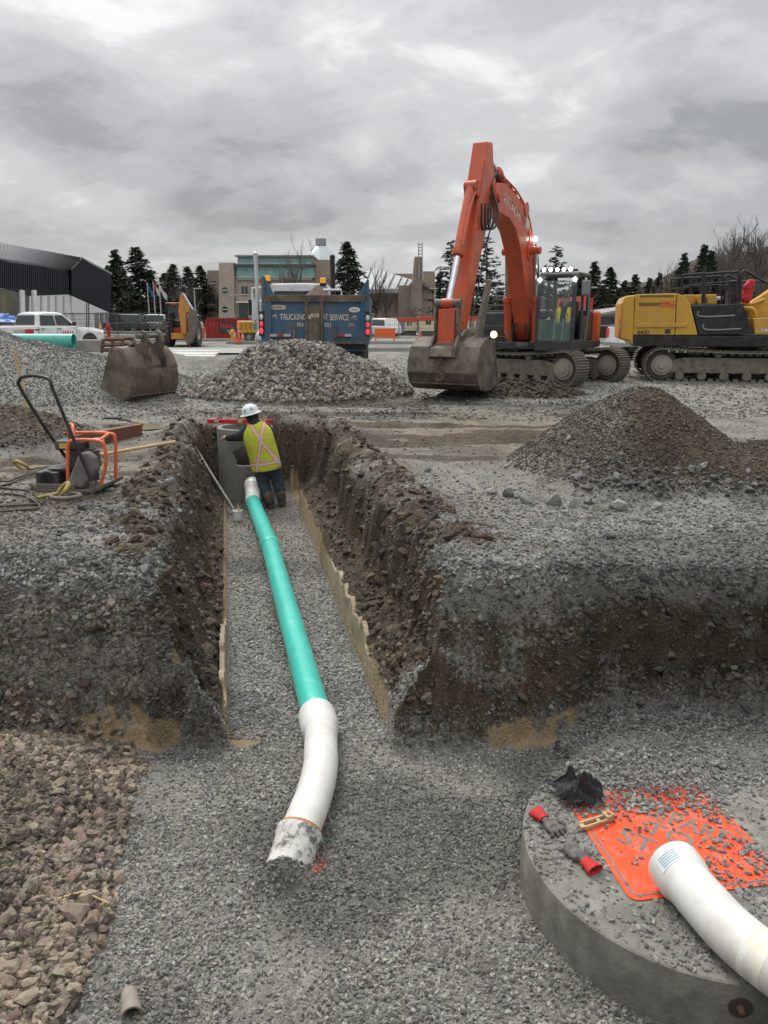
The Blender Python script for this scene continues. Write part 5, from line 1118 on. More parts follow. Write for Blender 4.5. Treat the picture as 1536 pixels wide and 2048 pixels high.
for y_ in (BL-.12, BL+.12): MB().prism([(4.50, 4.4), (4.78, 4.35), (4.82, 4.05), (4.66, 4.0)], y_-.03, y_+.03).build('cylinder_bracket', m_or, ar, bevel=.01)
MB().cyl((3.80, BL-.30, 4.12), (3.80, BL+.30, 4.12), .11, n=20).build('arm_pin', m_or, ar, smooth=40)
def cyl_(p0, p1, y_, r0, rod, f_, nm):
    p0 = Vector((p0[0], y_, p0[1])); p1 = Vector((p1[0], y_, p1[1])); d = p1-p0; mid = p0+d*f_
    o = MB().tube([p0, p0+d*.03, mid-d*.06, mid-d*.055, mid-d*.01, mid], [r0, r0, r0, r0*1.22, r0*1.22, r0*1.1], 20).build(nm, m_or, ex, smooth=40)
    MB().tube([mid-d*.02, p1], rod, 16).build('rod', m_chrome, o, smooth=40)
    MB().cyl(p0-Vector((0, r0*1.2, 0)), p0+Vector((0, r0*1.2, 0)), r0*1.1, n=16).cyl(p1-Vector((0, r0*1.2, 0)), p1+Vector((0, r0*1.2, 0)), r0*.9, n=16).build('cylinder_eye', m_or, o, smooth=40)
    MB().tube([p0+Vector((0, r0*1.1, 0))+d*.05, p0+Vector((r0*.9, r0*.9, 0))+d*.2, p0+Vector((r0*.9, r0*.9, 0))+d*(f_-.08)], r0*.22, 6).build('hydraulic_line', m_or, o, smooth=60)
    return o
cyl_((4.78, 4.22), (5.86, 1.92), BL, .105, .062, .60, 'bucket_cylinder')
cyl_((1.75, 4.22), (4.12, 4.98), BL, .10, .06, .66, 'arm_cylinder')
for y_ in (BL-.36, BL+.36): cyl_((.98, .98), (1.32, 3.22), y_, .10, .06, .52, 'boom_cylinder')
for y_ in (BL-.1, BL-.03, BL+.05, BL+.12):
    MB().tube(smooth_path([(3.35, y_, 4.5), (3.7, y_+.02, 4.62), (4.02, y_+.04, 4.35), (4.12, y_+.22, 3.85), (4.25, y_+.24, 3.5), (4.55, y_+.2, 3.45), (4.62, y_+.2, 3.9)], 5), .024, 8).build('hose', m_blk, ex, smooth=60)
for y_ in (BL-.2, BL-.12, BL+.1, BL+.2): MB().tube(smooth_path([(.9, y_, 1.75), (1.12, y_, 1.4), (1.0, y_, 1.08), (.8, y_, 1.05)], 4), .022, 8).build('hose', m_blk, ex, smooth=60)
for y_ in (BL-.235, BL+.235): MB().prism([(5.80, 1.98), (5.92, 1.96), (5.98, 1.55), (5.90, 1.10), (5.76, 1.10), (5.80, 1.5)], y_-.025, y_+.025).build('link', m_bkt, ex, bevel=.01)
MB().box((5.92, BL, 1.45), (.08, .36, .72), (0, R(-3), 0)).build('bucket_link', m_or, ex, bevel=.02)
MB().cyl((5.86, BL-.28, 1.92), (5.86, BL+.28, 1.92), .085, n=18).build('link_pin', m_steel, ex, smooth=40)
MB().box((5.93, BL, 1.08), (.16, .40, .16)).cyl((5.9, BL-.3, 1.08), (5.9, BL+.3, 1.08), .07, n=16).build('coupler', m_steel, ex, bevel=.01)
# wear plates, weld beads, hose runs and pin bosses
for y_, s in ((BL-.155, -1), (BL+.155, 1)):
    MB().prism([(4.30, 4.75), (4.46, 4.72), (5.02, 3.02), (5.50, 1.55), (5.38, 1.52), (4.86, 2.95)], y_, y_+s*.012).build('wear_plate', m_or, ar, bevel=.004)
    MB().cyl((3.80, y_, 4.12), (3.80, y_+s*.03, 4.12), .20, n=24).build('pin_boss', m_or, ar, smooth=40)
    MB().cyl((5.48, y_, 1.15), (5.48, y_+s*.05, 1.15), .13, n=20).build('pin_boss', m_steel, ar, smooth=40)
    MB().tube(smooth_path([(3.9, y_+s*.03, 3.7), (4.3, y_+s*.035, 3.15), (4.8, y_+s*.035, 2.1), (5.15, y_+s*.03, 1.45)], 5), .016, 6).build('hose', m_blk, ar, smooth=60)
    for (r_, h_) in ((4.35, 3.08), (4.62, 2.5), (4.9, 1.92)): MB().box((r_, y_+s*.03, h_), (.10, .03, .05)).build('hose_clamp', m_steel, ar, bevel=.004)
for y_, s in ((BL-.21, -1), (BL+.21, 1)):
    for c_, r_ in (((1.32, 3.22), .24), ((1.75, 4.12), .16), ((3.80, 4.12), .22), ((.55, 1.15), .20)): MB().cyl((c_[0], y_, c_[1]), (c_[0], y_+s*.025, c_[1]), r_, n=24).build('pin_boss', m_or, bo, smooth=40)
    MB().tube(smooth_path([(.66, y_+s*.006, 1.9), (.95, y_+s*.006, 2.8), (1.35, y_+s*.006, 3.45), (1.9, y_+s*.006, 3.86), (2.8, y_+s*.006, 4.14), (3.5, y_+s*.006, 4.2)], 5), .008, 4).build('weld_bead', m_or, bo, smooth=60)
for k in range(6): a = (1.45+.34*k, float(np.interp(1.45+.34*k, [1.12, 1.65, 2.4, 3.25], [3.5, 4.0, 4.32, 4.47]))); MB().box((a[0], BL+.12, a[1]+.05), (.06, .18, .09)).build('hose_clamp', m_or, bo, bevel=.006)
for y_ in (BL-.05, BL+.03): MB().tube(smooth_path([(1.1, y_, 3.62), (1.62, y_, 4.10), (2.4, y_, 4.42), (3.3, y_, 4.56), (3.7, y_, 4.66)], 5), .02, 6).build('hose', m_blk, bo, smooth=60)
for i in range(5): MB().box((1.105, -.84, 1.08+.06*i), (.012, .5, .02)).build('front_louvre', m_blkp, ex)
for z_ in (1.18, 1.44): MB().box((1.105, -.84, z_), (.02, .68, .012)).build('panel_seam', m_greyp, ex)
MB().tube(smooth_path([(cx1+.02, cy1-.12, 1.66), (cx1+.0, cy1-.30, 2.0), (cx1-.05, cy1-.38, 2.25)], 4), .008, 5).build('wiper', m_blk, ex)
MB().tube(smooth_path([(cx0+.45, cy1+.04, 1.1), (cx0+.48, cy1+.10, 1.5), (cx0+.48, cy1+.10, 2.1), (cx0+.45, cy1+.04, 2.3)], 4), .016, 6).build('grab_rail', m_greyp, ex, smooth=60)
for k in range(3): MB().box((1.5, .02+.0*k, 1.0+.001*k), (.02, .3, .1)).build('step_plate', m_steel, ex) if k == 0 else None
# bucket
bp2_ = [(5.30, 1.10), (5.62, 1.16), (5.86, 1.12), (6.10, .98), (6.24, .72), (6.26, .48), (6.16, .27), (5.98, .15), (5.70, .10), (5.35, .12), (4.98, .22)]
bt = bpy.data.objects.new('bucket', None); COL.objects.link(bt); bt.parent = ex
bt.location = (-.10, 0, .10); bucket_parts(bt, bp2_, BL-.72, BL+.72, m_bkt, .03)
for y_ in (BL-.26, BL+.26): MB().prism([(5.35, 1.12), (5.45, 1.3), (5.62, 1.34), (5.9, 1.2), (6.06, 1.2), (6.22, 1.0), (6.28, .78), (6.14, .80), (5.95, 1.0), (5.6, 1.1)], y_-.03, y_+.03).build('ear', m_bkt, bt, bevel=.01)
MB().prism([(5.98, 1.06), (6.26, .96), (6.34, .80), (6.24, .76), (6.05, .98)], BL-.24, BL+.24).build('hook_block', m_bkt2, bt, bevel=.01)
chn = bpy.data.objects.new('chain', None)
for i in range(4):
    c = Vector((6.32+.005*i, BL+(.012 if i % 2 else -.01), .80-.085*i)); pts = []
    for k in range(14):
        a = 2*math.pi*k/14; v = Vector((0, .028*math.cos(a), .055*math.sin(a))) if i % 2 else Vector((.028*math.cos(a), 0, .055*math.sin(a))); pts.append(c+v)
    MB().tube(pts, .013, 6, closed=True).build('chain_link', m_rust, bt, smooth=60)
pts = [Vector((6.34, BL+.07*math.cos(R(a)), .40+.07*math.sin(R(a)))) for a in range(100, -190, -20)]
MB().tube([Vector((6.34, BL, .52))]+pts, [.016]+[.024]*len(pts), 8).build('lifting_hook', m_rust, bt, smooth=60)
# thumb
MB().prism([(4.35, 2.35), (4.5, 2.42), (4.9, 1.75), (5.35, 1.05), (5.25, .75), (5.1, .85), (4.75, 1.45)], BL+.28, BL+.36).prism([(4.35, 2.35), (4.5, 2.42), (4.9, 1.75), (5.35, 1.05), (5.25, .75), (5.1, .85), (4.75, 1.45)], BL-.10, BL-.02).build('thumb', m_steel, ex, bevel=.01)
# operator
op = thing('person', 'operator in dark jacket and yellow vest seated in the orange excavator cab', 'person', Vector((EX, EY, gz(EX, EY)))+Matrix.Rotation(EA, 3, 'Z') @ Vector((.72, .85, 1.36)), EA)
capsules([((0, 0, .08), (0, 0, .40), .15, .17), ((0, -.15, .46), (0, .15, .46), .08, .08), ((0, -.10, .06), (.38, -.12, .10), .09, .075), ((0, .10, .06), (.38, .12, .10), .09, .075), ((.38, -.12, .1), (.42, -.12, -.22), .07, .055), ((.38, .12, .1), (.42, .12, -.22), .07, .055),
          ((0, -.20, .45), (.10, -.26, .22), .07, .055), ((.10, -.26, .22), (.36, -.28, .25), .055, .045), ((0, .20, .45), (.10, .26, .22), .07, .055), ((.10, .26, .22), (.34, .22, .2), .055, .045), ((0, 0, .45), (.03, 0, .58), .07, .065)], .014, 'body', m_jack, op, 3)
capsules([((.03, 0, .68), (.05, -.01, .64), .10, .085), ((.14, -.03, .66), (.15, -.03, .65), .02, .018), ((.09, -.02, .58), (.09, -.02, .58), .05, .05)], .008, 'head', pm('tan skin', (.30, .17, .12), rough=.5), op, 1)
capsules([((-.01, .0, .72), (-.05, .01, .64), .10, .09), ((-.04, 0, .60), (-.04, 0, .60), .08, .08)], .01, 'hair', m_blk, op, 2)
for s in (-1, 1): MB().tube(smooth_path([(.06, s*.11, .52), (.165, s*.11, .40), (.175, s*.12, .22), (.16, s*.12, .06)], 4), .045, 8, flat=.4).build('vest', m_hiy, op, smooth=60); MB().tube(smooth_path([(.05, s*.17, .50), (.14, s*.175, .38), (.15, s*.18, .2), (.14, s*.18, .06)], 4), .03, 8).build('vest_edge', m_hio, op, smooth=60)
hand(op, (.36, -.28, .25), (1, 0, .1), (0, 0, 1), 1, pm('pale glove', (.5, .48, .45), rough=.8)); hand(op, (.34, .22, .2), (1, 0, .1), (0, 0, 1), 1, m_skin)
# ------------------------------------------------------------------ yellow excavator (side on)
YY = 20.05
ye = thing('crawler_excavator', 'yellow and black crawler excavator parked side on with railings', 'excavator', (9.3, 21.6, gz(9.3, 21.6))); E_ = PX(ye, YY); oy = YY-21.6
t_ = track(ye, 5.1, .44, .6, -1.45, n_shoe=54); t_ = track(ye, 5.1, .44, .6, 1.45, n_shoe=54)
MB().box((0, 0, .55), (2.2, 2.4, .3)).cyl((0, 0, .7), (0, 0, .92), .75, n=32).build('car_body', m_blkp, ye, bevel=.02)
E_.b('chassis_deck', m_blkp, 1272, 672, 1640, 695, .02, 2.7, bevel=.02)
m = MB(); E_.poly(m, [(1250, 606), (1258, 590), (1277, 588), (1273, 695), (1264, 684), (1247, 681)], .0, 2.72); m.build('counterweight', m_yel, ye, bevel=.05, seg=3)
m = MB(); E_.poly(m, [(1278, 587), (1359, 585), (1355, 671), (1273, 671)], .0, 2.7); dr = m.build('engine_door', m_yel, ye, bevel=.02)
m = MB(); E_.poly(m, [(1360, 585), (1372, 590), (1386, 608), (1400, 671), (1356, 671)], .0, 2.7); m.build('engine_side', m_yel, ye, bevel=.02)
m = MB(); E_.poly(m, [(1388, 610), (1484, 607), (1490, 616), (1506, 669), (1402, 671)], .0, 2.7); bd_ = m.build('black_door', m_blkp, ye, bevel=.02)
for pts in ([(1401, 622), (1406, 633), (1471, 631)], [(1411, 648), (1417, 660), (1482, 658)]): MB().tube(smooth_path([E_.p(*p)+Vector((0, -.01, 0)) for p in pts], 5), .022, 8).build('grab_rail', m_greyp, bd_, smooth=60)
m = MB(); E_.poly(m, [(1506, 636), (1640, 634), (1640, 669), (1508, 669)], .0, .9); m.build('front_box', m_yel, ye, bevel=.02)
m = MB(); E_.poly(m, [(1280, 648), (1382, 647), (1378, 655), (1279, 656)], -.03, .0); m.build('side_ridge', m_yel, ye, bevel=.01)
E_.b('vent', pm('vent grille', (.22, .13, .03), (.16, .09, .02), 60, .6), 1285, 604, 1326, 611, -.006, 0)
E_.b('vent', pm('vent grille', (.22, .13, .03)), 1287, 588.5, 1354, 593, -.006, 0); E_.b('vent', m_blk, 1336, 659, 1347, 668, -.006, 0)
E_.b('hall_decal', m_redtx, 1328, 611.3, 1356, 613, -.006, 0)
def etx(s, px, py, hp, mat, sx=1):
    c = E_.p(px, py); sz = (E_.p(px, py-hp/2).z-E_.p(px, py+hp/2).z)*1.38; text('lettering', s, sz, mat, ye, face_T((c.x, c.y-.008, c.z), (1, 0, 0), (0, 0, 1)), .002, sx=sx)
etx('HALL', 1342, 605.5, 9, m_redtx, 1.1); etx('4420', 1293, 666, 8, m_blk, 1.15); etx('340', 1527, 661, 8, m_white, 1.1)
m = MB(); c = E_.p(1252, 645)
for px_, py_ in ((1252, 640), (1250, 668)):
    c = E_.p(px_, py_); MB().box((c.x-.03, c.y+.4, c.z), (.03, .35, .25)).build('red_decal', m_redtx, ye)
E_.b('top_box', m_yel, 1376, 586, 1406, 607, .9, 1.9, bevel=.02); E_.b('top_tank', m_yel, 1410, 586, 1448, 607, .8, 1.9, bevel=.02); E_.b('top_vent', pm('vent grille', (.22, .13, .03)), 1418, 592, 1430, 604, .79, .8)
def erail(pts, dy, nm='guard_rail', r0=.03): MB().tube(smooth_path([E_.p(*p)+Vector((0, dy, 0)) for p in pts], 3), r0, 8).build(nm, m_blkp, ye, smooth=60)
for dy in (.15, 2.3):
    for pts in ([(1371, 602), (1372, 552), (1376, 547), (1408, 545), (1413, 549), (1411, 606)], [(1415, 605), (1416, 550), (1420, 545), (1474, 542), (1480, 546), (1478, 604)], [(1484, 604), (1485, 550), (1488, 543), (1496, 541), (1536, 566), (1590, 590)]): erail(pts, dy)
    erail([(1373, 570), (1411, 566)], dy, r0=.02); erail([(1416, 565), (1478, 561)], dy, r0=.02)
m = MB(); m.add([(p.x, p.y+1.4, p.z) for p in (E_.p(1360, 585), E_.p(1372, 572), E_.p(1366, 566))], [(0, 1, 2)]); 
MB().tube([E_.p(1355, 584)+Vector((0, 1.3, 0)), E_.p(1352, 570)+Vector((0, 1.3, 0))], .06, 10).build('exhaust', m_blkp, ye, smooth=40)
MB().tube([E_.p(1462, 590)+Vector((0, .3, 0)), E_.p(1470, 588)+Vector((0, .3, 0))], .03, 6).build('mirror_arm', m_blkp, ye); E_.b('mirror', m_blkp, 1446, 568, 1462, 580, .2, .3, bevel=.02)
m = MB(); E_.poly(m, [(1516, 604), (1536, 592), (1560, 575), (1680, 470), (1700, 500), (1600, 610), (1560, 640), (1520, 636)], 1.15, 1.6); m.build('boom', m_yel, ye, bevel=.03)
MB().tube(smooth_path([E_.p(1500, 604)+Vector((0, 1.1, 0)), E_.p(1520, 606)+Vector((0, 1.05, 0)), E_.p(1545, 597)+Vector((0, 1.1, 0))], 4), .04, 8).build('hose', m_yel, ye, smooth=60)
MB().tube(smooth_path([E_.p(1490, 616)+Vector((0, .5, 0)), E_.p(1512, 618)+Vector((0, .45, 0)), E_.p(1518, 632)+Vector((0, .5, 0))], 4), .06, 10).build('hydraulic_pipe', m_yel, ye, smooth=60)
E_.b('cab_shell', m_blkp, 1490, 553, 1640, 640, 1.75, 2.7, bevel=.04); E_.b('cab_window', m_glass, 1500, 560, 1640, 610, 1.73, 1.75)
ye.rotation_euler = (0, 0, R(-13)); ye.location.x += .45; ye.location.y += .15
bgp = E_.p(1497, 605); bgw = Vector(ye.location)+Matrix.Rotation(R(-13), 3, 'Z') @ (bgp+Vector((0, .35, .02)))
rbag = capsules([((0, 0, .12), (.03, 0, .30), .17, .16), ((.03, 0, .42), (.08, 0, .55), .17, .13), ((.12, 0, .60), (.12, 0, .60), .07, .07)], .02, 'rag_bundle', pm('red cloth', (.50, .02, .03), (.40, .015, .02), 8, .6, bump=.8, bsc=14), None, 2, .5, .06, .12); rbag.location = bgw; rbag.scale = (.85, .7, .85); tag(rbag, 'red cloth bundle tied to the yellow excavator railing', 'cloth')
# ------------------------------------------------------------------ pickups and cars
def sec_loft(secs, close=True):
    """secs: list of (x, [(y,z)...]) with equal counts."""
    m = MB(); n = len(secs[0][1]); vs = [(x, y, z) for x, pr_ in secs for y, z in pr_]
    fs = [(i*n+j, i*n+(j+1) % n, (i+1)*n+(j+1) % n, (i+1)*n+j) for i in range(len(secs)-1) for j in range(n)]
    fs += [tuple(range(n)), tuple(reversed(range((len(secs)-1)*n, len(secs)*n)))]; m.add(vs, fs); return m
def pickup(name, label, loc, rz, paint, sc=1.0, group=None):
    t = thing(name, label, 'pickup truck', loc, rz, group, sc)
    def half(w_, z0, z1, k=.06): return [(-w_+.05, z0), (-w_, z0+.08), (-w_, z1-k*1.2), (-w_+k, z1), (w_-k, z1), (w_, z1-k*1.2), (w_, z0+.08), (w_-.05, z0)]
    # x forward; rear bumper at -2.95
    sec_loft([(-2.85, half(.93, .55, 1.28)), (-1.0, half(.97, .48, 1.30)), (-.95, half(.97, .48, 1.27)), (1.05, half(.98, .46, 1.25)), (1.15, half(.98, .46, 1.22, .1)), (2.2, half(.97, .48, 1.16, .14)), (2.72, half(.92, .5, 1.06, .14)), (2.85, half(.84, .55, .92, .12))]).build('body', paint, t, smooth=30, bevel=.015)
    def cab(w0, w1, z): return [(-w0, 1.22), (-w1, z), (-w1+.12, z+.06), (w1-.12, z+.06), (w1, z), (w0, 1.22)]
    sec_loft([(-1.02, cab(.92, .86, 1.25)), (-.86, cab(.92, .72, 1.78)), (-.5, cab(.92, .74, 1.86)), (.3, cab(.92, .74, 1.85)), (.62, cab(.92, .73, 1.78)), (1.3, cab(.92, .86, 1.25))]).build('cab', paint, t, smooth=30, bevel=.01)
    MB().add([(-1.035, -.76, 1.32), (-1.035, .76, 1.32), (-.90, .66, 1.76), (-.90, -.66, 1.76)], [(0, 1, 2, 3)]).build('rear_window', m_glass, t)
    MB().add([(1.22, -.80, 1.32), (1.22, .80, 1.32), (.70, .66, 1.80), (.70, -.66, 1.80)], [(0, 1, 2, 3)]).build('windscreen', m_glass, t)
    for s in (-1, 1):
        for xs_ in ((-.82, -.70, .0, .0), (.06, .06, .98, .50)):
            a, b_, c, d = xs_; MB().add([(a, s*.925, 1.30), (b_, s*.775, 1.76), (d, s*.775, 1.76), (c, s*.925, 1.30)], [(0, 1, 2, 3)]).build('side_window', m_glass, t)
        for x_ in (-.72, .15): MB().box((x_, s*.985, 1.14), (.16, .02, .03)).build('door_handle', m_blk, t)
        MB().box((.92, s*1.08, 1.36), (.12, .2, .2)).build('mirror', m_blk, t, bevel=.03)
        MB().box((-2.86, s*.84, 1.05), (.06, .16, .36)).build('tail_lamp', m_tail, t, bevel=.01)
        MB().box((2.78, s*.72, .92), (.1, .24, .16)).build('headlight', m_chrome, t, bevel=.03)
        for x_ in (-1.75, 1.82):
            m = MB(); m.cyl((x_, s*.80, .46), (x_, s*.985, .46), .47, n=28); m.build('wheel_arch', m_blk, t)
            wheel(t, (x_, s*.86, .40), .40, .26, (0, 1, 0), .62)
        for x_ in (-.97, .02, 1.08): MB().box((x_, s*.978, .90), (.008, .012, .62)).build('door_gap', m_blk, t)
    MB().box((-1.95, 0, 1.30), (1.7, 1.62, .02)).build('bed_opening', m_blk, t)
    MB().box((-2.95, 0, .62), (.16, 1.86, .18)).build('rear_bumper', m_chrome, t, bevel=.03)
    MB().box((2.88, 0, .62), (.12, 1.8, .24)).build('front_bumper', m_blk, t, bevel=.03); MB().box((2.86, 0, .88), (.06, 1.1, .2)).build('grille', m_blk, t, bevel=.02)
    MB().box((-2.96, 0, .75), (.02, .32, .16)).build('license_plate', m_white, t)
    return t
pk1 = pickup('pickup_truck', 'white crew cab pickup with red lettering behind the green pipe', (-16.5, 38.4, gz(-16.4, 38.4)-.0), R(58), m_white)
text('lettering', 'HALL', .30, m_redtx, pk1, face_T((.62, -.992, .93), (1, 0, 0), (0, 0, 1)), .002, sx=.95)
MB().box((.62, -.990, .79), (.62, .006, .02)).build('lettering_underline', m_redtx, pk1)
MB().box((-1.95, -.985, 1.06), (.50, .006, .12)).build('decal_wordmark', pm('faint red decal', (.6, .2, .2), (.7, .6, .6), 30, .5), pk1)
m = MB(); m.prism([(-1.68, 1.13), (-1.22, 1.13), (-1.25, .95), (-1.32, .86), (-1.40, .92), (-1.48, .84), (-1.66, .86)], -.992, -.985); m.build('decal_shield', m_redtx, pk1)
MB().box((-1.05, -.985, 1.10), (.24, .006, .05)).build('decal_badge', m_blk, pk1)
pk2 = pickup('pickup_truck', 'white pickup with blue markings parked behind the yellow excavator', (12.1, 32.0, gz(12.1, 32)), R(12), m_white)
m = MB()
for k in range(5): m.prism([(-.55+.22*k, .72+.03*(k % 2)), (-.38+.22*k, .72), (-.28+.22*k, 1.02), (-.46+.22*k, .98)], -.995, -.985)
m.build('blue_markings', pm('blue vinyl', (.02, .30, .42), (.03, .10, .2), 4, .4), pk2)
def car(name, label, loc, rz, paint, L=4.5, H_=1.5, suv=True, group=None):
    t = thing(name, label, 'car', loc, rz, group); h = L/2
    def half(w_, z0, z1, k=.1): return [(-w_+.05, z0), (-w_, z0+.1), (-w_, z1-k), (-w_+k, z1), (w_-k, z1), (w_, z1-k), (w_, z0+.1), (w_-.05, z0)]
    sec_loft([(-h, half(.78, .35, .8)), (-h+.15, half(.88, .25, .95)), (-h*.3, half(.9, .22, .97)), (h*.4, half(.9, .22, .95)), (h*.85, half(.86, .25, .82)), (h, half(.7, .32, .62))]).build('body', paint, t, smooth=35, bevel=.01)
    def cb_(w0, w1, z): return [(-w0, .92), (-w1, z), (-w1+.15, z+.06), (w1-.15, z+.06), (w1, z), (w0, .92)]
    z1 = H_-.06; r0 = -h+.12 if suv else -h*.62
    sec_loft([(r0, cb_(.82, .74, .95)), (r0+.32, cb_(.84, .64, z1-.03)), (-.1, cb_(.84, .66, z1)), (h*.18, cb_(.84, .64, z1-.06)), (h*.52, cb_(.84, .78, .95))]).build('roof', paint, t, smooth=35, bevel=.01)
    for s in (-1, 1):
        MB().add([(r0+.2, s*.86, .98), (r0+.42, s*.70, z1-.10), (-.05, s*.70, z1-.08), (-.05, s*.86, .98)], [(0, 1, 2, 3)]).build('side_window', m_glass, t)
        MB().add([(.03, s*.86, .98), (.03, s*.70, z1-.08), (h*.18, s*.70, z1-.12), (h*.44, s*.86, .98)], [(0, 1, 2, 3)]).build('side_window', m_glass, t)
        MB().box((h-.12, s*.62, .68), (.14, .26, .12)).build('headlight', m_chrome, t, bevel=.03); MB().box((-h+.08, s*.68, .78), (.1, .2, .16)).build('tail_lamp', m_tail, t, bevel=.02)
        for x_ in (-h*.58, h*.62): wheel(t, (x_, s*.80, .33), .33, .22, (0, 1, 0), .62)
    MB().add([(h*.50, -.74, .98), (h*.50, .74, .98), (h*.22, .60, z1-.06), (h*.22, -.60, z1-.06)], [(0, 1, 2, 3)]).build('windscreen', m_glass, t)
    return t
q = gpx(765, 668); car('parked_car', 'white SUV parked before the cream site office', (q.x-.3, 70, 0), R(128), m_white, 4.4, 1.6)
m_dk = pm('dark car paint', (.03, .035, .045), rough=.3, coat=.4); m_sil = pm('silver car paint', (.35, .37, .40), rough=.3, metal=.5)
for px_, Y, lab, pt, rz_ in ((262, 84, 'dark SUV parked beyond the site fence by the conifers', m_dk, 175), (314, 86, 'pale silver car parked beyond the site fence by the flagpoles', m_sil, 170), (398, 88, 'white van parked beside the red container', m_white, 95)):
    X = (px_-768)/1539*Y; car('parked_car', lab, (X, Y, .25), R(rz_), pt, 4.8, 1.75)
X = (286-768)/1539*97; car('parked_car', 'red car parked beyond the site fence by the flagpoles', (X, 97, .1), R(178), m_red, 4.2, 1.5)
# ------------------------------------------------------------------ backhoe loader
BY = 45.5; q = at(352, 690, BY); bh = thing('backhoe_loader', 'orange backhoe loader with raised digging arm, seen from behind', 'backhoe', (q.x, BY, gz(q.x, BY))); B = PX(bh, BY)
for px_, yy in ((332, .0), (387, .0)): wheel(bh, (B.p(px_, 690).x, .6+yy, .76), .76, .50, (1, 0, 0), .5, lugs=16)
for px_ in (316, 372): wheel(bh, (B.p(px_, 690).x, 2.9, .5), .5, .35, (1, 0, 0), .5, lugs=12)
B.b('chassis', m_or, 338, 655, 384, 680, .3, 3.4, bevel=.05); B.b('bonnet', m_yel, 320, 640, 360, 665, 1.8, 3.6, bevel=.05)
for x0 in (330, 371): m = MB(); a = B.p(x0, 608, .3); b_ = B.p(x0, 652, .3); m.tube([a, b_], .06, 6); m.tube([a+Vector((0, 1.6, 0)), b_+Vector((0, 1.6, 0))], .06, 6); m.build('cab_post', m_blkp, bh)
B.b('cab_roof', m_blkp, 327, 605, 362, 610, .2, 2.1, bevel=.05); B.b('roof_beacon', m_tail, 340, 606, 350, 609, .12, .2)
B.b('rear_window', m_glass, 332, 612, 369, 638, .32, .34); B.b('cab_panel', m_blkp, 332, 640, 369, 655, .30, .36)
m_bho = pm('case orange', (.62, .26, .05), (.55, .22, .045), 3, .45, dirt=(.25, .15, .08), damt=.4)
m = MB(); B.poly(m, [(364, 592), (368, 585), (372, 590), (376, 625), (377, 668), (368, 668), (361, 622)], -.5, -.2); m.build('boom', m_bho, bh, bevel=.02)
m = MB(); B.poly(m, [(374, 588), (381, 612), (383, 622), (378, 628), (370, 600)], -.55, -.3); m.build('boom_side', m_bho, bh, bevel=.02)
MB().tube([B.p(371, 588, -.55), B.p(391, 620, -.6)], .07, 10).build('arm_cylinder', m_chrome, bh, smooth=40)
m = MB(); B.poly(m, [(383, 622), (392, 618), (398, 622), (397, 660), (390, 685), (380, 690), (377, 680), (384, 660), (382, 640)], -.75, -.35); m.build('dipper', pm('muddy dipper', (.09, .08, .065), (.15, .13, .1), 5, .8, dirt=(.24, .21, .16), damt=.5), bh, bevel=.03)
MB().tube([B.p(363, 580, -.4), B.p(370, 574, -.4), B.p(375, 576, -.4)], .1, 8).build('boom_head', m_blkp, bh, smooth=40)
B.b('stabiliser_frame', m_bho, 345, 666, 384, 678, -.3, .1, bevel=.02)
for x0, x1 in ((338, 348), (379, 388)): m = MB(); B.poly(m, [(x0, 625), (x0+5, 625), (x1, 680), (x0+4, 680)] if x0 < 360 else [(x0, 625), (x0+5, 625), (x0+6, 684), (x0-2, 684)], -.15, .05); m.build('stabiliser', m_blkp, bh, bevel=.02)
m = MB(); B.poly(m, [(292, 650), (315, 648), (316, 668), (296, 670)], 3.4, 4.4); m.build('loader_bucket', m_blkp, bh, bevel=.03)
# ------------------------------------------------------------------ stacked pipes, timber and clutter beside the pickup
def hpipe(x0, y0, x1, y1, Y, r, mat, name, label, group=None, dz=0):
    a = at(x0, y0, Y); b_ = at(x1, y1, Y); m = pipe_shell([Vector((0, 0, 0)), b_-a], r, .02, 32); o = m.build(name, mat, None, smooth=40); o.location = a; return tag(o, label, 'pipe', group)
m_gr2 = pm('big green pipe', (.05, .42, .33), (.045, .36, .29), 2, .35, dirt=(.35, .42, .38), damt=.3)
gp_ = hpipe(-120, 682, 148, 682, 29, .26, m_gr2, 'drain_pipe', 'large green drain pipe on top of the stack behind the stockpile', 'large green drain pipes')
for k in (0, 1): pp = hpipe(-120, 690, 134, 690, 28.75+.55*k, .25, m_gr2, 'drain_pipe', 'large green drain pipe in the bottom layer behind the stockpile', 'large green drain pipes'); pp.location.z = .26
for i in range(4):
    a = on(332+i*4, 708+i*3.2, .06); b_ = on(440-i*3, 707+i*3.6, .06); m = pipe_shell([Vector((0, 0, 0)), b_-a], .075, .01, 16); o = m.build('conduit_pipe', m_pvc_w, None, smooth=40); o.location = a+Vector((0, 0, .02)); tag(o, 'long white plastic pipe lying on the ground beside the loose bucket', 'pipe', 'white pipes on the ground')
m_bk = pm('concrete block', (.33, .31, .27), (.26, .245, .215), 4, .9, bump=.3)
for i, (x0, x1) in enumerate(((151, 166), (168, 196), (268, 288))):
    a = at(x0, 704, 29.5); b_ = at(x1, 680, 29.5); o = MB().box((0, 0, 0), (b_.x-a.x, .7, b_.z-a.z)).build('concrete_block', m_bk, None, bevel=.02); o.location = ((a.x+b_.x)/2, 29.8, (a.z+b_.z)/2); tag(o, ['short concrete block next to the green drain pipes', 'long concrete block between green pipe and rusty frame', 'concrete block behind the ears of the loose bucket'][i], 'concrete block')
rf = thing('steel_frame', 'rusty steel trench frame lying beside the concrete blocks', 'steel frame', at(222, 706, 28.5)); Fq = PX(rf, 28.5)
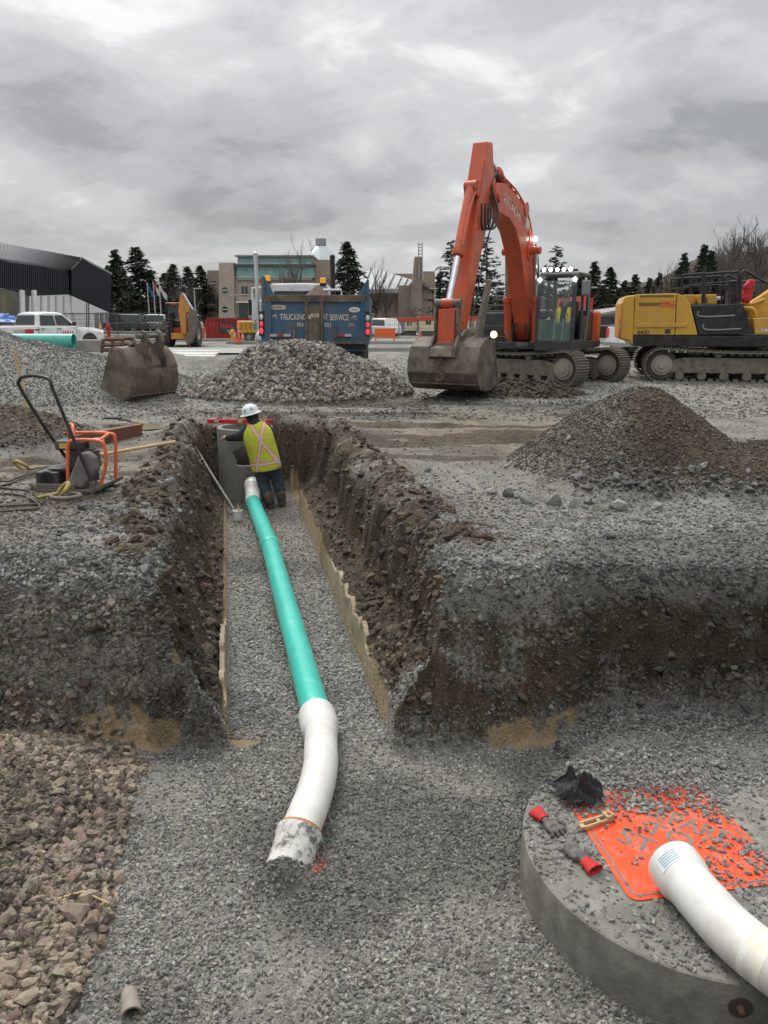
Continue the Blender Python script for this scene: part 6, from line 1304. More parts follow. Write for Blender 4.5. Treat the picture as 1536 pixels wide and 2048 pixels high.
for z_ in (678, 690, 700):
    MB().tube([Fq.p(204 if z_ > 685 else 210, z_), Fq.p(248, z_)], .07, 4).build('frame_bar', m_rust, rf); MB().tube([Fq.p(204, z_, 1.2), Fq.p(248, z_, 1.2)], .07, 4).build('frame_bar', m_rust, rf)
for x_ in (206, 226, 246): MB().tube([Fq.p(x_, 678), Fq.p(x_-3, 706)], .06, 4).build('frame_post', m_rust, rf); MB().tube([Fq.p(x_, 700), Fq.p(x_, 700, 1.2)], .05, 4).build('frame_tie', m_rust, rf)
lb = thing('lumber_stack', 'stack of lumber half covered by a blue tarpaulin behind the pickup', 'lumber', (-21.5, 43, 0))
for i in range(5): MB().box((0, 0, .12+.26*i), (5.2-.1*i, 1.2, .2)).build('board', pm('grey lumber', (.26, .23, .18), (.2, .175, .14), 7, .8), lb, bevel=.01)
tp = crumple('tarpaulin', m_tarp, None, (1.6, .8), 40, 9, .45); tp.location = (-20.9, 42.9, 1.27); tag(tp, 'crumpled blue tarpaulin over the lumber stack', 'tarpaulin')
# cones, delineators, barriers
def cone_(px_, py_, label, kind='cone', Y=None, h=.75):
    g = gpx(px_, py_); X, Yc = g.x, g.y
    if kind == 'post':
        t = thing('delineator_post', label, 'delineator', (X, Yc, 0)); MB().box((0, 0, .03), (.4, .4, .06)).build('base', m_blk, t); MB().lathe([(.09, .06), (.085, .2), (.075, h), (.04, h+.04)], n=14).build('post', m_cone, t, smooth=40)
        for z_ in (.6, .8): MB().lathe([(.086, h*z_), (.085, h*z_+.1)], n=14).build('reflective_band', m_refl, t, smooth=40)
    else:
        t = thing('traffic_cone', label, 'traffic cone', (X, Yc, gz(X, Yc))); MB().box((0, 0, .02), (.36, .36, .04)).build('base', m_cone, t, bevel=.01); MB().lathe([(.14, .04), (.03, h), (.02, h)], n=18).build('cone_body', m_cone, t, smooth=40)
        MB().lathe([(.092, h*.5), (.062, h*.76)], n=18).build('reflective_band', m_refl, t, smooth=40)
    return t
cone_(204, 686, 'orange delineator post in front of the white pickup nose', 'post', h=1.25); cone_(478, 689, 'orange delineator post by the yellow compressor', 'post', h=1.3)
cone_(321, 716, 'orange and white traffic cone behind the loose bucket'); cone_(356, 672, 'orange traffic cone standing at the backhoe stabiliser'); cone_(486, 688, 'short orange cone beside the delineator at the compressor', h=.8); cone_(470, 687, 'orange cone next to the fire hydrant', h=.9); cone_(840, 676, 'orange traffic cone standing near the site office steps', h=.9)
q = gpx(219, 684); hy = thing('fire_hydrant', 'red standpipe hydrant beside the orange delineator post', 'hydrant', (q.x, q.y, 0)); MB().lathe([(.16, 0), (.13, .1), (.12, .9), (.17, .95), (.17, 1.1), (.10, 1.25), (.03, 1.32)], n=16).build('barrel', m_red, hy, smooth=40); MB().cyl((-.25, 0, .85), (.25, 0, .85), .08, n=12).build('outlet', m_red, hy, smooth=40)
q = gpx(466, 686); hy = thing('fire_hydrant', 'yellow fire hydrant standing by the red container', 'hydrant', (q.x, q.y, 0)); MB().lathe([(.16, 0), (.13, .1), (.12, .6), (.17, .65), (.15, .8), (.05, .92)], n=16).build('barrel', m_yel, hy, smooth=40); MB().cyl((-.22, 0, .6), (.22, 0, .6), .07, n=12).build('outlet', m_yel, hy, smooth=40)
q = at(770, 682, 55); br_ = thing('plastic_barrier', 'orange plastic crowd barrier standing before the white SUV', 'barrier', (q.x, 55, 0), R(8)); MB().box((0, 0, .62), (1.45, .05, .62)).build('panel', m_cone, br_, bevel=.02)
for s in (-1, 1): MB().box((s*.66, 0, .16), (.06, .5, .32)).build('foot', m_cone, br_, bevel=.02)
for i in range(5): MB().box((-.5+.25*i, -.03, .62), (.04, .02, .5)).build('rib', m_cone, br_)
# ------------------------------------------------------------------ container, compressor, site offices
def corrugated(m, x0, x1, y, z0, z1, pitch, d):
    n = int((x1-x0)/pitch); vs = []; 
    for i in range(n):
        a = x0+i*pitch
        for k, dd in ((0, 0), (.35, 0), (.5, d), (.85, d)): vs.append((a+k*pitch, y+dd))
    vs.append((x1, y)); m.add([(p[0], p[1], z) for z in (z0, z1) for p in vs], [(i, i+1, len(vs)+i+1, len(vs)+i) for i in range(len(vs)-1)]); return m
def container(name, label, Y, x0, x1, ytop, mat, depth=2.4):
    a = at(x0, 670, Y); b_ = at(x1, ytop, Y); t = thing(name, label, 'container', ((a.x+b_.x)/2, Y, 0)); L = b_.x-a.x; h = b_.z
    MB().box((0, depth/2+.03, h/2), (L-.04, depth-.1, h-.04)).build('body', mat, t); corrugated(MB(), -L/2+.08, L/2-.08, -.01, .12, h-.1, .28, .05).build('corrugated_side', mat, t)
    for x_ in (-L/2+.05, L/2-.05): MB().box((x_, 0, h/2), (.12, .1, h)).build('corner_post', mat, t)
    MB().box((0, 0, h-.05), (L, .1, .12)).build('top_rail', mat, t); MB().box((0, 0, .08), (L, .1, .14)).build('bottom_rail', mat, t); return t, L, h
ct, L, h = container('shipping_container', 'red shipping container with black sign standing by the backhoe', 62, 412, 497, 636, m_red)
sgn = MB().box((.0, -.05, h*.56), (1.30, .03, .78)).build('sign', m_blk, ct); c = Vector((0, -.07, h*.62)); text('sign_lettering', 'HALL', .42, pm('bright red letters', (.75, .03, .05), rough=.4), sgn, face_T(c, (1, 0, 0), (0, 0, 1)), .003, sx=1.05)
MB().box((.25, -.07, h*.38), (.5, .006, .05)).build('sign_line', m_white, sgn); MB().box((-.02, -.07, h*.46), (.4, .006, .03)).build('sign_line', m_redtx, sgn)
cm = thing('compressor', 'yellow towable compressor parked beside the red container', 'compressor', at(496, 686, 56)+Vector((0, 0, 0)), 0); cm.location.z = 0
MB().box((0, 0, 1.0), (1.25, 1.2, .85)).build('canopy', m_yel, cm, bevel=.08); MB().box((0, 0, .5), (1.5, 1.0, .12)).build('frame', m_blkp, cm); MB().tube([(-.6, 0, .5), (-1.4, 0, .4)], .05, 6).build('drawbar', m_blkp, cm)
for s in (-1, 1): wheel(cm, (.2, s*.62, .32), .32, .2, (0, 1, 0))
for i in range(3): MB().box((-.3+.3*i, -.605, 1.05), (.18, .02, .4)).build('louvre', pm('dark yellow', (.35, .2, .03)), cm)
def office(name, label, Y, x0, x1, ytop, ybase, wins, doors, mat_t=m_or2):
    a = at(x0, ybase, Y); b_ = at(x1, ytop, Y); t = thing(name, label, 'site office', ((a.x+b_.x)/2, Y, 0)); L = b_.x-a.x; z0 = .45; h = b_.z; P_ = PX(t, Y)
    m_cr = pm('cream siding', (.66, .60, .42), (.60, .54, .37), 3, .7); MB().box((0, 1.5, (z0+h-.35)/2), (L, 3, h-.35-z0)).build('wall', m_cr, t)
    MB().box((0, 1.48, h-.18), (L+.1, 3.1, .36)).build('fascia', pm('red fascia', (.55, .075, .04), (.5, .065, .035), 3, .5), t, bevel=.02); MB().box((0, 1.5, .22), (L*.98, 2.6, .42)).build('skirting', pm('grey skirting', (.16, .155, .145), rough=.9), t)
    for x_ in np.arange(-L/2+.3, L/2-.1, .6): MB().box((float(x_), -.004, (z0+h-.35)/2), (.02, .012, h-.4-z0)).build('siding_joint', pm('joint', (.42, .38, .27)), t)
    for w0, w1, y0_, y1_ in wins:
        o = P_.b('window', m_glass, w0, y0_, w1, y1_, -.03, 0); P_.b('window_frame', m_white, w0-.5, y0_-1, w1+.5, y0_, -.05, 0, o); P_.b('window_frame', m_white, (w0+w1)/2-.3, y0_, (w0+w1)/2+.3, y1_, -.05, -.03, o)
    for w0, w1, y0_, y1_ in doors: o = P_.b('door', pm('grey door', (.22, .22, .24), rough=.6), w0, y0_, w1, y1_, -.04, 0); P_.b('door_handle', m_chrome, w1-1.5, (y0_+y1_)/2, w1-.7, (y0_+y1_)/2+1, -.08, -.04, o)
    return t
office('site_office', 'long cream site office trailer with red fascia behind the SUV', 74, 722, 834, 635, 669, [(766, 772, 644, 650), (814, 818, 643, 651), (820, 823, 643, 651)], [(734, 741, 643, 666), (800, 809, 643, 665)])
office('site_office', 'shorter cream site office trailer beside the brick chimney', 72, 840, 886, 633, 668, [(852, 862, 641, 649)], [])
office('site_office', 'cream site office trailer behind the orange excavator', 73, 895, 1180, 633, 668, [(910, 920, 641, 649), (990, 1000, 641, 649), (1060, 1070, 641, 649)], [(940, 948, 643, 666)])
ct2, L, h = container('shipping_container', 'red painted container standing behind the excavator cab', 36, 1168, 1186, 590, pm('orange red steel', (.50, .05, .03), (.42, .04, .028), 3, .5), 6.0)
tb = thing('utility_trailer', 'black utility trailer parked behind the excavator cab', 'trailer', at(1195, 700, 38)); tb.location.z = 0
MB().box((0, 0, 1.0), (2.0, 3.2, .55)).build('box', m_blkp, tb, bevel=.03); MB().tube([(-.9, -1.5, .9), (-.9, -1.5, .1)], .07, 6).build('jack', m_blkp, tb)
for s in (-1, 1): wheel(tb, (s*.85, .2, .35), .35, .22)
# ------------------------------------------------------------------ pale concrete strips across the yard and the road beyond
def sheet(name, pts, mat, z):
    o = MB().add([(p[0], p[1], z) for p in pts], [tuple(range(len(pts)))]).build(name, mat); o['kind'] = 'structure'; return o
m_pale = pm('pale concrete', (.32, .315, .295), (.26, .255, .24), 1.2, .8, dirt=(.28, .27, .25), damt=.4, dsc=.6)
sheet('road', [(-400, 88), (400, 88), (400, 96), (-400, 96)], pm('asphalt', (.06, .06, .062), (.075, .075, .075), 2, .85), .06)
kb = MB().box((0, 0, .07), (60, .35, .26)).build('kerb', m_pale, None, bevel=.01); kb.location = (25, 39.5, 0); kb['kind'] = 'structure'
kb = MB().box((0, 0, .07), (40, .35, .26)).build('kerb', m_pale, None, bevel=.01); kb.location = (-28, 56, 0); kb['kind'] = 'structure'
kb = MB().box((0, 0, .07), (70, .35, .26)).build('kerb', m_pale, None, bevel=.01); kb.location = (25, 50, 0); kb['kind'] = 'structure'
sheet('path', [(-12, 36.0), (-4, 36.0), (-3, 41), (-14, 43)], m_pale, .075)
# ------------------------------------------------------------------ fences and lamp posts
def fence(name, label, X0, X1, Y, h=2.0, z=0., step=3.0):
    t = thing(name, label, 'fence', (X0, Y, z)); n = max(2, int((X1-X0)/step)); m_f = pm('fence steel', (.10, .105, .10), rough=.6)
    for i in range(n+1): MB().cyl(((X1-X0)*i/n, 0, 0), ((X1-X0)*i/n, 0, h), .035, n=8).build('post', m_f, t)
    for z_ in (.06, h-.04): MB().cyl((0, 0, z_), (X1-X0, 0, z_), .025, n=6).build('rail', m_f, t)
    wr = MB()
    k = int((X1-X0)/.35)
    for i in range(k): wr.box(((X1-X0)*i/k, 0, h/2), (.012, .012, h))
    for i in range(6): wr.box(((X1-X0)/2, 0, h*(i+.5)/6), (X1-X0, .01, .012))
    wr.build('wire_mesh', m_f, t, kind='stuff'); return t
fence('site_fence', 'dark wire site fence before the black building', -30, -17, 60, 2.0)
fence('site_fence', 'wire site fence running in front of the cream site offices', -2, 14, 64, 1.9)
fence('site_fence', 'wire site fence between the parked cars and the yard', -33, -22, 72, 2.0, .0)
def lamp(px_, ytop, Y, label, arm_=1):
    a = at(px_, ytop, Y); t = thing('street_lamp', label, 'street lamp', (a.x, Y, 0)); m_l = pm('lamp steel', (.42, .43, .42), rough=.5)
    MB().cyl((0, 0, 0), (0, 0, a.z), .09, .06, 10).build('pole', m_l, t, smooth=40); MB().box((arm_*.45, 0, a.z), (.9, .2, .1)).build('lamp_head', m_l, t, bevel=.02)
lamp(388, 577, 92, 'grey street lamp standing behind the backhoe'); lamp(870, 577, 82, 'grey street lamp standing by the gabled brick building', -.3); lamp(1180, 575, 60, 'slim grey lamp post behind the excavator cab mirror', .2)
lamp(466, 590, 100, 'grey pedestrian signal lamp before the brick school entrance', .3)
def flag(px_, ytop, ybase, Y, label, cols):
    a = at(px_, ytop, Y); t = thing('flagpole', label, 'flagpole', (a.x, Y, 0)); MB().cyl((0, 0, 0), (0, 0, a.z), .08, .05, 10).build('pole', pm('pole white', (.5, .52, .52), rough=.4), t)
    m = MB(); n = 8; vs = []
    for i in range(n+1):
        for j in range(2): vs.append((.05+i*.10, .12*math.sin(i*1.1), a.z-.15-(.75 if j else 0)-.15*i+.05*math.sin(i)))
    for k, (i0, i1, mt) in enumerate(cols):
        f = MB().add(vs, [(2*i, 2*i+1, 2*i+3, 2*i+2) for i in range(i0, i1)]).build('flag', mt, t)
m_fw = pm('flag white', (.6, .6, .58)); m_fr = pm('flag red', (.45, .03, .05)); m_fbl = pm('flag blue', (.05, .12, .25))
flag(294, 565, 630, 96, 'flagpole with drooping blue flag among the conifers', [(0, 8, m_fbl)]); flag(306, 562, 630, 96, 'flagpole with red and white flag among the conifers', [(0, 2, m_fr), (2, 6, m_fw), (6, 8, m_fr)]); flag(318, 567, 630, 96, 'flagpole with hanging white flag among the conifers', [(0, 8, m_fw)])
# ------------------------------------------------------------------ black building
bb = thing('school_hall', 'black clad hall with grey metal roof and white lower wall', 'building', (-34.5, 85, 0)); O = Vector(bb.location)
m_clad = pm('black cladding', (.016, .018, .024), (.022, .024, .03), 2, .55); m_clad2 = pm('black metal siding', (.02, .022, .028), rough=.5); m_roof = pm('grey standing seam roof', (.15, .158, .165), (.12, .127, .133), 2, .45)
def wpt(px_, py_, Y): return at(px_, py_, Y)-O
g0 = at(143, 660, 85); g1 = at(222, 660, 89)
def gab(px_, py_):
    f_ = (px_-143)/79.; return at(px_, py_, 85+4*f_)-O
dv = (g1-g0).normalized(); nv = Vector((dv.y, -dv.x, 0))
def slabw(pts, th, name, mat, n=nv, **k):
    n = Vector(n).normalized(); a = [Vector(p) for p in pts]; b_ = [p-n*th for p in a]; q = len(a)
    return MB().add(a+b_, [tuple(range(q)), tuple(reversed(range(q, 2*q)))]+[(i, i+q, (i+1) % q+q, (i+1) % q) for i in range(q)]).build(name, mat, bb, **k)
slabw([gab(143, 539), gab(164, 516), gab(222, 547), gab(222, 626), gab(143, 588)], 8, 'gable_wall', m_clad)
slabw([gab(144, 592), gab(218, 625), gab(217, 664), gab(144, 662)], .6, 'white_wall', pm('white panel', (.80, .80, .78), (.74, .74, .72), 2, .7))
for k in (172, 176): slabw([p+nv*.05 for p in (gab(k, 600), gab(k+2, 601), gab(k+2, 663), gab(k, 663))], .1, 'dark_strip', m_clad2)
for k in range(3): slabw([p+nv*.05 for p in (gab(189+10*k, 625), gab(197+10*k, 625), gab(197+10*k, 657), gab(189+10*k, 657))], .1, 'window', pm('grey glazing', (.25, .27, .28), rough=.2))
# long facade: from the corner towards us
LA = at(143, 640, 85); LB = at(0, 640, 68)
def lf(px_, py_):
    v = (1024-py_)/F_; d = Vector(((px_-768)/F_, C_+v*S_, -S_+v*C_)); e_ = LB-LA; det = d.x*(-e_.y)+e_.x*d.y; t = (LA.x*(-e_.y)+e_.x*LA.y)/det; return d*t+Vector((0, 0, CAM_H))-O
ln = Vector((.9, .1, 0)).normalized()
slabw([lf(143, 539), lf(143, 588), lf(60, 592), lf(20, 578), lf(-60, 566), lf(-60, 512), lf(0, 519), lf(18, 525)], .5, 'upper_wall', m_clad, ln)
for k in range(46):
    x_ = -50+k*4.2; ya = 525+(x_-18)*.112 if x_ > 18 else 519+x_*.3; a = lf(x_, ya); b_ = lf(x_, 588 if x_ > 60 else 576); MB().tube([a+ln*.06, b_+ln*.06], .07, 4).build('cladding_batten', m_clad2, bb)
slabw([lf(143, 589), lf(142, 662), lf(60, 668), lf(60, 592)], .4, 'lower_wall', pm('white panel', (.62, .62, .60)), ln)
for k in range(5): x_ = 66+k*15; MB().tube([lf(x_, 592)+ln*.08, lf(x_, 666)+ln*.08], .12, 4).build('panel_joint', pm('panel joint', (.45, .45, .43)), bb)
slabw([lf(58, 592), lf(58, 668), lf(-60, 685), lf(-60, 568), lf(20, 580)], .3, 'recess_wall', pm('grey corrugated', (.16, .165, .16), (.10, .105, .1), 2, .6), ln)
slabw([p+ln*.3 for p in (lf(16, 584), lf(16, 640), lf(-60, 646), lf(-60, 575))], .1, 'window', pm('warm glazing', (.16, .15, .09), rough=.15), ln)
for x_ in (20, 45): MB().tube([lf(x_, 581)+ln*1.0, lf(x_+2, 655)+ln*1.0], .25, 10).build('column', m_white, bb, smooth=40)
r0 = [lf(143, 538), lf(18, 523), lf(0, 517), lf(-60, 509)]; rg = [gab(164, 515), at(0, 486, 74)-O, at(-60, 474, 70)-O]
def poly_at(pts, f_):
    ls = [(pts[i+1]-pts[i]).length for i in range(len(pts)-1)]; d = f_*sum(ls)
    for i, l_ in enumerate(ls):
        if d <= l_ or i == len(ls)-1: return pts[i].lerp(pts[i+1], d/l_)
        d -= l_
rm = MB(); NR = 36; ra = [poly_at([gab(164, 515)]+rg[1:], k/NR) for k in range(NR+1)]; rb2 = [poly_at([r0[0], r0[2], r0[3]], k/NR) for k in range(NR+1)]
rm.add(ra+rb2+[p-Vector((0, 0, .3)) for p in ra+rb2], [(k, k+1, NR+2+k, NR+1+k) for k in range(NR)]+[(2*NR+2+k, 3*NR+3+k, 3*NR+4+k, 2*NR+3+k) for k in range(NR)]+[(NR+1+k, NR+2+k, 3*NR+4+k, 3*NR+3+k) for k in range(NR)])
rfm = rm.build('roof', m_roof, bb)
for k in range(NR+1): MB().tube([ra[k]+Vector((0, 0, .03)), rb2[k]+Vector((0, 0, .03))], .05, 4).build('roof_seam', m_roof, rfm)
slabw([gab(143, 537), gab(164, 514), gab(224, 546), gab(224, 549), gab(164, 518), gab(143, 541)], .4, 'roof_edge', pm('pale flashing', (.40, .41, .41), rough=.4), nv)
# ------------------------------------------------------------------ brick school behind the dump truck
SY = 112; sch = thing('school_building', 'tan brick school with long teal window bands behind the dump truck', 'building', (at(600, 650, SY).x, SY, 0)); Sx = PX(sch, SY)
def brick_mat(name, c, j, sw=.9, sh=.3):
    m = bpy.data.materials.new(name); m.use_nodes = True; t = m.node_tree; b_ = t.nodes['Principled BSDF']; b_.inputs['Roughness'].default_value = .85
    g = nd('ShaderNodeNewGeometry', t); s = nd('ShaderNodeSeparateXYZ', t); wire(t, g.outputs['Position'], s.inputs[0]); cb2 = nd('ShaderNodeCombineXYZ', t); wire(t, mth(t, 'ADD', s.outputs[0], s.outputs[1]), cb2.inputs[0]); wire(t, s.outputs[2], cb2.inputs[1])
    bt_ = nd('ShaderNodeTexBrick', t); wire(t, cb2.outputs[0], bt_.inputs['Vector']); bt_.inputs['Scale'].default_value = 1; bt_.inputs['Brick Width'].default_value = sw; bt_.inputs['Row Height'].default_value = sh; bt_.inputs['Mortar Size'].default_value = .02
    bt_.inputs['Color1'].default_value = (*c, 1); bt_.inputs['Color2'].default_value = (*[q*.85 for q in c], 1); bt_.inputs['Mortar'].default_value = (*j, 1)
    n = nd('ShaderNodeTexNoise', t); n.inputs['Scale'].default_value = .35; n.inputs['Detail'].default_value = 6; wire(t, g.outputs['Position'], n.inputs['Vector']); mx = nd('ShaderNodeMix', t, data_type='RGBA', blend_type='MULTIPLY'); mx.inputs[0].default_value = .6; wire(t, bt_.outputs[0], mx.inputs[6]); wire(t, n.outputs['Fac'], mx.inputs[7])
    sc_ = nd('ShaderNodeVectorMath', t, operation='SCALE'); wire(t, mx.outputs[2], sc_.inputs[0]); sc_.inputs['Scale'].default_value = 1.35; wire(t, sc_.outputs[0], b_.inputs['Base Color']); return m
m_brk = brick_mat('tan brick', (.48, .41, .335), (.38, .33, .28)); m_brk2 = brick_mat('brown brick', (.33, .27, .215), (.25, .205, .165)); m_teal = pm('teal glazing', (.22, .45, .42), (.28, .52, .48), .8, .12, spec=.8); m_teald = pm('dark glazing', (.04, .07, .075), rough=.1, spec=.8)
Sx.b('wall', m_brk, 440, 527, 634, 662, 0, 14); Sx.b('tower', m_brk, 440, 526, 470, 664, -.8, 6); Sx.b('stair_tower', m_brk2, 631, 520, 662, 662, -.5, 8)
Sx.b('left_wing', m_brk2, 408, 539, 440, 664, 2, 14)
Sx.b('upper_storey', pm('pale band', (.45, .45, .43), rough=.7), 476, 513, 624, 560, -.3, 10)
Sx.b('roof', pm('flat roof edge', (.30, .30, .295), rough=.6), 472, 511, 628, 514, -1.0, 11); Sx.b('canopy_band', pm('dark band', (.11, .11, .11), rough=.6), 470, 529, 632, 533, -1.2, 0)
def wins(t_, P_, x0, x1, y0_, y1_, n, mat, d=-.35, gap=.9):
    for i in range(n):
        a = x0+(x1-x0)*i/n+gap/2; b_ = x0+(x1-x0)*(i+1)/n-gap/2; o = P_.b('window', mat, a, y0_, b_, y1_, d-.02, d+.1, t_); P_.b('window_frame', m_white, a-.25, y1_-.6, b_+.25, y1_+.5, d-.12, d+.1, o); P_.b('window_frame', m_white, (a+b_)/2-.2, y0_, (a+b_)/2+.2, y1_, d-.08, d+.05, o)
wins(sch, Sx, 479, 622, 516, 528, 7, m_teal); wins(sch, Sx, 474, 630, 535, 555, 8, m_teal); 
for x_ in (483, 502, 560, 590): wins(sch, Sx, x_, x_+13, 573, 589, 1, m_teald, -.1)
for y_ in (581, 619):
    c = Sx.p(452, y_); o = MB().cyl(Vector((c.x, c.y-.85, c.z)), Vector((c.x, c.y-.7, c.z)), .42, n=20).build('round_window', m_teald, sch); MB().box((c.x, c.y-.87, c.z), (.8, .04, .1)).build('window_frame', m_white, o)
Sx.b('entrance', m_teald, 478, 607, 496, 650, -.15, 0); Sx.b('entrance_canopy', m_white, 476, 603, 500, 606, -1.5, 0)
wins(sch, Sx, 415, 425, 560, 566, 1, m_teald, 1.9); wins(sch, Sx, 412, 432, 600, 608, 2, m_teald, 1.9)
dm = MB(); c = at(642, 500, 128); dm.lathe([(4.4, -1.5), (3.9, -.2), (2.6, 1.2), (1.5, 2.3), (.8, 2.8)], n=12); dome = dm.build('roof_dome', pm('pale green dome', (.46, .53, .52), (.40, .48, .47), 1, .3), sch, smooth=20); dome.location = c-Vector(sch.location)-Vector((0, 0, 2.2)); MB().lathe([(.85, 2.9), (.85, 3.9), (.1, 4.1)], n=14).build('dome_lantern', pm('lantern grey', (.30, .32, .32), rough=.5), dome)
# gabled brick building
GY = 100; gb = thing('gabled_building', 'low brick building with pale metal hip roof and tall chimney', 'building', (at(790, 650, GY).x, GY, 0)); Gx = PX(gb, GY)
Gx.b('wall', m_brk, 725, 576, 796, 664, 0, 12); Gx.b('side_wall', m_brk2, 796, 572, 862, 664, -2, 10); Gx.b('back_wing', m_brk2, 740, 533, 875, 600, 16, 26); Gx.b('end_wing', m_brk2, 840, 535, 878, 664, 8, 20)
ze_ = at(766, 578, GY-2).z
def rpt(px_, py_, m_s=.55):
    v = (1024-py_)/F_; d = Vector(((px_-768)/F_, C_+v*S_, -S_+v*C_)); t = (ze_-CAM_H-m_s*(GY-2))/(d.z-m_s*d.y); return d*t+Vector((0, 0, CAM_H))-Vector(gb.location)
P = [rpt(*q) for q in ((716, 579), (812, 577.5), (826, 560), (800, 552), (748, 537), (735, 541), (716, 558))]; nP = len(P)
rfo = MB().add(P+[p-Vector((0, 0, .5)) for p in P], [tuple(range(nP)), tuple(reversed(range(nP, 2*nP)))]+[(i, (i+1) % nP, (i+1) % nP+nP, i+nP) for i in range(nP)]).build('roof', pm('pale metal roof', (.42, .43, .43), (.36, .37, .37), 1, .4), gb)
for a_, b_ in (((728, 579), (742, 539)), ((744, 578.5), (757, 540)), ((760, 578.5), (773, 545)), ((776, 578), (789, 550)), ((792, 578), (804, 554)), ((806, 577.5), (816, 558))): MB().tube([rpt(*a_)+Vector((0, 0, .1)), rpt(*b_)+Vector((0, 0, .1))], .07, 4).build('roof_seam', m_roof, rfo)
rf_ = MB(); Gx.poly(rf_, [(842, 570), (872, 582), (872, 585), (842, 573)], -2.5, 8); rf_.build('side_roof', m_roof, gb)
m = MB(); Gx.poly(m, [(828, 517), (842, 517), (841, 664), (818, 664), (820, 600)], -3, 0); chm = m.build('chimney', m_brk2, gb)
for x_ in (835, 842): MB().tube([Gx.p(x_, 490, -3.2), Gx.p(x_, 560, -3.2)], .09, 6).build('flue_pipe', m_chrome, chm)
for k in range(5): MB().tube([Gx.p(835, 494+k*6, -3.2), Gx.p(842, 494+k*6, -3.2)], .06, 4).build('flue_bracket', m_greyp, chm)
wins(gb, Gx, 850, 856, 559, 566, 1, m_teald, 7.8); wins(gb, Gx, 800, 813, 551, 560, 1, m_teal, 15.8)
# low building far right and a smaller house
ry = 88; rb_ = thing('low_building', 'low grey building with shed roof beyond the yellow excavator', 'building', (at(1235, 650, ry).x, ry, 0)); Rx = PX(rb_, ry)
Rx.b('wall', pm('grey render', (.20, .195, .18), rough=.9), 1185, 632, 1330, 665, 0, 12); m = MB(); Rx.poly(m, [(1178, 633), (1178, 629), (1215, 622), (1330, 606), (1480, 590), (1480, 594), (1330, 611), (1215, 627)], -2, 12); m.build('roof', m_pale, rb_)
m = MB(); Rx.poly(m, [(1200, 630), (1250, 620), (1330, 611), (1330, 634), (1200, 634)], -.2, 0); m.build('gable_panel', pm('pale gable', (.38, .385, .38), rough=.7), rb_); wins(rb_, Rx, 1225, 1255, 634, 655, 3, m_teald, -.1)
Rx.b('front_wing', pm('grey render', (.20, .195, .18)), 1330, 612, 1480, 665, 0, 12)
# distant clutter beside the trailer on the right
for i, (px_, Y, lab, mt, sz) in enumerate(((1222, 62, 'blue tarpaulin pile beyond the black trailer', m_tarp, (3.0, 1.2, .8)), (1195, 60, 'yellow tarpaulin pile beyond the black trailer', m_yel, (1.8, 1.0, .6)))):
    X = (px_-768)/1539*Y; o = crumple('tarpaulin', mt, None, (sz[0]/2, sz[1]/2), 30, 13+i, sz[2]); o.location = (X, Y, .3); tag(o, lab, 'tarpaulin')
# ------------------------------------------------------------------ trees
m_bark = pm('bark', (.075, .06, .05), (.11, .09, .075), 4, .9, bump=.3); m_bark2 = pm('pale bark', (.16, .14, .125), (.11, .095, .085), 4, .9)
m_need = pm('conifer needles', (.018, .030, .016), (.036, .052, .026), 1.2, .8); m_need2 = pm('olive conifer needles', (.032, .038, .02), (.06, .062, .034), 1.0, .8)
def conifer_mesh(seed, nb=170, nc=16, droop=.35, spread=.33, thin=1.4):
    rng = random.Random(seed); tr_ = MB(); tr_.tube([(0, 0, -.02), (.004, 0, .5), (0, 0, .99)], [.014, .009, .001], 8)
    vs = []; fs = []
    for b_ in range(nb):
        t = .06+.93*(b_/nb)**.85; L = spread*(1-t)**.78*rng.uniform(.5, 1.22)+.012; a = rng.uniform(0, 6.283); dz = -droop*L*rng.uniform(.3, 1.0)
        dx, dy = math.cos(a), math.sin(a); tr_.tube([(0, 0, t), (dx*L*.85, dy*L*.85, t+dz*.8)], [.0022, .0006], 3, caps=False)
        for k in range(nc):
            f_ = (k+rng.random())/nc; f_ = .12+.88*f_; p = Vector((dx*L*f_, dy*L*f_, t+dz*f_*f_)); w_ = (.010+.014*(1-t))*thin*rng.uniform(.7, 1.3)
            for s in range(2):
                q = p+Vector((rng.gauss(0, 1), rng.gauss(0, 1), rng.gauss(0, .6)))*w_*.55; d1 = Vector((dx+rng.gauss(0, .7), dy+rng.gauss(0, .7), -.35+rng.gauss(0, .4))).normalized()*w_*1.5; d2 = Vector((rng.gauss(0, 1), rng.gauss(0, 1), rng.gauss(0, 1))).normalized()*w_*.5
                i0 = len(vs); vs += [q-d2, q+d1, q+d2, q-d1*.3]; fs.append((i0, i0+1, i0+2, i0+3))
    return tr_, vs, fs
def mesh_of(vs, fs, name):
    me = bpy.data.meshes.new(name); me.from_pydata([tuple(v) for v in vs], [], fs); return me
CON = []
for sd, kw in ((1, {}), (2, dict(nb=190, droop=.5, spread=.29)), (3, dict(nb=75, nc=14, droop=-.1, spread=.27, thin=1.1)), (4, dict(nb=150, droop=.2, spread=.38))):
    tr_, vs, fs = conifer_mesh(sd, **kw); me_t = mesh_of(tr_.v, tr_.f, 'trunk'); CON.append((me_t, mesh_of(vs, fs, 'crown')))
MC = {}
def conifer(px_, ytop, Y, kind, label, group, nm=m_need, z0=0., wide=1.0):
    a = at(px_, ytop, Y); h = a.z-z0; t = thing('conifer_tree', label, 'tree', (a.x, Y, z0), random.uniform(0, 6.28), group); t.scale = (h*wide, h*wide, h)
    for i, (nme, mt) in enumerate((('trunk', m_bark), ('crown', nm))):
        k = (kind, i, mt.name)
        if k not in MC: me = CON[kind][i].copy(); me.materials.append(mt); MC[k] = me
        o = bpy.data.objects.new(nme, MC[k]); COL.objects.link(o); o.parent = t
    return t
